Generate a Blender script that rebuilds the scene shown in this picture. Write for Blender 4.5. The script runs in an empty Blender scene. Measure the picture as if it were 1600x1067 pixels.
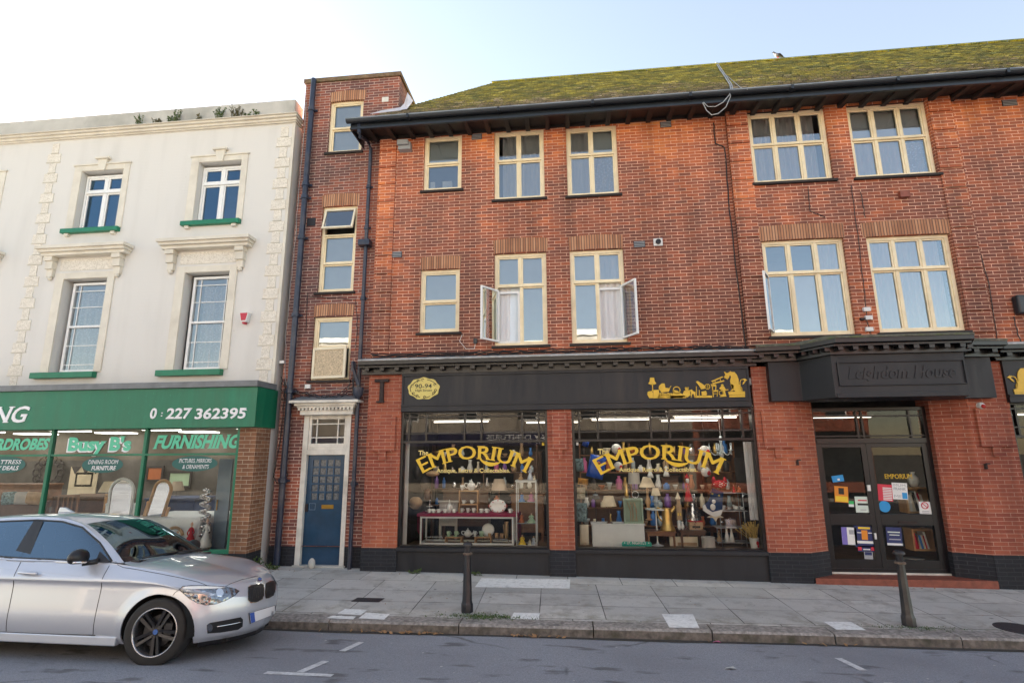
import bpy, bmesh, math, random
from mathutils import Vector, Matrix
from mathutils.bvhtree import BVHTree
R = math.radians
random.seed(7)
S = bpy.context.scene
C = S.collection
# ---------------------------------------------------------------- camera
CAMZ = 2.1
FPX = 840.0
RT = Vector((0.99402306, 0.10896124, -0.00675325))
UP = Vector((0.02878246, -0.20189851, 0.97898343))
FW = Vector((-0.10530778, 0.97332648, 0.20382795))
cam = bpy.data.cameras.new('camera')
cam.sensor_width = 36; cam.lens = FPX / 1600 * 36; cam.clip_start = .05; cam.clip_end = 2000
co = bpy.data.objects.new('camera', cam); C.objects.link(co); S.camera = co
mw = Matrix((RT, UP, -FW)).transposed().to_4x4(); mw.translation = (0, 0, CAMZ); co.matrix_world = mw
# ---------------------------------------------------------------- sky, sun, exposure
SUN_EL, SUN_AZ = R(21), R(-52)          # the sun stands behind the row of buildings, towards the left
world = bpy.data.worlds.new('World'); S.world = world; world.use_nodes = True
wn, wl = world.node_tree.nodes, world.node_tree.links
sky = wn.new('ShaderNodeTexSky'); sky.sky_type = 'NISHITA'; sky.sun_disc = False
sky.sun_elevation = SUN_EL; sky.sun_rotation = SUN_AZ; sky.air_density = 1.0; sky.dust_density = 0.35; sky.ozone_density = 1.0
tint = wn.new('ShaderNodeMix'); tint.data_type = 'RGBA'; tint.blend_type = 'MULTIPLY'; tint.inputs[0].default_value = 1
tint.inputs[7].default_value = (0.315, 0.272, 0.235, 1)
veil = wn.new('ShaderNodeMix'); veil.data_type = 'RGBA'; veil.blend_type = 'ADD'; veil.inputs[0].default_value = 1
veil.inputs[7].default_value = (0.172, 0.166, 0.169, 1)        # thin even high cloud over the blue
wl.new(sky.outputs[0], tint.inputs[6]); wl.new(tint.outputs[2], veil.inputs[6]); wl.new(veil.outputs[2], wn['Background'].inputs[0])
wn['Background'].inputs[1].default_value = 0.15
sun = bpy.data.lights.new('sun', 'SUN'); sun.energy = 5.0; sun.angle = R(.5); sun.color = (1, .89, .75)
so = bpy.data.objects.new('sun', sun); C.objects.link(so)
sd = Vector((math.sin(SUN_AZ) * math.cos(SUN_EL), math.cos(SUN_AZ) * math.cos(SUN_EL), math.sin(SUN_EL)))
so.rotation_euler = sd.to_track_quat('Z', 'Y').to_euler(); so.location = (0, 0, 30)
S.view_settings.view_transform = 'Standard'; S.view_settings.look = 'None'
S.view_settings.exposure = 3.15; S.view_settings.gamma = 1
S.cycles.max_bounces = 8; S.cycles.transparent_max_bounces = 16; S.cycles.use_denoising = True
S.cycles.sample_clamp_indirect = 6; S.cycles.caustics_reflective = False; S.cycles.caustics_refractive = False
# ---------------------------------------------------------------- helpers
def ray(px, py): return (px - 800) * RT - (py - 533.5) * UP + FPX * FW
def P(px, py, Y):                       # photo point -> (X, Z) on the upright plane y = Y
    d = ray(px, py); k = Y / d.y
    return d.x * k, d.z * k + CAMZ
def G(px, py, z):                       # photo point -> (X, Y) on the level z
    d = ray(px, py); k = (z - CAMZ) / d.z
    return d.x * k, d.y * k
def rect(L, Rr, T, B, Y):               # mid-edges of an upright rectangle -> x0, x1, z0, z1
    my = (T + B) / 2; mx = (L + Rr) / 2
    return P(L, my, Y)[0], P(Rr, my, Y)[0], P(mx, B, Y)[1], P(mx, T, Y)[1]

class MB:
    def __init__(s): s.v = []; s.f = []; s.m = []
    def add(s, vs, fs, mi=0):
        n = len(s.v); s.v += [tuple(v) for v in vs]
        for f in fs: s.f.append(tuple(i + n for i in f)); s.m.append(mi)
        return s
    def box(s, x0, x1, y0, y1, z0, z1, mi=0):
        if x0 > x1: x0, x1 = x1, x0
        if y0 > y1: y0, y1 = y1, y0
        if z0 > z1: z0, z1 = z1, z0
        return s.add([(x0,y0,z0),(x1,y0,z0),(x1,y1,z0),(x0,y1,z0),(x0,y0,z1),(x1,y0,z1),(x1,y1,z1),(x0,y1,z1)],
                     [(0,3,2,1),(4,5,6,7),(0,1,5,4),(1,2,6,5),(2,3,7,6),(3,0,4,7)], mi)
    def quad(s, a, b, c, d, mi=0): return s.add([a, b, c, d], [(0, 1, 2, 3)], mi)
    def prism(s, poly, y0, y1, mi=0):   # poly in x,z, front at y0; counter-clockwise seen from -y
        a = sum(poly[i][0]*poly[(i+1) % len(poly)][1] - poly[(i+1) % len(poly)][0]*poly[i][1] for i in range(len(poly)))
        if a < 0: poly = poly[::-1]
        n = len(poly)
        vs = [(x, y0, z) for x, z in poly] + [(x, y1, z) for x, z in poly]
        fs = [tuple(range(n)), tuple(range(2*n-1, n-1, -1))] + [(i, i+n, (i+1) % n + n, (i+1) % n) for i in range(n)]
        return s.add(vs, fs, mi)
    def slab(s, poly, z0, z1, mi=0):    # poly in x,y
        a = sum(poly[i][0]*poly[(i+1) % len(poly)][1] - poly[(i+1) % len(poly)][0]*poly[i][1] for i in range(len(poly)))
        if a < 0: poly = poly[::-1]
        n = len(poly)
        vs = [(x, y, z0) for x, y in poly] + [(x, y, z1) for x, y in poly]
        fs = [tuple(range(n-1, -1, -1)), tuple(range(n, 2*n))] + [(i, (i+1) % n, (i+1) % n + n, i+n) for i in range(n)]
        return s.add(vs, fs, mi)
    def tube(s, pts, r, n=8, mi=0, cap=True):
        pts = [Vector(p) for p in pts]; rings = []
        rr = r if isinstance(r, (list, tuple)) else [r] * len(pts)
        prev = None
        for i, p in enumerate(pts):
            d = (pts[min(i+1, len(pts)-1)] - pts[max(i-1, 0)])
            d = d.normalized() if d.length > 1e-9 else Vector((0, 0, 1))
            if prev is None:
                a = Vector((0, 0, 1)) if abs(d.z) < .9 else Vector((1, 0, 0))
                u = d.cross(a).normalized()
            else:
                u = (prev - d * prev.dot(d)); u = u.normalized() if u.length > 1e-6 else d.orthogonal().normalized()
            prev = u; w = d.cross(u)
            rings.append([p + (u * math.cos(2*math.pi*k/n) + w * math.sin(2*math.pi*k/n)) * rr[i] for k in range(n)])
        vs = [v for q in rings for v in q]; fs = []
        for i in range(len(pts)-1):
            for k in range(n): fs.append((i*n+k, i*n+(k+1) % n, (i+1)*n+(k+1) % n, (i+1)*n+k))
        if cap: fs.append(tuple(range(n-1, -1, -1))); fs.append(tuple((len(pts)-1)*n+k for k in range(n)))
        return s.add(vs, fs, mi)
    def lathe(s, prof, c=(0,0,0), n=16, mi=0, axis='z', sx=1, sy=1, cap=True):
        vs = []; fs = []
        for r, h in prof:
            for k in range(n):
                a = 2*math.pi*k/n; x, y = r*math.cos(a)*sx, r*math.sin(a)*sy
                if axis == 'z': vs.append((c[0]+x, c[1]+y, c[2]+h))
                elif axis == 'y': vs.append((c[0]+x, c[1]+h, c[2]-y))
                else: vs.append((c[0]+h, c[1]+x, c[2]+y))
        for i in range(len(prof)-1):
            for k in range(n): fs.append((i*n+k, i*n+(k+1) % n, (i+1)*n+(k+1) % n, (i+1)*n+k))
        if cap and prof[0][0] > 1e-5: fs.append(tuple(range(n-1, -1, -1)))
        if cap and prof[-1][0] > 1e-5: fs.append(tuple((len(prof)-1)*n+k for k in range(n)))
        return s.add(vs, fs, mi)
    def ball(s, c, r, n=12, mi=0):
        if not isinstance(r, (list, tuple)): r = (r, r, r)
        m = n // 2
        prof = [(math.sin(math.pi*i/m), -math.cos(math.pi*i/m)) for i in range(m+1)]
        k0 = len(s.v); s.lathe([(max(p, 1e-6), h) for p, h in prof], (0,0,0), n, mi)
        for i in range(k0, len(s.v)):
            x, y, z = s.v[i]; s.v[i] = (c[0]+x*r[0], c[1]+y*r[1], c[2]+z*r[2])
        return s
    def xf(s, M, k0=0):
        for i in range(k0, len(s.v)): s.v[i] = tuple(M @ Vector(s.v[i]))
        return s
    def build(s, name, mats, parent=None, smooth=False, bevel=0, label=None):
        me = bpy.data.meshes.new(name); me.from_pydata(s.v, [], s.f); me.update()
        if not isinstance(mats, (list, tuple)): mats = [mats]
        for m in mats: me.materials.append(m)
        if len(mats) > 1: me.polygons.foreach_set('material_index', s.m)
        if smooth:
            me.polygons.foreach_set('use_smooth', [True] * len(me.polygons))
            if smooth != 'all': me.set_sharp_from_angle(angle=R(40))
        o = bpy.data.objects.new(name, me); C.objects.link(o)
        if parent is not None: put(o, parent)
        if bevel:
            b = o.modifiers.new('bevel', 'BEVEL'); b.width = bevel; b.segments = 2; b.limit_method = 'ANGLE'; b.angle_limit = R(40)
        if label: o['label'] = label
        return o
def put(o, parent):
    o.parent = parent
    if parent.type == 'EMPTY': o.matrix_parent_inverse = Matrix.Translation(parent.location).inverted()
def thing(name, label, cat, loc=(0,0,0), group=None):
    o = bpy.data.objects.new(name, None); C.objects.link(o); o.location = loc; o.empty_display_size = .1
    o['label'] = label; o['category'] = cat
    if group: o['group'] = group
    return o
def tag(o, label, cat, group=None):
    o['label'] = label; o['category'] = cat
    if group: o['group'] = group
    return o
def struct(o, kind='structure'): o['kind'] = kind; return o
def copy_tree(o, parent=None):
    c = o.copy(); C.objects.link(c)
    if parent: c.parent = parent
    for ch in o.children: copy_tree(ch, c)
    return c
# ---------------------------------------------------------------- materials
def lin(*c):                            # sRGB 0-255 -> linear
    return tuple((x/255/12.92 if x < 10.3 else ((x/255+.055)/1.055)**2.4) for x in c)
class NT:
    def __init__(s, name):
        s.m = bpy.data.materials.new(name); s.m.use_nodes = True; s.t = s.m.node_tree
        s.b = s.t.nodes['Principled BSDF']; s.out = s.t.nodes['Material Output']
    def n(s, typ, **kw):
        o = s.t.nodes.new('ShaderNode' + typ)
        for k, v in kw.items():
            if k.startswith('i_'): o.inputs[int(k[2:]) if k[2:].isdigit() else k[2:].replace('_', ' ')].default_value = v
            else: setattr(o, k, v)
        return o
    def l(s, a, b): s.t.links.new(a, b)
    def pos(s): return s.n('NewGeometry').outputs['Position']
    def noise(s, scale, detail=4, vec=None, rough=.55):
        o = s.n('TexNoise', i_Scale=scale, i_Detail=detail, i_Roughness=rough)
        s.l(vec if vec is not None else s.pos(), o.inputs['Vector']); return o.outputs[0]
    def ramp(s, fac, stops, interp='LINEAR'):
        r = s.n('ValToRGB'); r.color_ramp.interpolation = interp; e = r.color_ramp.elements
        while len(e) < len(stops): e.new(.5)
        for q, (p, c) in zip(e, stops):
            q.position = p; q.color = (c, c, c, 1) if isinstance(c, (int, float)) else (*c[:3], 1)
        s.l(fac, r.inputs[0]); return r.outputs[0]
    def math(s, op, a, b=None, c=None):
        o = s.n('Math', operation=op)
        for i, x in enumerate((a, b, c)):
            if x is None: continue
            if isinstance(x, (int, float)): o.inputs[i].default_value = x
            else: s.l(x, o.inputs[i])
        return o.outputs[0]
    def mix(s, fac, a, b, blend='MIX'):
        o = s.n('Mix', data_type='RGBA', blend_type=blend)
        for i, x in ((0, fac), (6, a), (7, b)):
            if isinstance(x, (int, float)): o.inputs[i].default_value = x if i == 0 else (x, x, x, 1)
            elif isinstance(x, tuple): o.inputs[i].default_value = (*x[:3], 1)
            else: s.l(x, o.inputs[i])
        return o.outputs[2]
    def bump(s, h, strength=.3, dist=.01):
        o = s.n('Bump', i_Strength=strength, i_Distance=dist); s.l(h, o.inputs['Height']); s.l(o.outputs[0], s.b.inputs['Normal'])
    def set(s, **kw):
        for k, v in kw.items():
            i = s.b.inputs[k.replace('_', ' ')]
            if isinstance(v, tuple): i.default_value = (*v[:3], 1)
            elif isinstance(v, (int, float)): i.default_value = v
            else: s.l(v, i)
        return s
def pm(name, col, rough=.5, metal=0, var=.15, scale=6, bump=0, coat=0, dirt=None, bscale=None):
    k = NT(name); k.set(Roughness=rough, Metallic=metal)
    if coat: k.set(Coat_Weight=coat, Coat_Roughness=.05)
    if var or dirt:
        n = k.noise(scale); c = k.mix(1, col, k.ramp(n, [(.3, 1-var), (.7, 1+var*.6)]), 'MULTIPLY')
        if dirt: c = k.mix(k.ramp(k.noise(scale*.35, 6), [(.5, 0), (.72, dirt[1])]), c, dirt[0])
        k.set(Base_Color=c)
    else: k.set(Base_Color=col)
    if bump: k.bump(k.noise(bscale or scale*6, 3), bump, .004)
    return k.m
def emit(name, col, st):
    k = NT(name); k.set(Base_Color=col, Emission_Color=col, Emission_Strength=st); return k.m
def brick(name, stops, mortar, bw=.225, rh=.0645, ms=.0055, soot=None, top=None, mvar=.25, streak=True):
    k = NT(name); g = k.n('NewGeometry'); sp = k.n('SeparateXYZ'); k.l(g.outputs['Position'], sp.inputs[0])
    sn = k.n('SeparateXYZ'); k.l(g.outputs['True Normal'], sn.inputs[0])
    side = k.math('GREATER_THAN', k.math('ABSOLUTE', sn.outputs[0]), .75)
    u = k.math('ADD', k.math('MULTIPLY', sp.outputs[0], k.math('SUBTRACT', 1, side)), k.math('MULTIPLY', sp.outputs[1], side))
    cv = k.n('CombineXYZ'); k.l(u, cv.inputs[0]); k.l(sp.outputs[2], cv.inputs[1])
    b = k.n('TexBrick', i_Scale=1.0, i_Mortar_Size=ms, i_Mortar_Smooth=.25, i_Brick_Width=bw, i_Row_Height=rh)
    b.inputs['Color1'].default_value = (0, 0, 0, 1); b.inputs['Color2'].default_value = (1, 1, 1, 1); b.inputs['Mortar'].default_value = (.5, .5, .5, 1)
    k.l(cv.outputs[0], b.inputs['Vector'])
    big = k.noise(.62, 5); fine = k.noise(60, 3)
    val = k.math('ADD', k.math('MULTIPLY', b.outputs['Color'], .30), k.math('ADD', .155, k.math('MULTIPLY', k.math('SUBTRACT', big, .5), 1.15)))
    val = k.math('ADD', val, k.math('MULTIPLY', k.math('SUBTRACT', fine, .5), .35))
    if top:                              # cleaner, sheltered bricks near the eaves, with bounced light put into their orange
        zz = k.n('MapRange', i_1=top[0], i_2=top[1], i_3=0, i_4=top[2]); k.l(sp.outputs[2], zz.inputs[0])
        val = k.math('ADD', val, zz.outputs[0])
    col = k.ramp(val, stops)
    mc = k.mix(k.ramp(k.noise(3.0, 4), [(.35, 0), (.65, 1)]), tuple(c*(1-mvar) for c in mortar), tuple(c*(1+mvar*.5) for c in mortar))
    c = k.mix(b.outputs['Fac'], col, mc)
    if streak:
        sn_ = k.n('TexNoise', i_Scale=1.0, i_Detail=5.0, i_Roughness=.6); mp = k.n('Mapping'); mp.inputs['Scale'].default_value = (2.6, 2.6, .20); k.l(g.outputs['Position'], mp.inputs[0]); k.l(mp.outputs[0], sn_.inputs['Vector'])
        c = k.mix(1, c, k.ramp(sn_.outputs[0], [(.30, 1.22), (.5, 1.0), (.72, .62)]), 'MULTIPLY')
    if soot: c = k.mix(k.ramp(k.noise(.55, 6, rough=.65), [(.5, 0), (.75, soot)]), c, (.05, .035, .03))
    k.set(Base_Color=c, Roughness=.85)
    h = k.math('ADD', k.math('MULTIPLY', b.outputs['Fac'], -1), k.math('MULTIPLY', fine, .5)); k.bump(h, .5, .006)
    return k.m
M = {}
RED = [(.0, (.125, .048, .036)), (.30, (.20, .064, .040)), (.48, (.31, .086, .042)), (.66, (.47, .124, .046)), (.88, (.66, .20, .055)), (1, (.72, .28, .08))]
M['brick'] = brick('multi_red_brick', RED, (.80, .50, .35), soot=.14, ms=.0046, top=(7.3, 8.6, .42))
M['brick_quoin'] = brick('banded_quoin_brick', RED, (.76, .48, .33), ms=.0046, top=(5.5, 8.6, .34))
M['brick_pier'] = brick('orange_red_brick', [(.0, (.20, .045, .028)), (.35, (.31, .082, .045)), (.6, (.40, .112, .052)), (.9, (.48, .16, .068)), (1, (.58, .26, .11))], (.46, .28, .20), ms=.004)
M['brick_tower'] = brick('sooty_red_brick', [(.0, (.09, .045, .044)), (.28, (.16, .058, .048)), (.48, (.30, .088, .052)), (.8, (.43, .125, .06)), (1, (.52, .18, .08))], (.55, .42, .34), soot=.30)
M['brick_black'] = brick('black_painted_brick', [(0, (.010, .011, .014)), (.5, (.016, .017, .022)), (1, (.032, .032, .038))], (.035, .036, .042))
M['brick_brown'] = brick('brown_brick', [(0, (.13, .055, .03)), (.35, (.24, .11, .055)), (.6, (.33, .15, .075)), (1, (.42, .21, .11))], (.42, .33, .24), rh=.072)
def soldier():
    k = NT('soldier_course'); sp = k.n('SeparateXYZ'); k.l(k.pos(), sp.inputs[0])
    w = k.math('FRACT', k.math('MULTIPLY', sp.outputs[0], 1/.05)); gap = k.ramp(w, [(0, 1), (.1, 1), (.2, 0), (.85, 0), (.95, 1)])
    vn = k.n('TexWhiteNoise', noise_dimensions='1D'); k.l(k.math('FLOOR', k.math('MULTIPLY', sp.outputs[0], 1/.05)), vn.inputs['W'])
    col = k.ramp(k.math('ADD', k.math('MULTIPLY', vn.outputs[0], .6), k.math('MULTIPLY', k.noise(5), .5)), [(.2, (.30, .13, .068)), (.6, (.46, .22, .115)), (.95, (.55, .31, .18))])
    k.set(Base_Color=k.mix(gap, col, (.10, .06, .045)), Roughness=.85); k.bump(k.math('MULTIPLY', gap, -1), .6, .008); return k.m
M['soldier'] = soldier()
M['cream'] = pm('cream_timber_paint', (.86, .74, .50), .45, var=.10, scale=5, dirt=((.40, .28, .15), .3))
M['creamw'] = pm('pale_cream_metal_paint', (.78, .70, .52), .45, var=.10, dirt=((.4, .3, .2), .25))
M['white'] = pm('white_paint', (.80, .80, .78), .4, var=.05)
M['whiteworn'] = pm('worn_white_paint', (.70, .67, .60), .55, var=.12, dirt=((.22, .19, .16), .5))
def glass(name, ior, tint=(1, 1, 1), rough=.0, wav=.0, gcol=(1, 1, 1)):
    k = NT(name); tr = k.n('BsdfTransparent'); tr.inputs[0].default_value = (*tint, 1)
    gl = k.n('BsdfGlossy', i_Roughness=rough); gl.inputs[0].default_value = (*gcol, 1)
    fr = k.n('Fresnel', i_IOR=ior); mx = k.n('MixShader')
    if wav:
        b = k.n('Bump', i_Strength=wav, i_Distance=.02); k.l(k.noise(1.6, 2), b.inputs['Height'])
        k.l(b.outputs[0], gl.inputs['Normal'])
    k.l(fr.outputs[0], mx.inputs[0]); k.l(tr.outputs[0], mx.inputs[1]); k.l(gl.outputs[0], mx.inputs[2]); k.l(mx.outputs[0], k.out.inputs[0]); return k.m
M['glass'] = glass('window_glass', 3.0, (.97, .98, .99), wav=.05, gcol=(.84, .93, 1)); M['glass_skyblue'] = glass('sky_blue_reflection_glass', 2.5, (.8, .85, .9), wav=.05, gcol=(.38, .68, 1))  # blue of the reflected sky put into the gloss colours, strongest in the second
M['shopglass'] = glass('shop_glass', 1.4, (.93, .95, .94), wav=.02)
M['frost'] = pm('frosted_glass', (.55, .42, .26), .12, var=.5, scale=40)
M['carglass'] = glass('car_glass', 2.8, (.30, .34, .35), gcol=(.58, .80, 1))
def stucco():
    k = NT('cream_white_stucco'); g = k.pos(); sp = k.n('SeparateXYZ'); k.l(g, sp.inputs[0]); cv = k.n('CombineXYZ'); k.l(sp.outputs[0], cv.inputs[0]); k.l(sp.outputs[2], cv.inputs[1])
    b = k.n('TexBrick', i_Scale=1.0, i_Mortar_Size=.005, i_Mortar_Smooth=.6, i_Brick_Width=.225, i_Row_Height=.075); k.l(cv.outputs[0], b.inputs['Vector'])
    st = k.n('TexNoise', i_Scale=1.0, i_Detail=6.0); mp = k.n('Mapping'); mp.inputs['Scale'].default_value = (2.2, 2, .35); k.l(g, mp.inputs[0]); k.l(mp.outputs[0], st.inputs['Vector'])
    c = k.mix(k.ramp(st.outputs[0], [(.48, 0), (.75, .5)]), (.655, .635, .595), (.53, .51, .47))
    c = k.mix(k.ramp(k.noise(7, 6), [(.70, 0), (.76, .4)]), c, (.5, .48, .45))
    k.set(Base_Color=c, Roughness=.8); k.bump(k.math('ADD', k.math('MULTIPLY', b.outputs['Fac'], -.5), k.math('MULTIPLY', k.noise(25, 4), .5)), .28, .006); return k.m
M['stucco'] = stucco()
M['trim'] = pm('cream_white_trim', (.68, .635, .54), .65, var=.08, scale=4, dirt=((.35, .29, .22), .35))
def vermic():
    k = NT('vermiculated_stucco'); n = k.n('TexNoise', i_Scale=26.0, i_Detail=2.0, i_Distortion=1.5); k.l(k.pos(), n.inputs['Vector'])
    r = k.ramp(n.outputs[0], [(.44, 0), (.52, 1)]); k.set(Base_Color=k.mix(r, (.64, .59, .50), (.78, .73, .64)), Roughness=.8); k.bump(r, .6, .008); return k.m
M['vermic'] = vermic()
M['concrete'] = pm('weathered_parapet_render', (.52, .50, .45), .85, var=.12, scale=3, dirt=((.20, .20, .17), .55), bump=.2)
def board(name, col, dust, rough):
    k = NT(name); n = k.n('TexNoise', i_Scale=1.0, i_Detail=6.0, i_Roughness=.65); mp = k.n('Mapping'); mp.inputs['Scale'].default_value = (5, 5, .7); k.l(k.pos(), mp.inputs[0]); k.l(mp.outputs[0], n.inputs['Vector'])
    f = k.math('MULTIPLY', k.ramp(n.outputs[0], [(.42, 0), (.75, 1)]), k.ramp(k.noise(1.7, 5), [(.3, .3), (.7, 1)]))
    c = k.mix(f, col, dust); c = k.mix(k.ramp(k.noise(38, 2), [(.72, 0), (.76, .7)]), c, tuple(min(1, d*2.5) for d in dust))
    k.set(Base_Color=c, Roughness=k.ramp(n.outputs[0], [(.3, rough), (.7, rough+.3)])); k.bump(k.noise(3, 4), .12, .02); return k.m
M['green'] = board('green_gloss_paint', (.003, .135, .068), (.02, .20, .11), .28)
M['greensill'] = pm('green_sill_paint', (.004, .17, .085), .4, var=.15)
M['lead'] = pm('grey_lead', (.16, .17, .18), .5, var=.25, scale=5)
M['leadl'] = pm('pale_lead_flashing', (.42, .43, .43), .5, var=.35, scale=9, dirt=((.10, .12, .05), .4))
M['moss_lead'] = pm('mossy_lead', (.12, .12, .09), .8, var=.5, scale=14, dirt=((.08, .12, .015), .9), bump=.8)
M['black'] = pm('black_gloss_paint', (.0075, .0078, .010), .33, var=.3, scale=5)
M['blackboard'] = board('charcoal_fascia_paint', (.008, .009, .013), (.028, .029, .033), .40)
M['bluepipe'] = pm('blue_black_pipe_paint', (.022, .030, .055), .35, var=.35, scale=9, dirt=((.16, .14, .13), .35))
M['gutter'] = pm('dark_gutter_paint', (.014, .018, .024), .38, var=.2)
M['timber_dark'] = pm('dark_brown_timber', (.022, .015, .012), .7, var=.3, scale=8)
M['door_blue'] = pm('scuffed_blue_paint', (.006, .045, .10), .38, var=.30, scale=4, dirt=((.05, .09, .16), .5))
M['brass'] = pm('brass', (.55, .33, .08), .28, metal=1, var=.15)
M['gold'] = pm('gold_sign_paint', (.70, .44, .035), .42, var=.10, scale=12)
M['goldtxt'] = pm('gold_window_lettering', (.78, .50, .03), .45, var=.05)
M['iron'] = pm('rusty_iron', (.035, .022, .02), .8, var=.4, scale=20)
M['tile'] = pm('red_quarry_tile', (.24, .068, .04), .6, var=.25, scale=12)
M['airbrick'] = pm('dark_air_brick', (.020, .020, .026), .7, var=.3, scale=20)
M['plastic'] = pm('white_plastic', (.70, .70, .68), .4, var=.05)
M['grey'] = pm('grey_plastic', (.30, .31, .32), .5, var=.1)
M['cable'] = pm('pale_cable', (.35, .36, .36), .5, var=.2)
M['cabled'] = pm('black_cable', (.012, .012, .013), .5, var=.2)
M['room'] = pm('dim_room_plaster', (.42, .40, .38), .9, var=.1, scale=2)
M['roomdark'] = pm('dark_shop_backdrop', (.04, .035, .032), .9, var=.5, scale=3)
M['floorw'] = pm('worn_floorboards', (.16, .10, .06), .7, var=.3, scale=5)
def curtain(name, col, pat=0):
    k = NT(name); c = col
    if pat:
        v = k.n('TexVoronoi', i_Scale=pat); k.l(k.pos(), v.inputs['Vector']); c = k.mix(k.ramp(v.outputs[0], [(.25, 1), (.4, 0)]), tuple(x*.80 for x in col), col)
    k.set(Base_Color=c, Roughness=.9)
    tl = k.n('BsdfTranslucent'); mx = k.n('MixShader', i_0=.3)
    if isinstance(c, tuple): tl.inputs[0].default_value = (*c, 1)
    else: k.l(c, tl.inputs[0])
    k.l(k.b.outputs[0], mx.inputs[1]); k.l(tl.outputs[0], mx.inputs[2]); k.l(mx.outputs[0], k.out.inputs[0]); return k.m
M['net'] = curtain('white_net_curtain', (.92, .92, .93)); M['lace'] = curtain('patterned_lace_curtain', (.90, .90, .94), 26)
M['blind'] = pm('skylit_white_blind', (.76, .86, .93), .8, var=.03)  # pale blue puts the skylight on the blinds into their colour
# ---------------------------------------------------------------- lettering
def text2d(s, size=1, bold=.0, shear=0, serif=0, arc=None, width=None, slab=.045):
    bold = 0 if 'M' in s else bold      # a fattened M folds over itself
    cu = bpy.data.curves.new('lettering', 'FONT'); cu.body = s; cu.offset = bold; cu.shear = 0; cu.resolution_u = 3; cu.fill_mode = 'FRONT'
    o = bpy.data.objects.new('lettering', cu); C.objects.link(o)
    dg = bpy.context.evaluated_depsgraph_get(); me = bpy.data.meshes.new_from_object(o.evaluated_get(dg))
    vs = [(v.co.x, v.co.y) for v in me.vertices]; fs = [tuple(p.vertices) for p in me.polygons]
    n0 = len(vs)
    if serif:
        cnt = {}
        for p in me.polygons:
            for a, b in p.edge_keys: cnt[(a, b)] = cnt.get((a, b), 0) + 1
        ys = [v[1] for v in vs]; base = 0; caps = max(ys); add = []
        for (a, b), c in cnt.items():
            if c > 1: continue
            (x0, y0), (x1, y1) = vs[a], vs[b]; w = abs(x1 - x0)
            if abs(y1 - y0) < .004 and .05 < w < .24:
                up = None
                if abs(y0 + bold) < .03 or abs(y0) < .02: up = 1
                elif y0 > .45: up = -1
                if up: add.append((min(x0, x1) - serif, max(x0, x1) + serif, y0, y0 + up*slab))
        for x0, x1, y0, y1 in add:
            n = len(vs); vs += [(x0, y0), (x1, y0), (x1, y1), (x0, y1)]; fs.append((n, n+1, n+2, n+3))
    bpy.data.objects.remove(o); bpy.data.curves.remove(cu); bpy.data.meshes.remove(me)
    xs = [v[0] for v in vs]; x0, x1 = min(xs), max(xs)
    sx = size if width is None else width / (x1 - x0)
    out = []
    for x, y in vs:
        X = (x - x0 + shear*y) ; out.append((X*sx, y*size))
    return out, fs, n0
def put_text(mb, s, x0, z0, y, height, width, mi=0, thick=.004, bold=0, shear=0, serif=0, warp=None, slab=.045):
    vs, fs, n0 = text2d(s, height/.73, bold, shear, serif, None, width, slab)
    pts = []
    for X, Z in vs:
        if warp: X, Z = warp(X, Z)
        pts.append((x0 + X, z0 + Z))
    n = len(pts)
    front = [(x, y - (.0006 + .00009*((i-n0)//4) if i >= n0 else 0), z) for i, (x, z) in enumerate(pts)]
    fl = []
    for f in fs:
        a = sum(pts[f[i]][0]*pts[f[(i+1) % len(f)]][1] - pts[f[(i+1) % len(f)]][0]*pts[f[i]][1] for i in range(len(f)))
        fl.append(f if a > 0 else f[::-1])
    mb.add(front, fl, mi)
    if thick:
        cnt = {}
        for f in fl:
            for i in range(len(f)):
                e = (f[i], f[(i+1) % len(f)]); cnt[e] = cnt.get(e, 0) + 1
        back = [(x, y + thick, z) for x, z in pts]
        mb.add(front + back, [(a, a+n, b+n, b) for (a, b) in cnt if (b, a) not in cnt], mi)
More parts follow.
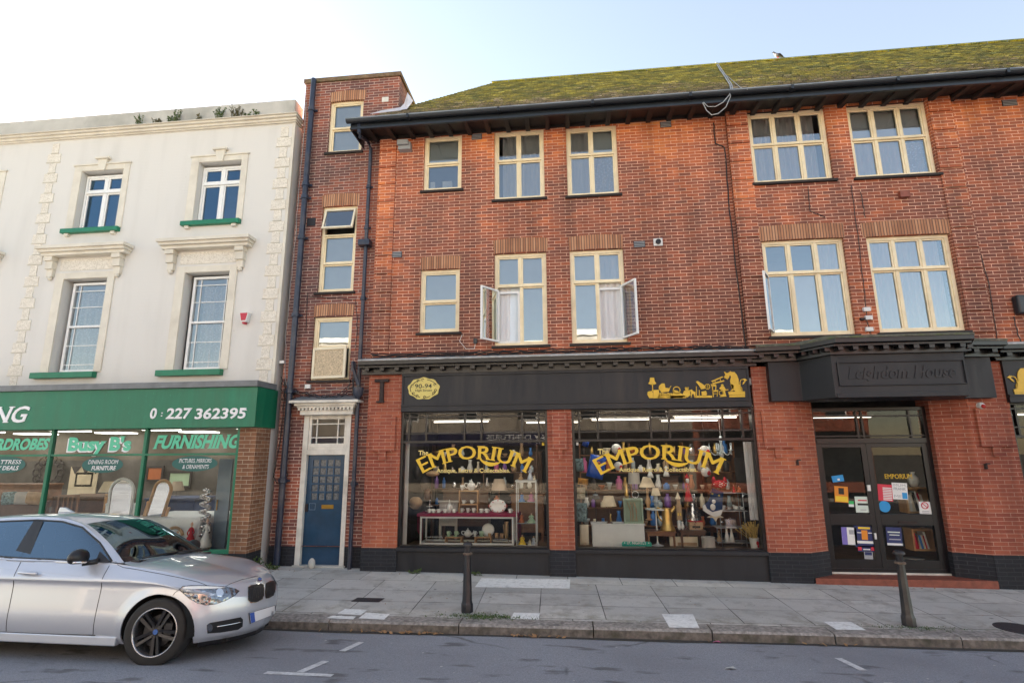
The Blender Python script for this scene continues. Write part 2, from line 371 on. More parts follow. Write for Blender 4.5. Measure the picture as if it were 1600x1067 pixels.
# ---------------------------------------------------------------- ground
def zp(x, y): return .043 - .0107*(x + 3.55) - .0165*(10 - y)
def yk(x): return 7.37 + .036*max(-14, min(14, x))
def zroad(x, y):
    d = yk(x) - y; c = 5.6
    dd = d if d < c else 2*c - d
    h = .10*dd if dd < 2.0 else .10*2.0 + .10*(dd-2.0) - .10*(dd-2.0)**2/(2*3.6)
    return zp(x, yk(x)) - .115 + max(h, -.02)
def asphalt():
    k = NT('worn_asphalt'); f = k.noise(190, 3, rough=.8); v = k.n('TexVoronoi', i_Scale=85.0); k.l(k.pos(), v.inputs['Vector'])
    f2 = k.noise(55, 4, rough=.9)
    c = k.mix(k.ramp(k.math('ADD', k.math('MULTIPLY', f, .5), k.math('MULTIPLY', f2, .5)), [(.36, 0), (.64, 1)]), (.105, .11, .13), (.41, .42, .455))
    cr = k.n('TexVoronoi', i_Scale=.55, feature='DISTANCE_TO_EDGE'); wv = k.n('Mix', data_type='VECTOR'); wv.inputs[0].default_value = .12
    nz = k.n('TexNoise', i_Scale=3.0, i_Detail=4.0); k.l(k.pos(), nz.inputs['Vector']); k.l(k.pos(), wv.inputs[4]); k.l(nz.outputs['Color'], wv.inputs[5]); k.l(wv.outputs[1], cr.inputs['Vector'])
    c = k.mix(k.math('MULTIPLY', k.ramp(cr.outputs['Distance'], [(.0, .75), (.012, 0)]), k.ramp(k.noise(.8, 2), [(.5, 0), (.6, 1)])), c, (.05, .05, .05))
    c = k.mix(k.ramp(v.outputs['Distance'], [(.0, .5), (.28, 0)]), c, (.32, .32, .33))
    c = k.mix(k.ramp(k.noise(.45, 6), [(.42, 0), (.65, .45)]), c, (.16, .158, .172))
    n2 = k.n('TexNoise', i_Scale=1.0, i_Detail=3.0); mp = k.n('Mapping'); mp.inputs['Scale'].default_value = (1.6, 3.6, 1); k.l(k.pos(), mp.inputs[0]); k.l(mp.outputs[0], n2.inputs['Vector'])
    c = k.mix(k.ramp(n2.outputs[0], [(.60, 0), (.68, .7)]), c, (.075, .072, .074))
    k.set(Base_Color=c, Roughness=.82); k.bump(k.math('ADD', f, v.outputs['Distance']), .55, .006); return k.m
def paving():
    k = NT('grey_paving_slabs'); mp = k.n('Mapping'); mp.inputs['Rotation'].default_value = (0, 0, -.036); mp.inputs['Location'].default_value = (.22, .1, 0); k.l(k.pos(), mp.inputs[0])
    b = k.n('TexBrick', i_Scale=1.0, i_Mortar_Size=.008, i_Mortar_Smooth=.3, i_Brick_Width=.88, i_Row_Height=.6); b.offset = .5; b.offset_frequency = 4
    b.inputs['Color1'].default_value = (0, 0, 0, 1); b.inputs['Color2'].default_value = (1, 1, 1, 1); k.l(mp.outputs[0], b.inputs['Vector'])
    c = k.ramp(b.outputs['Color'], [(0, (.43, .41, .375)), (.5, (.50, .475, .435)), (1, (.57, .54, .49))])
    c = k.mix(1, c, k.ramp(k.noise(150, 3, rough=.8), [(.25, .72), (.75, 1.25)]), 'MULTIPLY')
    c = k.mix(k.ramp(k.noise(1.1, 6), [(.48, 0), (.72, .55)]), c, (.36, .335, .305))
    sp = k.n('TexVoronoi', i_Scale=7.0); k.l(k.pos(), sp.inputs['Vector']); c = k.mix(k.ramp(sp.outputs['Distance'], [(.06, .8), (.10, 0)]), c, (.20, .185, .175))
    gm = k.n('TexVoronoi', i_Scale=2.3); k.l(k.pos(), gm.inputs['Vector']); c = k.mix(k.ramp(gm.outputs['Distance'], [(.05, .8), (.075, 0)]), c, (.15, .14, .13))
    c = k.mix(k.ramp(k.noise(2.6, 7, rough=.7), [(.50, 0), (.66, .65)]), c, (.26, .235, .20))
    c = k.mix(k.ramp(k.noise(.7, 3), [(.5, 0), (.7, .35)]), c, (.50, .48, .46))
    sq = k.n('SeparateXYZ'); k.l(mp.outputs[0], sq.inputs[0]); ed = k.n('MapRange', i_1=8.3, i_2=7.65, i_3=0, i_4=1); k.l(sq.outputs[1], ed.inputs[0])
    c = k.mix(k.math('MULTIPLY', ed.outputs[0], k.ramp(k.noise(4, 6, rough=.7), [(.45, 0), (.62, .75)])), c, (.13, .12, .075))
    jn = k.math('MULTIPLY', b.outputs['Fac'], k.ramp(k.noise(1.6, 3), [(.35, .25), (.6, 1)])); c = k.mix(jn, c, (.075, .068, .058)); k.set(Base_Color=c, Roughness=.8)
    k.bump(k.math('ADD', k.math('MULTIPLY', b.outputs['Fac'], -2), k.noise(150, 3)), .4, .006); return k.m
M['asphalt'] = asphalt(); M['paving'] = paving()
M['kerb'] = pm('granite_kerb', (.30, .27, .245), .75, var=.5, scale=22, dirt=((.06, .055, .045), .6), bump=.4)
M['dirt'] = pm('dark_gutter_dirt', (.05, .043, .035), .95, var=.4, scale=30)
M['line'] = pm('worn_white_road_paint', (.62, .62, .62), .7, var=.25, scale=30, dirt=((.15, .15, .16), .4))
M['slabpale'] = pm('pale_new_paving', (.78, .77, .74), .85, var=.12, scale=30, dirt=((.18, .17, .15), .4))
M['ground'] = pm('earth', (.10, .09, .07), .95)
mb = MB(); mb.quad((-400, -400, -.9), (400, -400, -.9), (400, 400, -.9), (-400, 400, -.9)); struct(mb.build('ground', M['ground']))
xs = [-60, -40, -25] + [x * 1.0 for x in range(-16, 17)] + [25, 40, 60]
def sheet(name, m, ya, yb, zf, n):
    vs = []; fs = []
    for x in xs:
        for j in range(n+1):
            y = ya(x) + (yb(x) - ya(x)) * j / n; vs.append((x, y, zf(x, y)))
    for i in range(len(xs)-1):
        for j in range(n):
            a = i*(n+1)+j; fs.append((a, a+n+1, a+n+2, a+1))
    return struct(MB().add(vs, fs).build(name, m, smooth='all'))
sheet('pavement', M['paving'], lambda x: yk(x) + .27, lambda x: 10.6, zp, 6)
sheet('road', M['asphalt'], lambda x: yk(x) - 11.2, lambda x: yk(x) + .05, zroad, 40)
sheet('far_pavement', M['paving'], lambda x: yk(x) - 16, lambda x: yk(x) - 11.1, lambda x, y: zroad(x, yk(x) - 11.1) + .12, 3)
mb = MB(); x = -20.0
while x < 20:                            # granite kerb stones with open joints
    L = random.choice((1.45, 1.6, 1.7)); a, b = x + .008, x + L - .008; j = random.uniform(-.006, .006)
    ya, yb = yk(a) + j, yk(b) + j; za, zb = zp(a, ya), zp(b, yb)
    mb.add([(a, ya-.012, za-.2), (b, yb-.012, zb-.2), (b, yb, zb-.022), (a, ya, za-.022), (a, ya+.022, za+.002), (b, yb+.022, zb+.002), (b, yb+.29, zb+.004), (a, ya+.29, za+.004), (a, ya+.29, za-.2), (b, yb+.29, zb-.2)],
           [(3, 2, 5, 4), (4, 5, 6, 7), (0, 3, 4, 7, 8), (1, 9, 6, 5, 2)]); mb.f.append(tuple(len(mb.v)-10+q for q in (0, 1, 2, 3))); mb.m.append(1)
    x += L
M['kerbface'] = pm('shaded_grimy_kerb_face', (.17, .145, .125), .85, var=.5, scale=14, dirt=((.05, .05, .03), .8), bump=.5); struct(mb.build('kerb', [M['kerb'], M['kerbface']]))  # front faces painted darker for the shade on them, plus grime
mb = MB()
for x in range(-20, 20):
    mb.quad(*[(q, yk(q) + dy, zroad(q, yk(q) + dy) + .004) for q, dy in ((x, -.10 - .03*math.sin(x*1.7)), (x+1, -.10 - .03*math.sin(x*1.7+1.7)), (x+1, .0), (x, .0))])
struct(mb.build('gutter_dirt', M['dirt']))
def mark(p, q, w):
    p, q = Vector((*p, 0)), Vector((*q, 0)); d = (q-p).normalized(); n = Vector((-d.y, d.x, 0)) * w/2
    pts = []
    for v in (p-n, q-n, q+n, p+n): pts.append((v.x, v.y, zroad(v.x, v.y) + .004))
    struct(MB().quad(*pts).build('road_marking', M['line']))
mark(G(415, 1046, .09), G(520, 1049.5, .09), .085)
mark(G(469, 1043.5, .092), G(509.5, 1023.5, .07), .08)
mark(G(535, 1006, .045), G(565, 990, .02), .08)
mark(G(1307.5, 1014.4, -.03), G(1348, 1035.4, .0), .08)
mark(G(1386, 1057.5, .02), G(1425, 1078, .05), .08); mark(G(1380, 1082, .05), G(1480, 1085, .05), .085)
# a few slabs relaid in paler stone
def slabquad(pts, dz=.004):
    MB().quad(*[(*(g := G(px, py, zp(*G(px, py, 0)))), zp(*g) + dz) for px, py in pts]).build('relaid_paving', M['slabpale'])['kind'] = 'structure'
slabquad([(527, 958.5), (563, 961), (574, 952.5), (539, 951)]); slabquad([(560, 966), (600, 968), (609, 959.5), (572, 957)]); slabquad([(510, 965.5), (552, 967.5), (556, 963), (519, 961.5)])
slabquad([(797, 967), (842, 968), (843.5, 958), (803, 957)]); slabquad([(1034, 959.5), (1083, 960), (1093, 981.5), (1046, 980.5)]); slabquad([(1287, 971.5), (1330, 972), (1354, 985), (1307, 984)])
slabquad([(742, 917), (890, 919.5), (891, 905), (752, 903)])
mb = MB(); gx, gy = G(575, 938, .0); z = zp(gx, gy) + .004
mb.quad(*[(gx+a, gy+b, zp(gx+a, gy+b)+.004) for a, b in ((-.22, -.11), (.2, -.1), (.22, .11), (-.2, .1))])
M['castiron'] = pm('cast_iron_cover', (.030, .031, .036), .6, var=.4, scale=40, bump=.6)
tag(mb.build('access_cover', M['castiron']), 'small dark rectangular access cover set in the pavement before the blue door', 'manhole cover')
mb = MB(); gx, gy = G(1590, 983, -.1); mb.lathe([(.0, zp(gx, gy)+.004), (.24, zp(gx, gy)+.006), (.25, zp(gx, gy)-.02)], (gx, gy, 0), 28)
tag(mb.build('round_manhole_cover', M['castiron']), 'round iron manhole cover in the pavement by the far kerb end', 'manhole cover')

# ---------------------------------------------------------------- building pieces
def wall_grid(mb, x0, x1, z0, z1, holes, y, depth=.3, mi=0, mir=None):
    X = sorted({x0, x1, *[h[0] for h in holes], *[h[1] for h in holes]}); Z = sorted({z0, z1, *[h[2] for h in holes], *[h[3] for h in holes]})
    X = [v for v in X if x0 <= v <= x1]; Z = [v for v in Z if z0 <= v <= z1]
    for i in range(len(X)-1):
        for j in range(len(Z)-1):
            cx, cz = (X[i]+X[i+1])/2, (Z[j]+Z[j+1])/2
            if any(h[0] < cx < h[1] and h[2] < cz < h[3] for h in holes): continue
            mb.quad((X[i], y, Z[j]), (X[i+1], y, Z[j]), (X[i+1], y, Z[j+1]), (X[i], y, Z[j+1]), mi)
    r = mi if mir is None else mir
    for a, b, c, d in holes:
        e = y + depth
        mb.quad((a, y, c), (a, y, d), (a, e, d), (a, e, c), r); mb.quad((b, y, c), (b, e, c), (b, e, d), (b, y, d), r)
        mb.quad((a, y, d), (b, y, d), (b, e, d), (a, e, d), r); mb.quad((a, y, c), (a, e, c), (b, e, c), (b, y, c), r)
def folds(x0, x1, z0, z1, y, amp=.018, wl=.11, ph=0, n=None):
    n = n or max(8, int((x1-x0)/wl*8)); vs = []; fs = []
    for i in range(n+1):
        x = x0 + (x1-x0)*i/n; a = amp*(math.sin(2*math.pi*(x/wl)+ph) + .5*math.sin(2*math.pi*x/wl*.53+ph*2))
        vs += [(x, y + a*.6, z1), (x, y + a*1.2, z0)]
    for i in range(n): fs.append((2*i+1, 2*i+3, 2*i+2, 2*i))
    return vs, fs
def members(mb, x0, x1, z0, z1, y0, y1, w, mi=0):
    mb.box(x0, x0+w, y0, y1, z0, z1, mi); mb.box(x1-w, x1, y0, y1, z0, z1, mi)
    mb.box(x0+w, x1-w, y0, y1, z0, z0+w, mi); mb.box(x0+w, x1-w, y0, y1, z1-w, z1, mi)
def window(par, r, y, cols, splits, fr='cream', fw=.062, bw=.04, sw=.03, curtains=(), skip=(), glassm='glass', label=None):
    """cols: fractions of mullions, splits: fractions (from the bottom) of transoms; curtains: (fx0, fx1, fz0, fz1, material)"""
    x0, x1, z0, z1 = r; mb = MB(); members(mb, x0, x1, z0, z1, y-.012, y+.07, fw)
    ix0, ix1, iz0, iz1 = x0+fw, x1-fw, z0+fw, z1-fw
    xc = [ix0] + [x0+(x1-x0)*c for c in cols] + [ix1]; zc = [iz0] + [z0+(z1-z0)*s for s in splits] + [iz1]
    for c in xc[1:-1]: mb.box(c-bw/2, c+bw/2, y-.004, y+.06, iz0, iz1)
    for s in zc[1:-1]:
        mb.box(ix0, ix1, y-.016, y+.055, s-bw/2, s+bw/2); mb.box(ix0, ix1, y-.03, y-.016, s-bw/2, s-bw/2+.018)
    gl = MB()
    for i in range(len(xc)-1):
        for j in range(len(zc)-1):
            a = xc[i] + (bw/2 if i else 0); b = xc[i+1] - (bw/2 if i < len(xc)-2 else 0); c = zc[j] + (bw/2 if j else 0); d = zc[j+1] - (bw/2 if j < len(zc)-2 else 0)
            if (i, j) in skip: continue
            if sw: members(mb, a, b, c, d, y+.008, y+.05, sw)
            t = random.uniform(-.0045, .0045); t2 = random.uniform(-.003, .003)
            gl.quad((a+sw, y+.03+t, c+sw), (b-sw, y+.03-t, c+sw), (b-sw, y+.03-t+t2, d-sw), (a+sw, y+.03+t+t2, d-sw))
    w = mb.build('window', M[fr], par, bevel=.003, label=label)
    if gl.f: gl.build('pane', M[glassm], w)
    for q, (a, b, c, d, m) in enumerate(curtains):
        ww, hh = x1-x0, z1-z0
        if m == 'blind': MB().box(x0+ww*a, x0+ww*b, y+.10, y+.104, z0+hh*c, z0+hh*d).build('blind', M['blind'], w)
        else: MB().add(*folds(x0+ww*a, x0+ww*b, z0+hh*c, z0+hh*d, y+.062 + .012*q, ph=random.uniform(0, 6), wl=random.uniform(.09, .14))).build('curtain', M[m], w, smooth='all')
    return w
def sill(w, r, y, m, over=.05, h=.05, proj=.05):
    MB().box(r[0]-over, r[1]+over, y-proj, y+.05, r[2]-h, r[2]-.002).build('sill', M[m], w, bevel=.004)
def lintel(par, px, y, m='soldier', rise=.03):
    x0, x1, z0, z1 = px; n = 10; pts = []
    top = [(x0-.01 + (x1-x0+.02)*i/n, z1 + rise*(1-(2*i/n-1)**2)) for i in range(n+1)]
    bot = [(x0 + (x1-x0)*i/n, z0 + rise*.6*(1-(2*i/n-1)**2)) for i in range(n+1)]
    return MB().prism(bot + top[::-1], y-.006, y+.07).build('brick_lintel', M[m], par)
def leaf(par, a, b, z0, z1, z0b, z1b, m='creamw', w=.035, gm='glass', name='open_casement'):
    """an opened casement from hinge a=(x,y) to free edge b"""
    A, B = Vector((a[0], a[1], 0)), Vector((b[0], b[1], 0)); d = (B-A); L = d.length; d.normalize(); n = Vector((d.y, -d.x, 0))
    mb = MB(); members(mb, 0, L, z0, z1, -.018, .018, w); Mx = Matrix(((d.x, -n.x, 0, A.x), (d.y, -n.y, 0, A.y), (0, 0, 1, 0), (0, 0, 0, 1)))
    mb.xf(Mx); o = mb.build(name, M[m], par, bevel=.003)
    g = MB(); g.quad((w, 0, z0+w), (L-w, 0, z0+w), (L-w, 0, z1-w), (w, 0, z1-w)); g.xf(Mx); g.build('pane', M[gm], o)
    return o
def quoins(mb, x0, x1, z0, z1, y, h=.39, gap=.028, pr=.03):
    z = z1
    while z > z0 + .1:
        mb.box(x0, x1, y-pr, y+.02, max(z0, z-h+gap), z); z -= h
def pipe_collar(mb, p, r, h=.06): mb.lathe([(r, 0), (r, h)], (p[0], p[1], p[2]), 12)

# ---------------------------------------------------------------- the brick corner building with the antique shop
E_Y = 10.0
brick_b = thing('brick_shop_building', 'long red and dark brick building with a mossy tiled roof and black antique shopfronts', 'building', (1.5, 10, 0))
XL, XR = -3.87, 13.5
WTOP = 8.76
bx0 = P(1150, 350, 9.95)[0]; bx1 = P(1487, 187, 9.95)[0] + .02
FY = 10.07; BYF = 10.02
W = {'w1': rect(663.5, 722.3, 214.5, 299.7, FY), 'w2': rect(773, 850.4, 205.8, 313.5, FY), 'w3': rect(885.6, 964.8, 199.7, 307.7, FY),
     'w4': rect(657.3, 719, 422.7, 520.8, FY), 'w5': rect(773.2, 854.8, 397.2, 540.8, FY), 'w6': rect(892, 976.7, 391.7, 537.2, FY)}
B = {'w7': rect(1170.6, 1293.3, 175.3, 286.8, BYF), 'w8': rect(1326, 1453, 164.6, 278.5, BYF), 'w9': rect(1195, 1325.3, 375.5, 525.8, BYF), 'w10': rect(1360, 1493.7, 369.2, 520, BYF)}
mb = MB()
wall_grid(mb, XL, bx0, 3.60, WTOP, list(W.values()), E_Y); wall_grid(mb, bx1, XR, 3.60, WTOP, [], E_Y)
mb.quad((XL, 10, 0), (XL, 10, WTOP), (XL, 15.4, WTOP), (XL, 15.4, 0)); mb.quad((XR, 10, 0), (XR, 15.4, 0), (XR, 15.4, WTOP), (XR, 10, WTOP)); mb.quad((XL, 15.4, 0), (XL, 15.4, WTOP), (XR, 15.4, WTOP), (XR, 15.4, 0))
mb.build('wall', M['brick'], brick_b)
mb = MB(); wall_grid(mb, bx0, bx1, 3.75, WTOP, list(B.values()), 9.945)
mb.quad((bx0, 9.945, 3.75), (bx0, 9.945, WTOP), (bx0, 10, WTOP), (bx0, 10, 3.75)); mb.quad((bx1, 9.945, 3.75), (bx1, 10, 3.75), (bx1, 10, WTOP), (bx1, 9.945, WTOP))
mb.build('bay_wall', M['brick'], brick_b)
for a, b, c, y in ((XL, XL+.36, 4.0, 10), (bx0, B['w7'][0]-.02, 4.1, 9.945), (B['w8'][1]+.02, bx1, 4.1, 9.945)): quoins(q_ := MB(), a, b, c, WTOP, y); q_.build('quoin', M['brick_quoin'], brick_b)
MB().box(XL+.1, XR-.1, 11.3, 11.34, 3.9, 8.6).build('inner_wall', M['room'], brick_b)
mb = MB(); mb.box(XL+.02, XR-.02, 10.02, 15.35, 3.28, 3.40); mb.box(XL+.02, XR-.02, 10.35, 15.35, 6.0, 6.1); mb.box(XL+.02, XR-.02, 10.35, 15.35, 8.70, 8.73)
mb.build('floor_slab', M['room'], brick_b)
N = 'net'; L_ = 'lace'
wn_ = window(brick_b, W['w1'], FY, [], [.50], curtains=[(.03, .97, .5, .97, 'blind')]); sill(wn_, W['w1'], 10, 'timber_dark')
MB().box(W['w1'][0]+.1, W['w1'][0]+.2, 10.2, 10.26, W['w1'][2]+.06, W['w1'][2]+.3).box(W['w1'][0]+.36, W['w1'][0]+.56, 10.2, 10.26, W['w1'][2]+.06, W['w1'][2]+.3).build('sill_ornament', M['white'], wn_)
wn_ = window(brick_b, W['w2'], FY, [.49], [.57], curtains=[(.16, .49, .0, .97, N), (.5, .97, 0, .97, N)]); sill(wn_, W['w2'], 10, 'timber_dark')
wn_ = window(brick_b, W['w3'], FY, [.49], [.60], curtains=[(.05, .5, .0, .97, N), (.5, .95, .0, .6, L_), (.5, .97, .62, .97, 'blind')]); sill(wn_, W['w3'], 10, 'timber_dark')
wn_ = window(brick_b, W['w4'], FY, [], [.49], curtains=[(.05, .95, .02, .96, 'blind')]); sill(wn_, W['w4'], 10, 'timber_dark')
lintel(brick_b, rect(658, 720, 402, 421, 10), 10)
w5 = window(brick_b, W['w5'], FY, [.5], [.645], skip=[(0, 0)], curtains=[(.52, .97, .03, .97, 'blind'), (.06, .48, .68, .97, 'blind'), (.05, .30, 0, .64, N), (.22, .49, 0, .64, 'blind')]); sill(w5, W['w5'], 10, 'timber_dark')
lintel(brick_b, rect(771.8, 855, 374, 395, 10), 10)
w6 = window(brick_b, W['w6'], FY, [.51], [.655], skip=[(1, 0)], curtains=[(.04, .5, .03, .97, 'blind'), (.52, .95, .0, .97, N)]); sill(w6, W['w6'], 10, 'timber_dark')
lintel(brick_b, rect(889, 972.5, 369, 390, 10), 10)
r = W['w5']; leaf(w5, (r[0]+.075, 10.04), (P(751.5, 485, 9.66)[0], 9.66), r[2]+.08, r[2]+1.12, 0, 0, 'white')
r = W['w6']; leaf(w6, (r[1]-.075, 10.04), (P(995, 476, 9.62)[0], 9.62), r[2]+.08, r[2]+1.12, 0, 0, 'white')
r = W['w6']; mb = MB(); members(mb, r[0]+.52, r[1]-.05, r[2]+.07, r[2]+1.10, 10.085, 10.12, .04); mb.build('inner_frame', M['white'], w6)
r = W['w5']; mb = MB(); members(mb, r[0]+.06, r[0]+.49, r[2]+.07, r[2]+1.10, 10.085, 10.12, .04); mb.build('inner_frame', M['white'], w5)
wn_ = window(brick_b, B['w7'], BYF, [.335, .665], [.545], curtains=[(.03, .34, 0, .97, N), (.34, .66, 0, .97, N), (.67, .88, 0, .97, N)]); sill(wn_, B['w7'], 9.945, 'timber_dark')
wn_ = window(brick_b, B['w8'], BYF, [.335, .665], [.535], curtains=[(.03, .97, .56, .97, 'blind'), (.03, .33, 0, .55, N), (.34, .66, 0, .54, N), (.68, .97, 0, .5, L_)]); sill(wn_, B['w8'], 9.945, 'timber_dark')
w9 = window(brick_b, B['w9'], BYF, [.335, .665], [.655], curtains=[(.30, .96, .03, .64, 'blind'), (.67, .97, .0, .97, N)]); sill(w9, B['w9'], 9.945, 'timber_dark')
r = B['w9']; leaf(w9, (r[0]+.06, 9.97), (P(1197.5, 470, 9.62)[0], 9.62), r[2]+.07, r[2]+1.15, 0, 0, 'white')
wn_ = window(brick_b, B['w10'], BYF, [.335, .665], [.655], curtains=[(.03, .34, 0, .97, N), (.34, .68, 0, .97, N), (.68, .9, 0, .97, N)]); sill(wn_, B['w10'], 9.945, 'timber_dark')
lintel(brick_b, rect(1185, 1318.5, 352, 374.5, 9.945), 9.945); lintel(brick_b, rect(1346, 1484, 346, 368, 9.945), 9.945)
# --- roof with stepped tile courses
def roof_tiles():
    k = NT('mossy_clay_tiles'); sp = k.n('SeparateXYZ'); k.l(k.pos(), sp.inputs[0]); cv = k.n('CombineXYZ'); k.l(sp.outputs[0], cv.inputs[0]); k.l(k.math('SUBTRACT', sp.outputs[2], 8.741), cv.inputs[1])
    b = k.n('TexBrick', i_Scale=1.0, i_Mortar_Size=.009, i_Mortar_Smooth=.4, i_Brick_Width=.165, i_Row_Height=.07514); b.inputs['Color1'].default_value = (0, 0, 0, 1); b.inputs['Color2'].default_value = (1, 1, 1, 1); b.inputs['Mortar'].default_value = (0, 0, 0, 1); k.l(cv.outputs[0], b.inputs['Vector'])
    c = k.ramp(k.math('ADD', k.math('MULTIPLY', b.outputs['Color'], .85), k.math('MULTIPLY', k.noise(9, 5), .4)), [(.2, (.13, .11, .08)), (.5, (.30, .24, .17)), (.8, (.48, .34, .23)), (1, (.60, .50, .38))])
    zz = k.n('MapRange', i_1=8.7, i_2=11.4, i_3=-.08, i_4=.26); k.l(sp.outputs[2], zz.inputs[0])
    ms = k.math('ADD', k.math('ADD', k.math('MULTIPLY', k.noise(1.3, 6, rough=.7), .55), k.math('MULTIPLY', k.noise(14, 4, rough=.7), .45)), zz.outputs[0])
    moss = k.mix(k.ramp(k.noise(3.2, 5), [(.38, 0), (.62, 1)]), (.21, .24, .07), (.58, .50, .07))
    c = k.mix(k.ramp(ms, [(.445, 0), (.60, .88)]), c, moss); c = k.mix(k.math('MULTIPLY', b.outputs['Fac'], .75), c, (.045, .042, .025))
    c = k.mix(k.ramp(k.noise(30, 3), [(.66, 0), (.72, .6)]), c, (.30, .30, .26))
    k.set(Base_Color=c, Roughness=.95); k.bump(k.noise(40, 4), .8, .02); return k.m
M['tiles'] = roof_tiles()
M['flash'] = pm('white_grey_flashing', (.62, .62, .66), .35, var=.2)
EY, EZ, RY, RZ = 9.42, 8.74, 12.2, 11.52
mb = MB(); n = 37
for i in range(n):
    t0, t1 = i/n, (i+1)/n; ya, za, yb, zb = EY+(RY-EY)*t0, EZ+(RZ-EZ)*t0, EY+(RY-EY)*t1, EZ+(RZ-EZ)*t1
    x0 = -4.28 + 2.5*t0; nx = 110
    off = [random.gauss(0, .004) for _ in range(nx+1)]
    for j in range(nx):
        xa, xb = x0 + (14.2-x0)*j/nx, x0 + (14.2-x0)*(j+1)/nx; o = off[j]
        mb.add([(xa, ya-.012, za+.012+o), (xb, ya-.012, za+.012+o), (xb, yb, zb-.002+o), (xa, yb, zb-.002+o), (xa, ya-.006, za-.012), (xb, ya-.006, za-.012)], [(0, 1, 2, 3), (4, 5, 1, 0)])
        if j == 0: mb.add([(xa, ya-.012, za+.012+o), (xa, yb, zb-.002+o), (xa+.1, yb, zb-.05), (xa+.1, ya, za-.05)], [(0, 1, 2, 3)])
mb.quad((14.2, RY, RZ), (-1.78, RY, RZ), (-4.28, 15.6, EZ), (14.2, 15.6, EZ)); mb.add([(-4.16, EY+.05, EZ-.02), (-1.66, RY, RZ-.03), (-4.16, 15.6, EZ-.02)], [(0, 1, 2)]); mb.add([(14.2, EY, EZ), (14.2, 15.6, EZ), (14.2, RY, RZ)], [(0, 1, 2)])
roof = mb.build('roof', M['tiles'], brick_b)
mb = MB(); x = -1.8                       # half-round ridge tiles
while x < 14.2:
    mb.add([(x + dx, RY + .085*math.cos(a), RZ - .03 + .075*math.sin(a)) for dx in (0, .435) for a in [math.pi*q/6 for q in range(7)]], [(q, q+1, q+8, q+7) for q in range(6)]); x += .44
mb.build('ridge_tile', M['tiles'], roof, smooth='all')
# lead flashing where the roof meets the tower
fl = [(-4.02, 9.30), (-3.45, 9.37), (-3.33, 9.50), (-3.18, 9.92), (-3.28, 9.86), (-3.40, 9.66), (-3.50, 9.56), (-3.9, 9.44), (-4.05, 9.36)]
MB().add([(-4.12, 9.93, 9.26), (-3.45, 9.99, 9.33), (-3.36, 10.16, 9.55), (-3.95, 10.17, 9.5)], [(0, 1, 2, 3)]).add([(-3.52, 9.99, 9.34), (-3.32, 10.0, 9.36), (-3.22, 10.1, 9.62), (-3.36, 10.12, 9.86), (-3.44, 10.16, 9.62)], [(0, 1, 2, 3, 4)]).build('flashing', M['flash'], roof)
# eaves: gutter, fascia, boarded soffit and rafter feet
mb = MB(); ring = [(math.cos(a)*.065, math.sin(a)*.065) for a in [math.pi + math.pi*q/7 for q in range(8)]]
vs = [(x, 9.36+a, 8.735+b) for x in (-4.36, 14.2) for a, b in ring]
mb.add(vs, [(q+8, q+9, q+1, q) for q in range(7)]); mb.add([(-4.36, 9.36+a, 8.735+b) for a, b in ring], [tuple(range(8))])
gl_ = MB().box(-4.36, 14.2, 9.288, 9.302, 8.728, 8.750)
for x in [-3.1 + 1.83*i for i in range(10)]: mb.box(x, x+.05, 9.285, 9.43, 8.665, 8.745)
gt_ = mb.build('gutter', M['gutter'], brick_b); M['lip'] = pm('pale_gutter_lip', (.22, .25, .28), .3, var=.3, scale=3); gl_.build('gutter_lip', M['lip'], gt_)
mb = MB(); mb.box(-4.30, 14.2, 9.425, 9.455, 8.56, 8.72); mb.box(-4.30, 14.2, 9.40, 9.425, 8.56, 8.60); mb.box(-4.30, -4.27, 9.455, 10.1, 8.56, 8.72)
mb.build('fascia_board', M['gutter'], brick_b)
mb = MB(); mb.quad((-4.27, 9.455, 8.60), (-4.27, 10.1, 8.74), (14.2, 10.1, 8.74), (14.2, 9.455, 8.60)); mb.box(-4.2, 14.2, 9.96, 9.992, 8.655, 8.71)
mb.build('soffit', M['timber_dark'], brick_b)
x = -4.0
while x < 14:
    mb = MB(); mb.prism([(x, 0), (x+.09, 0), (x+.09, 1), (x, 1)], 0, 1); k0 = 0
    for q in range(k0, len(mb.v)):
        X, Y, Z = mb.v[q]; yy = 9.47 + Y*.52; mb.v[q] = (X, yy, (8.603 + (yy-9.455)*.20) - (1-Z)*(.03 + .06*Y))
    x += .405; mb.build('rafter_foot', M['timber_dark'], brick_b)
# --- string course cornice above the shopfronts
def cornice(par, path, ztop, name='shopfront_cornice', mossy=False):
    """path: outline points in plan, from left to right, of the wall-side line; each with projection"""
    mb = MB(); ld = MB()
    for (a, b) in zip(path[:-1], path[1:]):
        (x0, y0, w0), (x1, y1, w1) = a, b
        def strip(o0, z0, o1, z1, m): m.quad((x0, y0-o0, z0), (x1, y1-o0, z0), (x1, y1-o1, z1), (x0, y0-o1, z1))
        strip(.32, ztop-.075, 0, ztop, ld); strip(.32, ztop-.10, .32, ztop-.075, ld)
        strip(.30, ztop-.17, .30, ztop-.10, mb); strip(.22, ztop-.185, .30, ztop-.17, mb); strip(.22, ztop-.215, .22, ztop-.185, mb)
        strip(.07, ztop-.215, .22, ztop-.215, mb); strip(.07, ztop-.30, .07, ztop-.215, mb); strip(.09, ztop-.33, .09, ztop-.30, mb); strip(.07, ztop-.30, .09, ztop-.30, mb); strip(0, ztop-.33, .09, ztop-.33, mb)
        L = math.hypot(x1-x0, y1-y0); d = .285 if L > 3 else .21; q = int(L/d)
        for i in range(q):
            t = (i+.5)/q; X, Y = x0+(x1-x0)*t, y0+(y1-y0)*t; mb.box(X-.04, X+.04, Y-.20, Y-.06, ztop-.275, ztop-.216)
    o = mb.build(name, M['black'], par); ld.build('lead_capping', M['moss_lead' if mossy else 'leadl'], o); return o
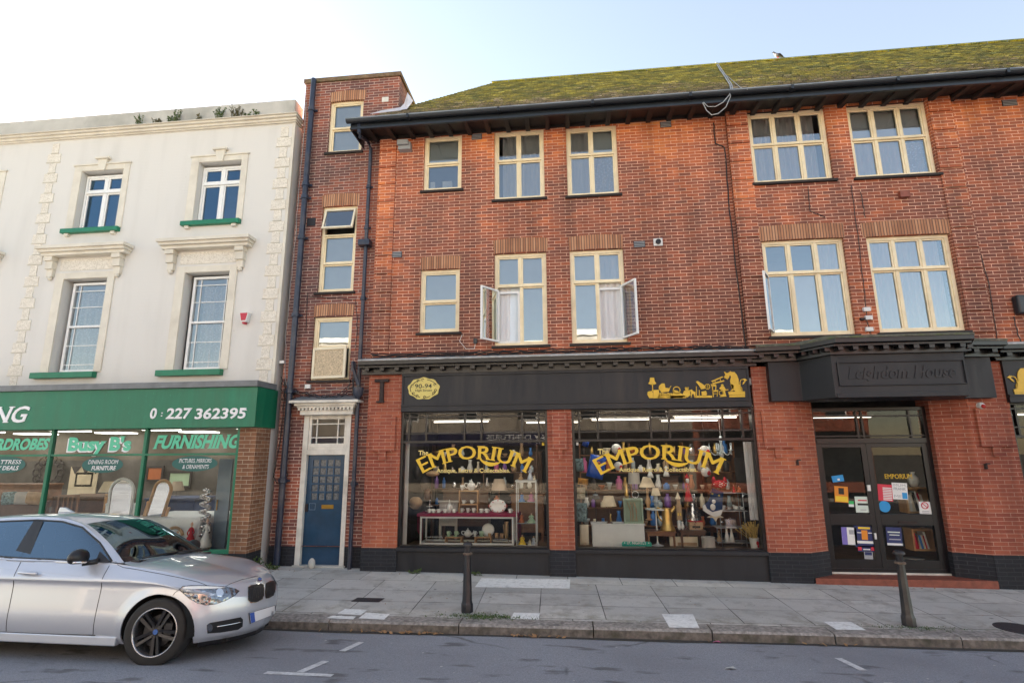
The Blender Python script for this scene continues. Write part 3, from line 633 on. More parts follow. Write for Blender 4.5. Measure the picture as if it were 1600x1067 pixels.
CT = P(700, 557, 10)[1]
cornice(brick_b, [(-4.0, 10, 0), (bx0 + .1, 10, 0)], CT)
cornice(brick_b, [(7.25, 10, 0), (XR, 10, 0)], CT)
# --- shopfront
SZ0, SZ1 = 2.985, CT-.33
mb = MB(); sx0 = P(628, 610, 9.95)[0]; sx1 = P(1171, 600, 9.95)[0]
mb.box(sx0, sx1, 9.95, 10.3, SZ0, SZ1)
mb.box(sx0, sx1, 9.925, 9.95, SZ1-.05, SZ1); mb.box(sx0, sx1, 9.915, 9.95, SZ0, SZ0+.035); mb.box(sx0, sx1, 9.93, 10.3, SZ0-.10, SZ0)
mb.box(sx0, sx0+.035, 9.935, 9.95, SZ0, SZ1); mb.box(sx1-.035, sx1, 9.935, 9.95, SZ0, SZ1)
fascia = mb.build('shop_fascia', M['blackboard'], brick_b, bevel=.003)
r2x0 = P(1572, 600, 9.95)[0]
mb = MB(); mb.box(r2x0, 12.6, 9.95, 10.3, SZ0, SZ1); mb.box(r2x0, 12.6, 9.915, 9.95, SZ0, SZ0+.035); mb.box(r2x0, 12.6, 9.93, 10.3, SZ0-.10, SZ0)
fascia2 = mb.build('shop_fascia', M['blackboard'], brick_b, bevel=.003)
p1x1 = P(625, 700, 10)[0]; p2x0 = P(856.5, 740, 10)[0]; p2x1 = P(895.5, 740, 10)[0]; p3x0 = P(1184, 695, 10)[0]; p3x1 = 3.91; p4x0 = 6.715; p4x1 = P(1590, 700, 10)[0]
PIER = [(XL, p1x1), (p2x0, p2x1), (p3x0, p3x1), (p4x0, p4x1)]
PLZ = P(1000, 860.5, 10)[1]
piers = []; plins = []
for q, (a, b) in enumerate(PIER):
    pier = MB(); plin = MB(); piers.append(pier); plins.append(plin); top = 3.598 if q != 1 else SZ0-.1
    pier.box(a, b, 10.0, 10.33, PLZ, top); plin.box(a-.004, b+.004, 9.985, 10.33, -.3, PLZ)
    cx = (a+b)/2; hw = min(.24, (b-a)/2-.09)
    if q == 0: cx = a + .33; 
    for wdt, z0, z1, pr in ((hw, 2.16, 2.80, .055), (hw*.30, 2.0, 2.16, .045)):
        pier.box(cx-wdt, cx+wdt, 10-pr, 10.01, z0, z1)
    pier.box(a+.003, b-.003, 9.985, 10.01, 2.80, 2.885)
for sgn, xa, xb, xc in ((1, 3.91, 4.26, 4.30), (-1, 6.715, 6.335, 6.26)):   # splayed reveals of the entrance
    k_i = 2 if sgn > 0 else 3
    for m, z0, z1, e in ((piers[k_i], PLZ, 3.0, 0), (plins[k_i], -.3, PLZ, .012)):
        e2 = e*sgn
        m.slab([(xa, 10.0-e*.3), (xb+e2, 10.22-e), (xc+e2, 10.24-e), (xc+e2, 10.6), (xa, 10.6)], z0, z1)
for a, b in zip(piers, plins): a.build('brick_pier', M['brick_pier'], brick_b); b.build('plinth', M['brick_black'], brick_b)
GY = 10.13
def shop_window(x0, x1, vb, hb, par):
    """vb: mullion xs in the transom lights, hb: heights of their bars"""
    z0, zt, z1 = PLZ+.015, P(770, 687.5, 10.1)[1], SZ0-.10
    mb = MB(); w = .045
    mb.box(x0, x0+w, 10.04, 10.2, z0, z1); mb.box(x1-w, x1, 10.04, 10.2, z0, z1); mb.box(x0+w, x1-w, 10.05, 10.2, z1-.03, z1); mb.box(x0+w, x1-w, 10.05, 10.19, zt-.045, zt)
    for v in vb: mb.box(v-.018, v+.018, 10.085, 10.16, zt, z1-.03)
    for h in hb: mb.box(x0+w, x1-w, 10.09, 10.155, h-.014, h+.014)
    mb.box(x0, x1, 10.045, 10.2, z0, z0+.02)
    o = mb.build('shop_window', M['black'], par, bevel=.003)
    g = MB(); g.quad((x0+w, GY, z0+.02), (x1-w, GY, z0+.02), (x1-w, GY, zt-.045), (x0+w, GY, zt-.045)); g.quad((x0+w, GY+.002, zt), (x1-w, GY+.002, zt), (x1-w, GY, z1-.03), (x0+w, GY, z1-.03)); g.build('pane', M['shopglass'], o)
    st = MB(); st.box(x0, x1, 10.03, 10.25, -.3, PLZ-.06); st.box(x0, x1, 9.965, 10.25, PLZ-.05, PLZ+.013)
    st.build('stallriser', M['blackboard'], o, bevel=.004)
    return o
z650 = P(740, 650.6, 10.12)[1]; z676 = P(740, 676.6, 10.12)[1]
xv = lambda px, y: P(px, y, 10.12)[0]
sw1 = shop_window(p1x1, p2x0, [xv(q, 660) for q in (640.5, 667, 726.5, 752.6, 815.7, 841.7)], [z650, z676], brick_b)
sw2 = shop_window(p2x1, p3x0, [xv(q, 655) for q in (904.4, 933.5, 1016, 1045, 1128.8, 1158.3)], [z650, z676], brick_b)
sw3 = shop_window(p4x1, 12.3, [p4x1 + .15, p4x1 + .45, p4x1+1.4, p4x1 + 1.7], [z650, z676], brick_b)
# --- entrance canopy
CZ0, CZ1 = 2.965, 3.66
plan = [(3.50, 9.86), (4.02, 9.86), (4.30, 9.29), (6.33, 9.29), (6.60, 9.86), (7.12, 9.86), (7.12, 10.2), (3.50, 10.2)]
mb = MB(); mb.slab(plan, CZ0, CZ1); mb.slab([(4.06, 9.84), (4.33, 9.275), (6.30, 9.275), (6.56, 9.84)], CZ0-.012, CZ0+.05)
px0, px1, _, _ = rect(1309, 1509, 564, 600, 9.28); pz1 = P(1409, 563.5, 9.28)[1]; pz0 = P(1409, 601.5, 9.28)[1]
members(mb, px0, px1, pz0, pz1, 9.265, 9.30, .018); mb.box(px0+.02, px1-.02, 9.278, 9.29, pz0-.13, pz0-.105)
canopy = mb.build('entrance_canopy', M['blackboard'], brick_b, bevel=.004)
cornice(brick_b, [(bx0+.02, 9.93, 0), (3.95, 9.86, 0), (4.28, 9.32, 0), (6.35, 9.32, 0), (6.66, 9.86, 0), (7.27, 9.93, 0)], CZ1 + .33, mossy=True)
MB().slab([(3.5, 9.9), (4.05, 9.86), (4.3, 9.32), (6.33, 9.32), (6.6, 9.86), (7.2, 9.9), (7.2, 10.2), (3.5, 10.2)], CZ1+.02, CZ1+.32).build('canopy_top', M['moss_lead'], canopy)
# --- shop doors
DY = 10.38; dx0, dx1 = 4.30, 6.26; dz0 = .085
zt1 = P(1355, 640, DY)[1] + .04; ztr = P(1360, 687, DY)[1]
mb = MB(); members(mb, dx0, dx1, dz0, zt1, DY-.03, DY+.06, .06); mb.box(dx0+.06, dx1-.06, DY-.04, DY+.06, ztr-.06, ztr+.03)
for z in (P(1350, 650, DY)[1], P(1350, 681, DY)[1]): mb.box(dx0+.06, dx1-.06, DY-.01, DY+.03, z-.014, z+.014)
mxx = P(1351, 690, DY)[0]
for x in (mxx-.09, mxx+.0, mxx+.80): mb.box(x-.016, x+.016, DY-.012, DY+.032, ztr+.03, zt1-.06)
dfr = mb.build('door_frame', M['black'], brick_b, bevel=.003)
MB().quad((dx0+.06, DY+.02, ztr), (dx1-.06, DY+.02, ztr), (dx1-.06, DY+.02, zt1-.06), (dx0+.06, DY+.02, zt1-.06)).build('pane', M['shopglass'], dfr)
zmid0, zmid1 = P(1370, 820, DY)[1], P(1370, 802.5, DY)[1]; zb = dz0 + .2
for a, b in ((dx0+.062, mxx-.002), (mxx+.002, dx1-.062)):
    mb = MB(); st = .085; t = ztr-.062
    mb.box(a, a+st, DY-.02, DY+.03, dz0+.01, t); mb.box(b-st, b, DY-.02, DY+.03, dz0+.01, t)
    for z0, z1 in ((dz0+.01, zb), (zmid0, zmid1), (t-.07, t)): mb.box(a+st, b-st, DY-.02, DY+.03, z0, z1)
    dd = mb.build('shop_door', M['black'], brick_b, bevel=.003)
    g = MB()
    for z0, z1 in ((zb, zmid0), (zmid1, t-.07)): g.quad((a+st, DY+.005, z0), (b-st, DY+.005, z0), (b-st, DY+.005, z1), (a+st, DY+.005, z1))
    g.build('pane', M['shopglass'], dd)
    if a < 5: MB().box(b-.075, b-.025, DY-.045, DY-.02, 1.42, 1.52).box(b-.065, b-.035, DY-.04, DY-.02, .62, .72).build('lock', M['plastic'], dd)
    else: MB().box(a+.35, a+.65, DY-.03, DY-.02, zmid0+.03, zmid0+.07).build('letterbox', M['iron'], dd)
mb = MB(); mb.slab([(3.93, 9.965), (6.70, 9.965), (6.33, 10.21), (6.26, 10.36), (4.30, 10.36), (4.26, 10.21)], -.3, .055)
mb.build('tiled_step', M['tile'], brick_b, bevel=.006); MB().box(4.31, 6.25, 10.33, 10.39, .056, .085).build('threshold', M['whiteworn'], brick_b)
# --- fittings on the walls
def fit(name, m, px, py, y, w, h, d, par=brick_b, bevel=.004, label=None):
    x, z = P(px, py, y); return MB().box(x-w/2, x+w/2, y-d, y+.01, z-h/2, z+h/2).build(name, M[m], par, bevel=bevel, label=label)
for px, py, w in ((745, 214, .22), (1040, 195, .22), (620, 398, .22), (999, 382, .22), (1577, 161, .26)):
    o = fit('air_brick', 'airbrick', px, py, 10, w, .13, .01)
    x, z = P(px, py, 10); mb = MB()
    for i in range(4): mb.box(x-w/2+.01, x+w/2-.01, 9.982, 9.991, z-.055+i*.032, z-.04+i*.032)
    mb.build('louvre', M['grey'], o)
x, z = P(634, 232, 10); mb = MB(); mb.box(x-.13, x+.10, 9.80, 10, z-.02, z+.09); mb.box(x-.12, x+.14, 9.86, 10, z-.10, z+.06); o = mb.build('flue_terminal', M['grey'], brick_b, bevel=.006, label='boxy pale grey flue terminal')
x, z = P(1028, 379, 10); o = MB().box(x-.085, x+.085, 9.97, 10, z-.075, z+.075).build('wall_vent', M['plastic'], brick_b, bevel=.006); MB().lathe([(.0, -.035), (.05, -.034), (.05, 0)], (x, 9.97, z), 16, axis='y').build('vent_hole', M['airbrick'], o)
fit('cowl_vent', 'tile', 1411, 305, 9.945, .17, .13, .07)
x, z = P(1592, 478, 10); MB().box(x-.11, x+.14, 9.86, 10, z-.17, z+.17).build('alarm_box', M['gutter'], brick_b, bevel=.03)
for px, py, s in ((1353, 484, 1), (1356, 497, 1), (1357, 515, 1), (1346, 499, .6)): fit('junction_box', 'plastic' if s == 1 else 'iron', px, py, 9.945, .12*s, .075*s, .05)
fit('junction_box', 'gutter', 743, 533, 10, .07, .10, .04)
x, z = P(1531, 634, 9.98); o = MB().lathe([(.06, 0), (.06, -.05), (.04, -.09), (.0, -.10)], (x, 10, z), 14, axis='y').build('alarm_lamp', M['plastic'], brick_b, smooth=True)
M['redlamp'] = pm('red_lens', (.40, .02, .015), .2, var=0); MB().ball((x, 9.905, z-.012), .035, 10).build('lens', M['redlamp'], o, smooth='all')
x0, z0 = P(597, 610, 9.98); mb = MB(); mb.box(x0-.035, x0+.035, 9.94, 10, z0-.20, z0+.19); mb.box(x0-.14, x0+.13, 9.93, 9.99, z0+.16, z0+.215); mb.box(x0-.09, x0+.05, 9.935, 9.99, z0-.235, z0-.20); mb.build('sign_bracket', M['iron'], brick_b)
for px, py in ((1246, 722), (1540, 728)):
    x, z = P(px, py, 9.98); MB().box(x-.012, x+.012, 9.95, 10, z-.05, z+.04).box(x-.012, x+.045, 9.93, 9.955, z+.03, z+.05).build('wall_hook', M['iron'], brick_b)
# ---------------------------------------------------------------- stair tower with the blue door
T_Y = 10.2; TF = 10.27
tower = thing('brick_stair_tower', 'narrow sooty brick tower with three cream windows above a blue door', 'building', (-4.7, 10.2, 0))
TX0, TX1, TZ = -5.765, -3.577, 10.34
T = {'t1': rect(516, 568, 160, 240.5, TF), 't2': rect(502.3, 557.2, 324.5, 457.8, TF), 't3': rect(489.8, 550, 496, 594.6, TF)}
dr = rect(468.3, 543.5, 645, 886, T_Y); dr = (dr[0], dr[1], -.2, P(513, 645, T_Y)[1])
mb = MB(); wall_grid(mb, TX0, TX1, .42, TZ, list(T.values()) + [(dr[0], dr[1], .42, dr[3])], T_Y)
mb.quad((TX1, T_Y, 0), (TX1, 14, 0), (TX1, 14, TZ), (TX1, T_Y, TZ)); mb.quad((TX0, T_Y, 0), (TX0, T_Y, TZ), (TX0, 14, TZ), (TX0, 14, 0)); mb.quad((TX0, 14, 0), (TX0, 14, TZ), (TX1, 14, TZ), (TX1, 14, 0)); mb.quad((TX0, T_Y, TZ), (TX1, T_Y, TZ), (TX1, 14, TZ), (TX0, 14, TZ))
mb.build('wall', M['brick_tower'], tower)
for a, b in ((TX0, dr[0]), (dr[1], XL+.01)): MB().box(a, b, T_Y-.012, T_Y+.2, -.3, .42).build('plinth', M['brick_black'], tower)
M['coping'] = pm('lichened_brick_coping', (.20, .13, .075), .9, var=.4, scale=14, dirt=((.10, .15, .06), .8))
mb = MB(); mb.box(TX0-.04, TX1+.04, T_Y-.045, T_Y+.25, TZ, TZ+.10); mb.box(TX1-.25, TX1+.04, T_Y+.25, 14, TZ, TZ+.10); mb.box(TX0-.04, TX0+.2, T_Y+.25, 14, TZ, TZ+.10); mb.build('coping', M['coping'], tower, bevel=.01)
MB().box(TX0+.03, TX1-.03, 11.4, 11.43, .3, TZ-.1).build('inner_wall', M['room'], tower)
t1 = window(tower, T['t1'], TF, [], [.48], curtains=[(.03, .97, 0, .97, 'blind')]); sill(t1, T['t1'], T_Y, 'timber_dark')
t2 = window(tower, T['t2'], TF, [], [.335, .665], skip=[(0, 2)], curtains=[(.03, .97, 0, .66, 'blind')]); sill(t2, T['t2'], T_Y, 'timber_dark')
t3 = window(tower, T['t3'], TF, [], [.51], skip=[(0, 0)], curtains=[(.03, .97, .5, .97, 'blind')]); sill(t3, T['t3'], T_Y, 'timber_dark')
a = T['t2']; mb = MB(); members(mb, a[0]+.05, a[1]-.05, 0, .50, -.02, .02, .04)
Mx = Matrix.Translation((0, TF-.02, a[3]-.06)) @ Matrix.Rotation(R(-16), 4, 'X') @ Matrix.Translation((0, 0, -.50)); mb.xf(Mx); o = mb.build('open_casement', M['creamw'], t2)
g = MB(); g.quad((a[0]+.09, 0, .04), (a[1]-.09, 0, .04), (a[1]-.09, 0, .46), (a[0]+.09, 0, .46)); g.xf(Mx); g.build('pane', M['glass'], o)
a = T['t3']; leaf(t3, (a[0]+.04, 10.19), (a[1]-.04, 10.10), a[2]+.03, a[2]+.66, 0, 0, 'creamw', .05, 'frost')
for q in ((517, 571.5, 143.5, 158), (504, 561.5, 304.5, 322.5), (491, 553, 477, 494)): lintel(tower, rect(*q, T_Y), T_Y)
fit('air_brick', 'whiteworn', 602, 156, T_Y, .15, .12, .01, tower); fit('air_brick', 'airbrick', 486.5, 347, T_Y, .19, .18, .012, tower)
# door, fanlight and hood
x0, x1 = dr[0], dr[1]; zt = P(513, 708, T_Y)[1]; gz = zp(-4.6, 10.2)
mb = MB(); mb.box(x0, x0+.10, T_Y-.02, T_Y+.14, gz, dr[3]); mb.box(x1-.09, x1, T_Y-.02, T_Y+.14, gz, dr[3]); mb.box(x0+.10, x1-.09, T_Y-.015, T_Y+.14, zt-.03, zt+.07); mb.box(x0+.1, x1-.09, T_Y-.01, T_Y+.12, dr[3]-.07, dr[3])
fz0, fz1 = zt+.07, dr[3]-.07; fx0, fx1 = x0+.10, x1-.09
members(mb, fx0, fx1, fz0, fz1, T_Y+.01, T_Y+.07, .05); mb.box(fx0+.05, fx1-.05, T_Y+.01, T_Y+.06, fz0+.05, fz0+.12)
for f in (.16, .80): xx = fx0+.05+(fx1-fx0-.1)*f; mb.box(xx-.012, xx+.012, T_Y+.015, T_Y+.06, fz0+.12, fz1-.05)
for f in (.24, .80): zz = fz0+.12+(fz1-fz0-.17)*f; mb.box(fx0+.05, fx1-.05, T_Y+.018, T_Y+.058, zz-.012, zz+.012)
o = mb.build('door_frame', M['whiteworn'], tower, bevel=.004); MB().quad((fx0+.05, T_Y+.04, fz0+.1), (fx1-.05, T_Y+.04, fz0+.1), (fx1-.05, T_Y+.04, fz1-.05), (fx0+.05, T_Y+.04, fz1-.05)).build('pane', M['shopglass'], o)
lx0, lx1, lz0, lz1 = fx0+.004, fx1-.004, gz+.03, zt-.034; DYT = T_Y+.06
def fl_(fx, fz): return lx0+(lx1-lx0)*fx, lz0+(lz1-lz0)*fz
mb = MB(); holes = []
for i in range(4):
    for j in range(5):
        a_, b_ = fl_(.135+i*.19, .955-(j+1)*.078+.018); c_, d_ = fl_(.135+(i+1)*.19-.035, .955-j*.078)
        holes.append((a_, c_, b_, d_))
wall_grid(mb, lx0, lx1, lz0, lz1, holes, DYT, .025)
door = mb.build('blue_door', M['door_blue'], tower)
mb = MB()
for h in holes: mb.quad((h[0], DYT+.02, h[2]), (h[1], DYT+.02, h[2]), (h[1], DYT+.02, h[3]), (h[0], DYT+.02, h[3]))
M['obscure'] = pm('obscured_dark_glass', (.14, .15, .16), .2, var=.5, scale=30, bump=.5); mb.build('pane', M['obscure'], door)
cx_, cz_ = fl_(.60, .515); MB().box(cx_-.13, cx_+.11, DYT-.012, DYT, cz_-.03, cz_+.045).build('letterbox', M['brass'], door, bevel=.004)
cx_, cz_ = fl_(.05, .50); MB().box(cx_-.02, cx_+.02, DYT-.03, DYT, cz_-.05, cz_+.09).build('lock', M['iron'], door)
cx_, cz_ = fl_(.16, .52); mb = MB(); members(mb, cx_-.04, cx_+.08, cz_-.06, cz_+.06, DYT-.002, DYT, .004)
put_text(mb, '85A', cx_-.02, cz_-.01, DYT-.002, .03, .07, thick=0) if False else None
M['chalk'] = pm('faded_white_scrawl', (.30, .40, .52), .8, var=.2); mb.build('faded_scrawl', M['chalk'], door)
MB().box(x0-.03, x1+.03, T_Y-.06, T_Y+.2, gz-.1, gz+.03).build('doorstep', M['concrete'], tower, bevel=.01)
hx0, hx1 = P(456, 627, 9.98)[0], P(560, 625, 9.98)[0]; hz = P(508, 629, 9.95)[1]
mb = MB(); mb.box(hx0-.02, hx1+.02, 9.90, T_Y, hz, hz+.05); mb.box(hx0+.06, hx1-.06, 9.96, T_Y, hz-.05, hz); mb.box(hx0+.14, hx1-.14, 10.06, T_Y, hz-.22, hz-.09); mb.box(hx0+.10, hx1-.10, 10.0, T_Y, hz-.09, hz-.05)
n = 15
for i in range(n):
    x = hx0+.14 + (hx1-hx0-.28)*i/(n-1); mb.box(x-.022, x+.022, 10.005, 10.07, hz-.135, hz-.09)
hood = mb.build('door_hood', M['whiteworn'], tower, bevel=.004); MB().add([(hx0, 9.90, hz+.052), (hx1, 9.90, hz+.052), (hx1-.08, T_Y, hz+.16), (hx0+.08, T_Y, hz+.16)], [(0, 1, 2, 3)]).build('lead_capping', M['lead'], hood)
# drainpipes
def pipe(name, par, pts, r, collars, m, label=None):
    mb = MB(); mb.tube(pts, r, 12); o = mb.build(name, M[m], par, smooth=True, label=label)
    for p in collars:
        c = MB(); c.lathe([(r, 0), (r*1.35, .01), (r*1.35, .09), (r, .10)], p, 12); c.box(p[0]-r*2.0, p[0]+r*2.0, p[1]+r*.6, p[1]+r*1.1, p[2]+.03, p[2]+.07)
        c.build('collar', M[m], o, smooth=True)
    return o
px_ = P(460, 496, 10.05)[0]; PYp = 10.09
pipe('soil_pipe', tower, [(px_, PYp, .1), (px_, PYp, TZ+.02)], .058, [(px_, PYp, P(0+q, y, PYp)[1]) for q, y in ((484, 175), (476, 292), (472, 312), (469, 375), (460, 496), (450, 615), (439, 755))], 'bluepipe')
dx_ = P(573, 348, 10.08)[0]; zc = P(577, 232, 10.08)[1]; gx_ = -4.12
pipe('downpipe', tower, [(gx_, 9.44, 8.70), (gx_, 9.44, 8.50), (gx_+.02, 9.47, 8.42), (dx_-.04, 10.0, zc+.13), (dx_, 10.1, zc), (dx_, 10.1, .05)], .038, [(dx_, 10.1, P(565, y, 10.1)[1]) for y in (296, 360, 470, 760)], 'bluepipe')
mb = MB(); z = P(571, 382, 10.1)[1]; mb.box(dx_-.13, dx_+.11, 9.98, 10.17, z-.05, z+.075); o = mb.build('rainwater_hopper', M['bluepipe'], tower, bevel=.01)
z = P(561, 610, 10.0)[1]; MB().lathe([(.03, -.16), (.09, -.09), (.10, .05), (.08, .06)], (dx_+.05, 9.97, z), 14).tube([(dx_-.06, 9.9, CT-.06), (dx_-.06, 9.93, CT-.2), (dx_+.05, 9.97, z+.1)], .035, 10).build('rainwater_hopper', M['bluepipe'], tower, smooth=True)
# cables clipped to the walls
def cable(pts, r, m, par, name='cable', jig=0, n=6):
    q = []
    for a, b in zip(pts[:-1], pts[1:]):
        for i in range(n): q.append(Vector(a).lerp(Vector(b), i/n) + Vector((random.uniform(-jig, jig), 0, random.uniform(-jig, jig))))
    q.append(Vector(pts[-1])); return MB().tube(q, r, 6).build(name, M[m], par, smooth=True)
def wp(px, py, y): x, z = P(px, py, y); return (x, y, z)
cable([wp(*q, T_Y-.012) for q in ((479, 160), (477, 190), (472, 240), (466, 310), (461, 380), (455, 440), (447, 520), (445, 585), (450, 610), (470, 615), (500, 610), (545, 606), (552, 560))], .006, 'cable', tower, jig=.012)
for k in range(5):
    cable([wp(440+random.uniform(-4, 4), 590+8*k, T_Y-.02-.006*k), wp(448, 604+6*k, T_Y-.05), wp(470+random.uniform(-6, 6), 612+3*k, T_Y-.03), wp(500, 618+1.5*k, T_Y-.16), wp(530, 615+2*k, T_Y-.16), wp(550, 600+5*k, T_Y-.05), wp(556, 565, T_Y-.03)], .008, 'cabled', tower, jig=.02)
cable([wp(*q, T_Y-.015) for q in ((446, 590), (443, 640), (438, 690), (429, 735), (427, 745), (434, 756), (446, 752), (449, 740), (441, 730), (434, 733))], .008, 'cabled', tower, jig=.008)
cable([wp(*q, T_Y-.012) for q in ((481, 458), (480, 468), (478, 520))], .006, 'cabled', tower); cable([wp(*q, T_Y-.012) for q in ((484, 464), (520, 466), (555, 468), (558, 500), (556, 548))], .006, 'cabled', tower, jig=.012)
fit('junction_box', 'plastic', 482, 604, T_Y, .11, .08, .05, tower); fit('junction_box', 'plastic', 442, 566, T_Y, .1, .06, .05, tower)
for y_ in (551, 553.5, 556): cable([wp(580, y_+3, 9.985), wp(700, y_, 9.985), wp(800, y_-3, 9.985), wp(900, y_-6, 9.985), wp(1000, y_-8, 9.985), wp(1100, y_-10, 9.985), wp(1170, y_-9, 9.93)], .012, 'cabled', brick_b, jig=.016, n=14)
cable([wp(722, 523, 9.99), wp(718, 533, 9.99), wp(728, 545, 9.99), wp(741, 545, 9.99), wp(743, 536, 9.99)], .005, 'plastic', brick_b)
for pts in (((1115, 192), (1118, 225), (1132, 230), (1140, 330), (1155, 460), (1166, 552)), ((1478, 160), (1492, 280), (1515, 420), (1535, 552)), ((1500, 270), (1512, 330), (1545, 440), (1560, 545)), ((1330, 290), (1342, 380), (1350, 450), (1355, 500), (1366, 540)), ((1262, 292), (1266, 330), (1290, 340)), ((1345, 300), (1352, 340))):
    cable([wp(*q, 9.985 if pts[0][0] in (1115, 1478, 1500) else 9.93) for q in pts], .011 if pts[0][0] == 1115 else .006, 'cabled', brick_b, jig=.008)
cable([wp(1584, 495, 9.97), wp(1590, 520, 9.96), wp(1597, 540, 9.96)], .008, 'cabled', brick_b, jig=.01)
# aerial leads over the roof and looped at the gutter
def rp(px, py):
    d = ray(px, py); nrm = Vector((0, -(RZ-EZ), RY-EY)).normalized(); k = (Vector((0, EY, EZ)) - Vector((0, 0, CAMZ))).dot(nrm) / d.dot(nrm); return Vector((0, 0, CAMZ)) + d*k + nrm*.03
ca = [rp(1118, 100.5), rp(1124, 110), rp(1132, 122), rp(1140, 135), rp(1142, 143)]
mb = MB(); mb.tube(ca, .012, 6); mb.tube([c + Vector((.03, -.01, .0)) for c in ca], .010, 6)
def gp(px, py, y=9.27): x, z = P(px, py, y); return (x, y, z)
mb.tube([ca[-1], gp(1140, 148), gp(1130, 160), gp(1118, 167), gp(1106, 167), gp(1099, 160)], .009, 6); mb.tube([ca[-1], gp(1141, 152), gp(1134, 168), gp(1122, 178), gp(1112, 180), gp(1104, 173), gp(1098, 161)], .009, 6)
mb.tube([rp(1124, 112), rp(1140, 125), rp(1157, 140), gp(1168, 140)], .006, 6)
mb.build('aerial_lead', M['cable'], brick_b, smooth=True)

# ---------------------------------------------------------------- cream building with the green shopfront
W_Y = 10.08
cream = thing('cream_building', 'cream painted building with green sills and parapet above a green fascia furniture shop', 'building', (-10, 10.08, 0))
CX1 = -5.865; CX0 = -18.0; PT = 9.87
op = {'a': rect(122, 186.7, 267, 357, W_Y), 'b': rect(307, 373, 253, 345, W_Y), 'c': rect(89, 157.5, 436, 581.5, W_Y), 'd': rect(281.3, 351.5, 426, 577.6, W_Y)}
dxw = op['b'][0] - op['a'][0]
dxw += .27
op['e'] = (op['a'][0]-dxw, op['a'][1]-dxw, op['a'][2], op['a'][3]); op['f'] = (op['c'][0]-dxw, op['c'][1]-dxw, op['c'][2], op['c'][3])
mb = MB(); wall_grid(mb, CX0, CX1, 3.4, 9.3, list(op.values()), W_Y, .22)
mb.quad((CX1, W_Y, 0), (CX1, 16, 0), (CX1, 16, 9.3), (CX1, W_Y, 9.3)); mb.quad((CX0, W_Y, 0), (CX0, W_Y, 9.3), (CX0, 16, 9.3), (CX0, 16, 0)); mb.quad((CX0, 16, 0), (CX0, 16, 9.5), (CX1, 16, 9.5), (CX1, 16, 0)); mb.quad((CX0, W_Y, 9.4), (CX1, W_Y, 9.4), (CX1, 16, 9.4), (CX0, 16, 9.4))
mb.build('wall', M['stucco'], cream)
MB().box(CX0+.05, CX1-.05, 11.2, 11.23, 3.5, 9.3).build('inner_wall', M['room'], cream); MB().box(CX0+.02, CX1-.02, 10.35, 15.9, 6.45, 6.55).box(CX0+.02, CX1-.02, 9.75, 15.9, 3.0, 3.1).build('floor_slab', M['room'], cream)
cz1, cz0 = 9.44, 9.285
mb = MB(); mb.box(CX0, CX1-.045, W_Y-.02, W_Y+.35, cz1, PT); mb.build('parapet', M['concrete'], cream, bevel=.02)
mb = MB()
for d, a, b in ((.05, cz0, cz0+.03), (.09, cz0+.03, cz0+.085), (.14, cz0+.085, cz0+.10), (.13, cz0+.10, cz0+.14), (.17, cz0+.14, cz1)): mb.box(CX0, CX1+d*.6, W_Y-d, W_Y+.2, a, b)
mb.build('cornice', M['trim'], cream, bevel=.006)
for (xa, xb) in ((CX1-.40, CX1-.075), (P(57, 400, W_Y)[0]-.15, P(57, 400, W_Y)[0]+.15)):
    mv = MB(); c_ = (xa+xb)/2; z = 9.20; q = 0
    while z > 3.7:
        h = .22 if q % 2 else .25; hw = .165 if q % 2 else .085
        mv.box(c_-hw, c_+hw, W_Y-.012, W_Y+.01, z-h+.02, z); mv.box(c_-hw-.012, c_+hw+.012, W_Y-.018, W_Y+.01, z-h, z-h+.02, 1); z -= h + .012; q += 1
    mv.build('quoin', [M['vermic'], M['trim']], cream)
mb = MB(); mb.box(CX1-.06, CX1+.002, W_Y-.02, W_Y+.05, 3.5, 9.28); mb.build('quoin_edging', M['trim'], cream)
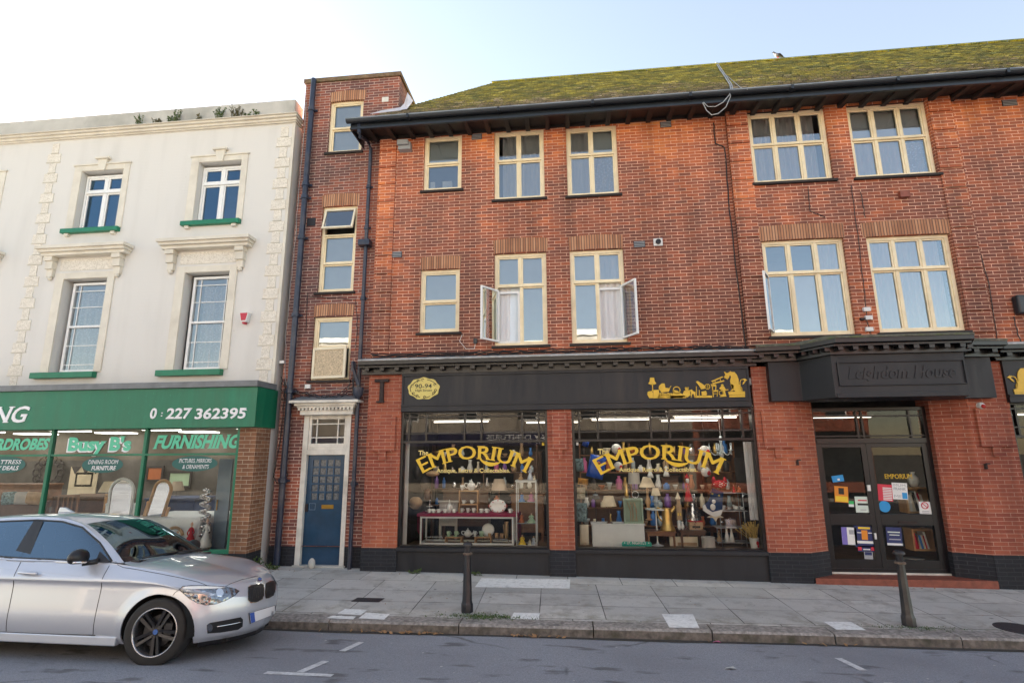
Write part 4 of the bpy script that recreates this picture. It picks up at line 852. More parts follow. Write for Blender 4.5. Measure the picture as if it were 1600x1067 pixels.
def uwin(r, upvc=True):
    fy = W_Y + .13; x0, x1, z0, z1 = r
    if upvc:
        w = window(cream, (x0+.015, x1-.01, z0, z1-.06), fy, [.51], [.70], 'white', .05, .07, .035, glassm='glass_skyblue'); mb = MB()
        s = MB(); s.box(x0-.22, x1+.13, W_Y-.10, W_Y+.1, z0-.105, z0-.005); s.build('sill', M['greensill'], w, bevel=.006)
        for a in (x0-.09, x1-.0): mb.box(a-.05, a+.05, W_Y-.07, W_Y+.01, z0-.17, z0-.105)
        # architrave with a keystone
        for a, b in ((x0-.19, x0-.005), (x1+.005, x1+.15)): mb.box(a, b, W_Y-.022, W_Y+.01, z0, z1+.13)
        mb.box(x0-.005, x1+.005, W_Y-.022, W_Y+.01, z1+.004, z1+.13); mb.box(x0-.22, x1+.18, W_Y-.045, W_Y+.01, z1+.13, z1+.165)
        c_ = (x0+x1)/2; mb.prism([(c_-.075, z1-.02), (c_+.075, z1-.02), (c_+.115, z1+.25), (c_-.115, z1+.25)], W_Y-.06, W_Y); mb.box(c_-.17, c_+.17, W_Y-.10, W_Y, z1+.25, z1+.29); mb.box(c_-.15, c_+.15, W_Y-.08, W_Y, z1+.29, z1+.31)
        mb.build('architrave', M['trim'], w, bevel=.006)
    else:
        mb = MB(); fr = (x0+.10, x1-.015, z0+.02, z1-.05); members(mb, *fr, fy, fy+.09, .055)
        a, b, c, d = fr[0]+.055, fr[1]-.055, fr[2]+.055, fr[3]-.055; zm = (c+d)/2; mb.box(a, b, fy-.01, fy+.05, zm-.02, zm+.025)
        for f in (.15, .90): mb.box(a+(b-a)*f-.009, a+(b-a)*f+.009, fy+.02, fy+.05, c, d)
        for z in (c+.11, c+(zm-c)*.56, zm+(d-zm)*.47, d-.13): mb.box(a, b, fy+.021, fy+.049, z-.009, z+.009)
        w = mb.build('window', M['white'], cream, bevel=.003); MB().quad((a, fy+.035, c), (b, fy+.035, c), (b, fy+.037, d), (a, fy+.037, d)).build('pane', M['glass'], w)
        MB().add(*folds(a+.14, b-.02, c, d-.15, fy+.08, wl=.13, amp=.03)).build('curtain', M['lace'], w, smooth='all'); MB().add(*folds(a, a+.12, c, d, fy+.10, wl=.07)).build('curtain', M['room'], w, smooth='all')
        s = MB(); s.box(x0-.32, x1+.08, W_Y-.12, W_Y+.1, z0-.125, z0-.005); s.build('sill', M['greensill'], w, bevel=.006)
        t = MB()
        for p, q in ((x0-.20, x0-.004), (x1+.004, x1+.17)): t.box(p, q, W_Y-.03, W_Y+.01, z0, z1+.14)
        t.box(x0-.004, x1+.004, W_Y-.03, W_Y+.01, z1+.004, z1+.14)
        hz0 = z1 + .50
        for p, q, e, f in ((-.50, .45, .06, .10), (-.53, .48, .12, .155), (-.56, .52, .17, .20)):
            k0 = {0.06: hz0, .12: hz0+.07, .17: hz0+.13}[e]; t.box(x0+p, x1+q, W_Y-e-.12, W_Y, k0, k0+.07)
        for p in (x0-.33, x1+.24):
            t.prism([(p-.10, hz0-.10), (p+.10, hz0-.10), (p+.10, hz0), (p-.10, hz0)], W_Y-.16, W_Y); t.box(p-.085, p+.085, W_Y-.12, W_Y, hz0-.28, hz0-.10); t.box(p-.07, p+.07, W_Y-.075, W_Y, hz0-.44, hz0-.28); t.ball((p, W_Y-.04, hz0-.47), .05, 10)
        t.build('hood_moulding', M['trim'], w, bevel=.006); MB().box(x0-.15, x1+.12, W_Y-.012, W_Y+.01, z1+.20, z1+.46).build('vermiculated_panel', M['vermic'], w)
for k in 'abe': uwin(op[k])
for k in 'cdf': uwin(op[k], False)
# alarm box
M['red'] = pm('red_plastic', (.50, .025, .05), .35, var=.05)
x, z = P(380, 495, 9.95); o = MB().prism([(x-.10, z+.10), (x+.10, z+.10), (x+.06, z-.10), (x-.06, z-.10)], 9.96, 10.08).build('alarm_box', M['plastic'], cream, bevel=.01); MB().prism([(x-.08, z+.085), (x+.08, z+.085), (x+.045, z-.07), (x-.045, z-.07)], 9.955, 9.962).prism([(x-.03, z-.10), (x+.03, z-.10), (x+.02, z-.14), (x-.02, z-.14)], 9.97, 10.06).build('alarm_panel', M['red'], o)
# green shopfront
FYc = 9.46; FX1 = -5.82; fz0, fz1 = 2.615, 3.36
mb = MB(); mb.box(CX0, FX1, FYc, W_Y+.1, fz0, fz1); gf = mb.build('shop_fascia', M['green'], cream, bevel=.004)
MB().box(CX0, FX1+.02, FYc-.06, W_Y, fz1+.002, fz1+.115).build('lead_capping', M['lead'], gf, bevel=.006)
SGY = 9.62; sgx1 = P(368, 760, SGY)[0]
sgz0 = P(330, 858, SGY)[1]
MB().box(sgx1, FX1-.03, 9.60, W_Y, .38, fz0-.002).build('brick_pier', M['brick_brown'], cream); MB().box(sgx1-.002, FX1-.026, 9.595, W_Y, -.3, .38).build('plinth', M['brick_black'], cream)
mb = MB(); zt_ = P(240, 710, SGY)[1]
mxs = [P(74, 740, SGY)[0], P(222, 740, SGY)[0]]; stp = mxs[1]-mxs[0]; mxs = [mxs[0]-stp*3, mxs[0]-stp*2, mxs[0]-stp] + mxs
for x in mxs: mb.box(x-.03, x+.03, SGY-.03, SGY+.05, sgz0, fz0)
mb.box(CX0, sgx1, SGY-.025, SGY+.045, zt_-.02, zt_+.02); mb.box(CX0, sgx1, SGY-.02, SGY+.06, sgz0-.07, sgz0); mb.box(sgx1-.05, sgx1, SGY-.02, SGY+.05, sgz0, fz0)
gsw = mb.build('shop_window', M['green'], cream, bevel=.003); MB().quad((CX0, SGY+.01, sgz0), (sgx1-.05, SGY+.01, sgz0), (sgx1-.05, SGY+.01, fz0), (CX0, SGY+.01, fz0)).build('pane', M['shopglass'], gsw)
MB().box(CX0, sgx1, SGY-.01, SGY+.3, -.3, sgz0-.07).build('stallriser', M['blackboard'], gsw)
# shop interior behind it
mb = MB(); mb.quad((CX0, 9.7, .3), (sgx1+.3, 9.7, .3), (sgx1+.3, 14.5, .3), (CX0, 14.5, .3)); mb.build('shop_floor', M['floorw'], cream)
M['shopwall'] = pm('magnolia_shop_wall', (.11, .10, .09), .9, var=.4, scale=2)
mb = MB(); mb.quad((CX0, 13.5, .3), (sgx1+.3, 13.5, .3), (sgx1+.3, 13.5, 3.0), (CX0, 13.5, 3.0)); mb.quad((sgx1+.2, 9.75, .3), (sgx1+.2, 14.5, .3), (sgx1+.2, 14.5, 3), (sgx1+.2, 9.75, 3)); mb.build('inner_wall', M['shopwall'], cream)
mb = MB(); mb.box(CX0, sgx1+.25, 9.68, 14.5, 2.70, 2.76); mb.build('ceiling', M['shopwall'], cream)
M['lamp'] = emit('ceiling_light_panel', (1, .95, .85), 1.3)
for x in [-7.1 - 2.3*i for i in range(5)]:
    for y in (11.5, 12.9): MB().box(x-.32, x+.32, y-.32, y+.32, 2.675, 2.698).build('ceiling_light', M['lamp'], cream)
# ---------------------------------------------------------------- antique shop interior
mb = MB(); mb.quad((XL+.1, 10.3, .25), (4.25, 10.3, .25), (4.25, 14.6, .25), (XL+.1, 14.6, .25)); mb.quad((4.25, 10.45, .09), (XR, 10.45, .09), (XR, 14.6, .09), (4.25, 14.6, .09)); mb.build('shop_floor', M['floorw'], brick_b)
MB().box(p1x1+.02, p3x0-.02, 10.26, 11.1, .25, PLZ-.03).build('window_bed', M['floorw'], brick_b)
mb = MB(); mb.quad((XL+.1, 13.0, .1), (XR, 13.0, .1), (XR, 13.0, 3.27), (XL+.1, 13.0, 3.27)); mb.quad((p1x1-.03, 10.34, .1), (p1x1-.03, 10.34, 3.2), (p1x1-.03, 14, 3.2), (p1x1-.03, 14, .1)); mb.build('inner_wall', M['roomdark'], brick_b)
M['tubelight'] = emit('fluorescent_tube', (1, .90, .75), .45); M['added_fill'] = emit('added_window_head_fill', (1, .92, .80), 4.5)
for x, y in ((-2.3, 11.2), (-.4, 11.9), (1.0, 11.2), (2.5, 11.9), (2.6, 10.9), (5.3, 11.4), (8.6, 11.3)): o = MB().box(x-.62, x+.62, y-.02, y+.02, 2.785, 2.805).build('strip_light_or_fill', M['plastic'], brick_b); MB().tube([(x-.58, y, 2.76), (x+.58, y, 2.76)], .013, 8).build('tube', M['tubelight'], o)
o = MB().box(-2.9, -.55, 10.44, 10.50, 2.93, 2.97).build('strip_light_or_fill', M['plastic'], brick_b); MB().box(-2.85, -.6, 10.445, 10.495, 2.915, 2.929).build('tube', M['added_fill'], o)  # unseen strip added behind the fascia to brighten the smaller window display
o = MB().box(.35, 3.3, 10.44, 10.50, 2.93, 2.97).build('strip_light_or_fill', M['plastic'], brick_b); MB().box(.4, 3.25, 10.445, 10.495, 2.915, 2.929).build('tube', M['added_fill'], o)  # likewise added out of sight, to light up the larger window display
# ---------------------------------------------------------------- the sunny side of the street, mirrored in the glass
def terrace(x0, x1, h, m, lab, shop, seed):
    rnd = random.Random(seed); b = thing('terrace_house', lab, 'building', ((x0+x1)/2, -8.6, 0)); n = max(2, int((x1-x0)/2.6)); hol = []
    for i in range(n):
        c_ = x0 + (x1-x0)*(i+.5)/n
        for z in (3.7, 6.3): hol.append((c_-.5, c_+.5, z, z+1.5))
    mb = MB(); wall_grid(mb, x0, x1, .1, h, hol, 0, .15); mb.quad((x0, 0, 0), (x0, 0, h), (x0, 7, h), (x0, 7, 0)); mb.quad((x1, 0, 0), (x1, 7, 0), (x1, 7, h), (x1, 0, h)); mb.quad((x0, 7, 0), (x0, 7, h), (x1, 7, h), (x1, 7, 0)); mb.quad((x0, 0, h), (x1, 0, h), (x1, 7, h), (x0, 7, h))
    Mx = Matrix(((1, 0, 0, 0), (0, -1, 0, -8.6), (0, 0, 1, 0), (0, 0, 0, 1)))
    mb.xf(Mx).build('wall', m, b)
    for a, c, d, e in hol:
        f = MB(); members(f, a, c, d, e, .06, .12, .06); f.box(a, c, .05, .11, (d+e)/2-.03, (d+e)/2+.03); w = f.xf(Mx).build('window', M['white'], b); MB().box(a+.06, c-.06, .1, .11, d+.06, e-.06).xf(Mx).build('pane', M['darkpane'], w)
    MB().box(x0+.3, x1-.3, -.25, .02, 2.5, 3.1).xf(Mx).build('shop_fascia', shop, b); MB().box(x0+.4, x1-.4, -.03, .02, .6, 2.45).xf(Mx).build('shop_window', M['darkpane'], b)
    MB().box(x0, x1, -.1, .3, h, h+.3).xf(Mx).build('parapet', M['trim'], b); return b
M['darkpane'] = pm('dark_window_pane', (.03, .035, .04), .05, var=0)
M['navy'] = pm('navy_shop_fascia', (.012, .014, .06), .4, var=.1)
M['yellowbrick'] = brick('yellow_stock_brick', [(0, (.30, .25, .19)), (.5, (.40, .34, .27)), (1, (.48, .42, .34))], (.5, .45, .38), rh=.075)
terrace(-17, -10.4, 8.6, M['yellowbrick'], 'sunlit pale brick terrace house across the street seen mirrored in the furniture shop glass', M['navy'], 1)
den = terrace(-10.4, -.7, 7.8, M['yellowbrick'], 'yellow brick terrace house with navy shop sign seen mirrored in the smaller antique window', M['navy'], 2)
terrace(-.7, 6.2, 8.4, M['yellowbrick'], 'pale brick terrace house with black shop sign seen mirrored in the larger antique window', M['black'], 3)
mb = MB(); put_text(mb, 'BAY DENTURES', 0, 0, 0, .3, 3.4, thick=.0, serif=.04)
mb.xf(Matrix(((-1, 0, 0, -1.1), (0, -1, 0, -8.33), (0, 0, 1, 2.65), (0, 0, 0, 1)))).build('sign_lettering', M['white'], den)
terrace(6.2, 15, 7.9, M['brick_pier'], 'sunlit red brick terrace house across the street seen mirrored in the entrance glass', M['black'], 4)
# ---------------------------------------------------------------- silver hatchback
def carpaint():
    k = NT('silver_car_paint'); n = k.noise(900, 1); k.set(Base_Color=k.mix(n, (.44, .47, .53), (.58, .61, .68)), Metallic=.45, Roughness=.32, Coat_Weight=1.0, Coat_Roughness=.03); return k.m
M['paint'] = carpaint()
M['tyre'] = pm('tyre_rubber', (.016, .015, .015), .75, var=.25, scale=15, bump=.3)
M['rim'] = pm('dark_grey_alloy', (.045, .045, .05), .4, metal=.7, var=.1)
M['rimlip'] = pm('machined_alloy_lip', (.42, .42, .44), .25, metal=.9, var=.1)
M['trimblk'] = pm('black_car_plastic', (.013, .013, .015), .4, var=.1)
M['chrome'] = pm('chrome', (.75, .75, .76), .12, metal=1, var=0)
M['well'] = pm('dark_wheel_well', (.006, .006, .006), .95, var=0)
M['seat_grey'] = pm('dark_car_interior', (.03, .03, .034), .8, var=.2)
car = thing('parked_car', 'silver five door hatchback parked at the kerb with black door mirrors and dark alloy wheels', 'car', (-4.20, 6.28, -.012))
def cr(p0, p1, p2, p3, t):
    return .5*((2*p1) + (-p0+p2)*t + (2*p0-5*p1+4*p2-p3)*t*t + (-p0+3*p1-3*p2+p3)*t*t*t)
def spl(pts, n):
    pts = [Vector(p) for p in pts]; out = []
    e = [pts[0]*2-pts[1]] + pts + [pts[-1]*2-pts[-2]]
    for i in range(len(pts)-1):
        for q in range(n): out.append(cr(e[i], e[i+1], e[i+2], e[i+3], q/n))
    out.append(pts[-1]); return out
def surf(grid, nc, nr):                 # grid[col][row] control points -> dense grid
    a = [spl(c, nr) for c in grid]; rows = list(zip(*a)); b = [spl(r_, nc) for r_ in rows]
    return [list(c) for c in zip(*b)]   # [col][row]
# columns run from the nose round the corner and along the flank; y is the half width (flank towards the camera), x = 0 at the nose
base = [(-.03, 0), (-.065, .25), (-.155, .46), (-.28, .63), (-.43, .76), (-.60, .84), (-.80, .876), (-1.15, .876), (-1.55, .880), (-2.0, .8825), (-2.45, .8825), (-2.9, .882), (-3.4, .882), (-3.8, .86), (-4.12, .76), (-4.28, .5), (-4.32, 0)]
nrm = [(1, 0), (.96, .27), (.86, .5), (.70, .71), (.44, .9), (.14, .99)] + [(0, 1)]*7 + [(-.15, .99), (-.55, .83), (-.95, .3), (-1, 0)]
dn = [.10, .035, .0, .012, .03, .10]; ds = [.075, .026, .004, .016, .003, .082]
zn = [.20, .27, .44, .57, .66, .715]; zs = [.19, .265, .42, .71, .79, .93]
k_ = [0, .0, .1, .35, .7, .9, 1, 1, 1, 1, 1, 1, 1, 1, .9, .8, .8]
z5 = [.715, .717, .725, .745, .785, .825, .870, .912, .940, .95, .957, .965, .98, 1.0, 1.02, 1.03, 1.03]
low = []
for i, ((bx, by), (nx, ny)) in enumerate(zip(base, nrm)):
    col = []
    for j in range(6):
        d = dn[j]*(1-k_[i]) + ds[j]*k_[i]; z = zn[j]*(1-k_[i]) + zs[j]*k_[i]
        if j == 4: z = min(z, z5[i]-.10)
        if j == 5: z = z5[i]
        col.append((bx-nx*d, max(0, by-ny*d), z))
    low.append(col)
cen = [(-.13, .72), (-.19, .745), (-.28, .772), (-.40, .805), (-.56, .84), (-.76, .878), (-.98, .922), (-1.20, .975)]
up1 = []
for i in range(8):
    e = Vector(low[i][5]); c = Vector((cen[i][0], 0, cen[i][1]))
    if i == 7: e = Vector((-1.33, .80, .938))
    col = [e]
    for s, h in ((.10, .018), (.30, .030), (.62, .028), (1, 0)):
        p = e.lerp(c, s); p.z += h*min(1, i/4.)*(1 if s < 1 else 0); col.append(p)
    up1.append([tuple(p) for p in col])
low[7][5] = (-1.15, low[7][5][1], z5[7]); up1[7] = [(-1.17, .795, .925), (-1.36, .715, .945), (-1.315, .52, .965), (-1.25, .27, .978), (-1.22, 0, .98)]
up1[7][0] = low[7][5]
# cabin rows: belt, window foot, window head, roof rail, roof, centre
up2 = [
 [(-1.15, .794, .915), (-1.46, .775, .945), (-1.47, .765, .952), (-1.36, .715, .945), (-1.28, .38, .972), (-1.22, 0, .98)],
 [(-1.55, .798, .946), (-1.66, .788, .962), (-1.72, .695, 1.125), (-1.68, .632, 1.150), (-1.59, .35, 1.185), (-1.55, 0, 1.195)],
 [(-2.0, .8005, .951), (-1.90, .79, .968), (-2.02, .640, 1.278), (-2.04, .560, 1.322), (-1.97, .32, 1.356), (-1.94, 0, 1.366)],
 [(-2.45, .8005, .958), (-2.20, .792, .972), (-2.30, .618, 1.335), (-2.32, .556, 1.380), (-2.28, .33, 1.412), (-2.26, 0, 1.42)],
 [(-2.9, .80, .966), (-2.62, .792, .977), (-2.62, .612, 1.345), (-2.62, .565, 1.392), (-2.62, .33, 1.424), (-2.62, 0, 1.432)],
 [(-3.4, .80, .98), (-3.1, .79, .99), (-3.1, .612, 1.32), (-3.12, .565, 1.372), (-3.12, .33, 1.404), (-3.12, 0, 1.412)],
 [(-3.8, .778, 1.0), (-3.6, .78, 1.01), (-3.55, .62, 1.23), (-3.62, .56, 1.315), (-3.62, .33, 1.345), (-3.62, 0, 1.352)],
 [(-4.07, .69, 1.02), (-3.98, .68, 1.04), (-3.94, .60, 1.14), (-3.95, .545, 1.21), (-3.97, .32, 1.235), (-3.97, 0, 1.24)],
 [(-4.20, .5, 1.03), (-4.16, .49, 1.045), (-4.13, .44, 1.09), (-4.13, .40, 1.12), (-4.14, .25, 1.13), (-4.14, 0, 1.13)]]
WX, WZ, AR = -.77, .317, .352
NC, NR = 10, 9
def emit_grid(mb, D, sel, flip):
    vs = [(p.x, -p.y if flip else p.y, p.z) for c in D for p in c]; nr = len(D[0]); fs = []
    for i in range(len(D)-1):
        for j in range(nr-1):
            if sel(i, j):
                f = (i*nr+j, (i+1)*nr+j, (i+1)*nr+j+1, i*nr+j+1); fs.append(f if flip else f[::-1])
    used = sorted({v for f in fs for v in f}); mp = {v: n for n, v in enumerate(used)}
    mb.add([vs[v] for v in used], [tuple(mp[v] for v in f) for f in fs])
DL = surf(low, NC, NR); D1 = surf(up1, NC, NR); D2 = surf(up2, NC, NR)
def arch_cut(D):                        # which flank faces go, and pull their rim onto the arch circle
    dead = set(); nr = len(D[0]); wh = [(WX, AR), (-3.46, AR)]
    inside = lambda p: any((p.x-a)**2 + (p.z-WZ)**2 < r*r for a, r in wh) and p.y > .55
    I = [[inside(p) for p in c] for c in D]
    for i in range(len(D)-1):
        for j in range(nr-1):
            q = [I[i][j], I[i+1][j], I[i][j+1], I[i+1][j+1]]
            if sum(q) >= 3: dead.add((i, j))
    for i in range(len(D)):
        for j in range(nr):
            near = [(a, b) in dead for a in (i-1, i) for b in (j-1, j)]
            if any(near) and not all(near):
                p = D[i][j]
                for a, r in wh:
                    d = math.hypot(p.x-a, p.z-WZ)
                    if d < r + .12: p.x = a + (p.x-a)/d*r; p.z = WZ + (p.z-WZ)/d*r
    return dead
dead = set()
for c_ in DL:                            # the wings swell a little round the wheel openings
    for p in c_:
        for a in (WX, -3.46):
            d = math.hypot(p.x-a, p.z-WZ)
            if p.y > .5 and d < AR+.10: q = 1-max(0, d-AR)/.10; p.y += .014*q*q*(3-2*q)
isglass = lambda i, j: NR <= j < 2*NR and i < NC*6
isscreen = lambda i, j: j >= 3*NR and i < NC*2
isback = lambda i, j: j >= 3*NR and i >= NC*6+3
body = MB(); wind = MB(); sideg = [MB(), MB()]
for fl in (True, False):
    emit_grid(body, DL, lambda i, j: (i, j) not in dead, fl); emit_grid(body, D1, lambda i, j: True, fl)
    emit_grid(body, D2, lambda i, j: not isglass(i, j) and not isscreen(i, j) and not isback(i, j), fl)
    emit_grid(wind, D2, isscreen, fl); emit_grid(sideg[0 if fl else 1], D2, isglass, fl)
back = MB()
for fl in (True, False): emit_grid(back, D2, isback, fl)
# car frame -> world: nose x = 0 sits .77 m ahead of the front axle; the camber rolls the near side up
CM = Matrix.Translation((-4.27, 6.27, -.035)) @ Matrix.Rotation(R(-5.5), 4, 'X') @ Matrix.Rotation(R(.7), 4, 'Y') @ Matrix.Rotation(R(.8), 4, 'Z') @ Matrix.Scale(.955, 4, (0, 1, 0)) @ Matrix.Translation((.77, 0, 0))
def cbuild(mb, name, m, par=car, smooth='all', **kw): mb.xf(CM); return mb.build(name, M[m], par, smooth=smooth, **kw)
bd = cbuild(body, 'body', 'paint', smooth=True)
bm = bmesh.new(); bm.from_mesh(bd.data); bmesh.ops.remove_doubles(bm, verts=bm.verts, dist=.0015); bmesh.ops.recalc_face_normals(bm, faces=bm.faces); bm.to_mesh(bd.data); bm.free(); bd.data.set_sharp_from_angle(angle=R(50))
sl = bd.modifiers.new('skin', 'SOLIDIFY'); sl.thickness = .012; sl.offset = -1
cut = MB()
for x in (WX, -3.46): cut.lathe([(AR, -1.2), (AR, 1.2)], (x, 0, WZ), 72, axis='y')
ck = cbuild(cut, 'arch_cutter', 'paint', smooth=False); bo = bd.modifiers.new('arches', 'BOOLEAN'); bo.object = ck; bo.operation = 'DIFFERENCE'; bo.solver = 'EXACT'
dg_ = bpy.context.evaluated_depsgraph_get(); nm_ = bpy.data.meshes.new_from_object(bd.evaluated_get(dg_)); bd.modifiers.clear(); bd.data = nm_
bpy.data.objects.remove(ck); nm_.set_sharp_from_angle(angle=R(38))
for g_, nm in ((wind, 'windscreen'), (sideg[0], 'side_window'), (sideg[1], 'side_window'), (back, 'rear_window')):
    o = cbuild(g_, nm, 'carglass'); cc = CM @ Vector((-2.2, 0, .8)); me = o.data
    if sum((p.center - cc).dot(p.normal) for p in me.polygons) < 0: me.flip_normals()
full = MB()
for D in (DL, D1, D2): emit_grid(full, D, lambda i, j: True, True); emit_grid(full, D, lambda i, j: True, False)
bvh = BVHTree.FromPolygons([CM @ Vector(v) for v in full.v], full.f)
def hit(px, py):
    d = ray(px, py).normalized(); o = Vector((0, 0, CAMZ)); h = bvh.ray_cast(o, d)
    if h[0] is None:
        best = None
        for q in range(40):
            c = bvh.find_nearest(o + d*(5.5 + q*.06))
            if best is None or c[3] < best[3]: best = c
        h = best
    return h[0], h[1]
CI = CM.inverted()
def mir(p): q = CI @ Vector(p); q.y = -q.y; return CM @ q
def decal(name, pts, m, off=.004, par=car, both=True, cuts=3, label=None, thick=.006):
    """a panel lying on the bodywork, outlined on the near flank and mirrored to the other"""
    bm = bmesh.new(); vs = [bm.verts.new((p[0]*.01, p[1]*.01, 0)) for p in pts]; f = bm.faces.new(vs); bmesh.ops.triangulate(bm, faces=[f]); bmesh.ops.subdivide_edges(bm, edges=bm.edges[:], cuts=cuts, use_grid_fill=True)
    bm.verts.index_update(); V = []; last = None
    for v in bm.verts:
        h, n = hit(v.co.x*100, v.co.y*100)
        if h is None: h, n = last
        last = (h, n)
        if n.dot(ray(v.co.x*100, v.co.y*100)) > 0: n = -n
        V.append(h + n*off)
    F = [tuple(q.index for q in f.verts) for f in bm.faces]; bm.free(); outs = []
    for s in ((0, 1) if both else (0,)):
        mb = MB(); mb.add([mir(p) if s else p for p in V], F); o = mb.build(name, M[m], par, smooth='all', label=label); outs.append(o)
    return outs
def seam(name, pts, r=.0028, m='trimblk', both=True, off=.001, par=car):
    q = []
    for a, b in zip(pts[:-1], pts[1:]):
        for i in range(5): q.append((a[0]+(b[0]-a[0])*i/5, a[1]+(b[1]-a[1])*i/5))
    q.append(pts[-1]); W_ = []
    for p in q:
        h, n = hit(*p)
        if h is not None: W_.append(h + (n if n.dot(ray(*p)) < 0 else -n)*off)
    for s in ((0, 1) if both else (0,)): MB().tube([mir(p) if s else p for p in W_], r, 6).build(name, M[m], par, smooth='all')
# wheels
def wheel(x, y, s):
    a0 = R(8); w = MB(); w.lathe([(.215, -.10), (.285, -.105), (.31, -.09), (.317, -.06), (.317, .06), (.31, .09), (.285, .105), (.225, .10)], (0, 0, 0), 48, axis='y', cap=False)
    T_ = CM @ Matrix.Translation((x, y, WZ)) @ Matrix.Scale(s, 4, (0, 1, 0)) @ (Matrix.Rotation(R(6), 4, 'Z') if x > -2 else Matrix())
    w.xf(T_); root = w.build('wheel', M['tyre'], car, smooth='all')
    b = MB(); b.lathe([(.228, -.102), (.222, -.108), (.214, -.100), (.205, -.06), (.20, .08)], (0, 0, 0), 48, axis='y', cap=False); b.xf(T_); b.build('rim', M['rimlip'], root, smooth='all')
    b = MB()
    for k in range(5):
        a = a0 + k*2*math.pi/5 + math.pi/2; c, sn = math.cos(a), math.sin(a); k0 = len(b.v)
        for sg in (-1, 1):
            b.add([(sg*.006, -.075, .02), (sg*.030, -.082, .045), (sg*.046, -.096, .216), (sg*.014, -.090, .216), (sg*.006, -.045, .02), (sg*.030, -.05, .045), (sg*.046, -.06, .216), (sg*.014, -.06, .216)],
                  [(0, 1, 2, 3), (0, 3, 7, 4), (1, 5, 6, 2), (3, 2, 6, 7)])
        b.xf(Matrix.Rotation(a, 4, 'Y'), k0)
    b.lathe([(.0, -.083), (.028, -.083), (.03, -.078), (.062, -.072), (.065, -.04)], (0, 0, 0), 24, axis='y')
    b.xf(T_); b.build('spokes', M['rim'], root)
    d = MB(); d.lathe([(.0, -.0866), (.024, -.0862), (.026, -.083)], (0, 0, 0), 20, axis='y'); d.xf(T_); d.build('hub_badge', M['badge'], root)
    d = MB(); d.lathe([(.0, -.03), (.15, -.03), (.15, -.01)], (0, 0, 0), 32, axis='y'); d.box(.07, .15, -.06, .0, -.08, .08); d.xf(T_); d.build('brake_disc', M['rim'], root, smooth=True)
    d = MB(); d.lathe([(.198, .07), (.0, .07)], (0, 0, 0), 32, axis='y'); d.xf(T_); d.build('barrel', M['well'], root)
def badge():
    k = NT('roundel_badge'); k.set(Base_Color=(.05, .12, .35), Roughness=.25); return k.m
M['badge'] = badge()
for x in (WX, -3.46): wheel(x, -.765, 1); wheel(x, .765, -1)
mb = MB()
for x in (WX, -3.46):
    for s in (-1, 1):
        k0 = len(mb.v); n_ = 24; rg = [[(x+r_*math.cos(a), y_*s, WZ+r_*math.sin(a)) for a in [R(-8)+R(196)*i/n_ for i in range(n_+1)]] for r_, y_ in ((AR+.002, .862), (AR+.02, .55), (.0, .54))]
        mb.add(rg[0]+rg[1]+rg[2], [(b*(n_+1)+i, b*(n_+1)+i+1, (b+1)*(n_+1)+i+1, (b+1)*(n_+1)+i) for b in (0, 1) for i in range(n_)])
mb.box(-4.1, -.62, -.76, .76, .17, .20); mb.box(-.62, -.22, -.45, .45, .17, .20); o = cbuild(mb, 'underbody', 'well', smooth=False)
# sills, seams, window trim, handles
for s in (-1, 1): cbuild(MB().box(-3.08, -1.16, s*.80, s*.868, .175, .262), 'side_skirt', 'paint', smooth=False, bevel=.012)
Cp = lambda x, y, z: CM @ Vector((x, y, z))
def fseam(name, pts, r=.003, m='trimblk', off=.001, both=True, dirn=(0, 1, 0)):
    W_ = []
    d = (CM.to_3x3() @ Vector(dirn)).normalized()
    q = []
    for a, b in zip(pts[:-1], pts[1:]):
        for i in range(6): q.append(Vector(a).lerp(Vector(b), i/6))
    q.append(Vector(pts[-1]))
    for p in q:
        h = bvh.ray_cast(CM @ p - d*2, d)
        if h[0] is not None: W_.append(h[0] - d*off)
    for s in ((0, 1) if both else (0,)): MB().tube([mir(p) if s else p for p in W_], r, 6).build(name, M[m], car, smooth='all')
fseam('door_seam', [(-1.455, 0, .945), (-1.445, 0, .80), (-1.435, 0, .55), (-1.425, 0, .28), (-1.43, 0, .265)])
fseam('door_seam', [(-2.49, 0, .955), (-2.46, 0, .80), (-2.42, 0, .5), (-2.40, 0, .27)])
fseam('door_seam', [(-3.25, 0, .97), (-3.2, 0, .8), (-3.12, 0, .55)])
fseam('door_seam', [(-1.40, 0, .268), (-2.0, 0, .262), (-3.1, 0, .262)], .004)
fseam('window_trim', [(-1.47, 0, .951), (-1.6, 0, .953), (-2.0, 0, .960), (-2.5, 0, .968), (-3.1, 0, .984), (-3.6, 0, 1.004)], .011, off=.002)
fseam('window_trim', [(-1.47, 0, .958), (-1.72, 0, 1.135), (-2.02, 0, 1.288), (-2.30, 0, 1.345), (-2.62, 0, 1.355), (-3.1, 0, 1.33), (-3.55, 0, 1.24)], .010, off=.002)
for s in (-1, 1):                        # B pillars and the mirror triangle
    mb = MB()
    for (xa, xb, ya, za), (xc, xd, yc, zc) in (((-2.42, -2.63, .797, .962), (-2.53, -2.65, .624, 1.344)),):
        mb.add([(xa, s*ya, za), (xb, s*ya, za), (xd, s*yc, zc), (xc, s*yc, zc)], [(0, 1, 2, 3)])
        mb.add([(xa-.1, s*(ya+.003), za), (xa-.102, s*(ya+.003), za), (xc-.055, s*(yc+.003), zc), (xc-.052, s*(yc+.003), zc)], [(0, 1, 2, 3)])
    cbuild(mb, 'pillar_trim', 'trimblk', smooth=False); cbuild(MB().add([(-1.475, s*.772, .955), (-1.63, s*.799, .962), (-1.64, s*.757, 1.055)], [(0, 1, 2)]), 'mirror_base', 'trimblk', smooth=False)
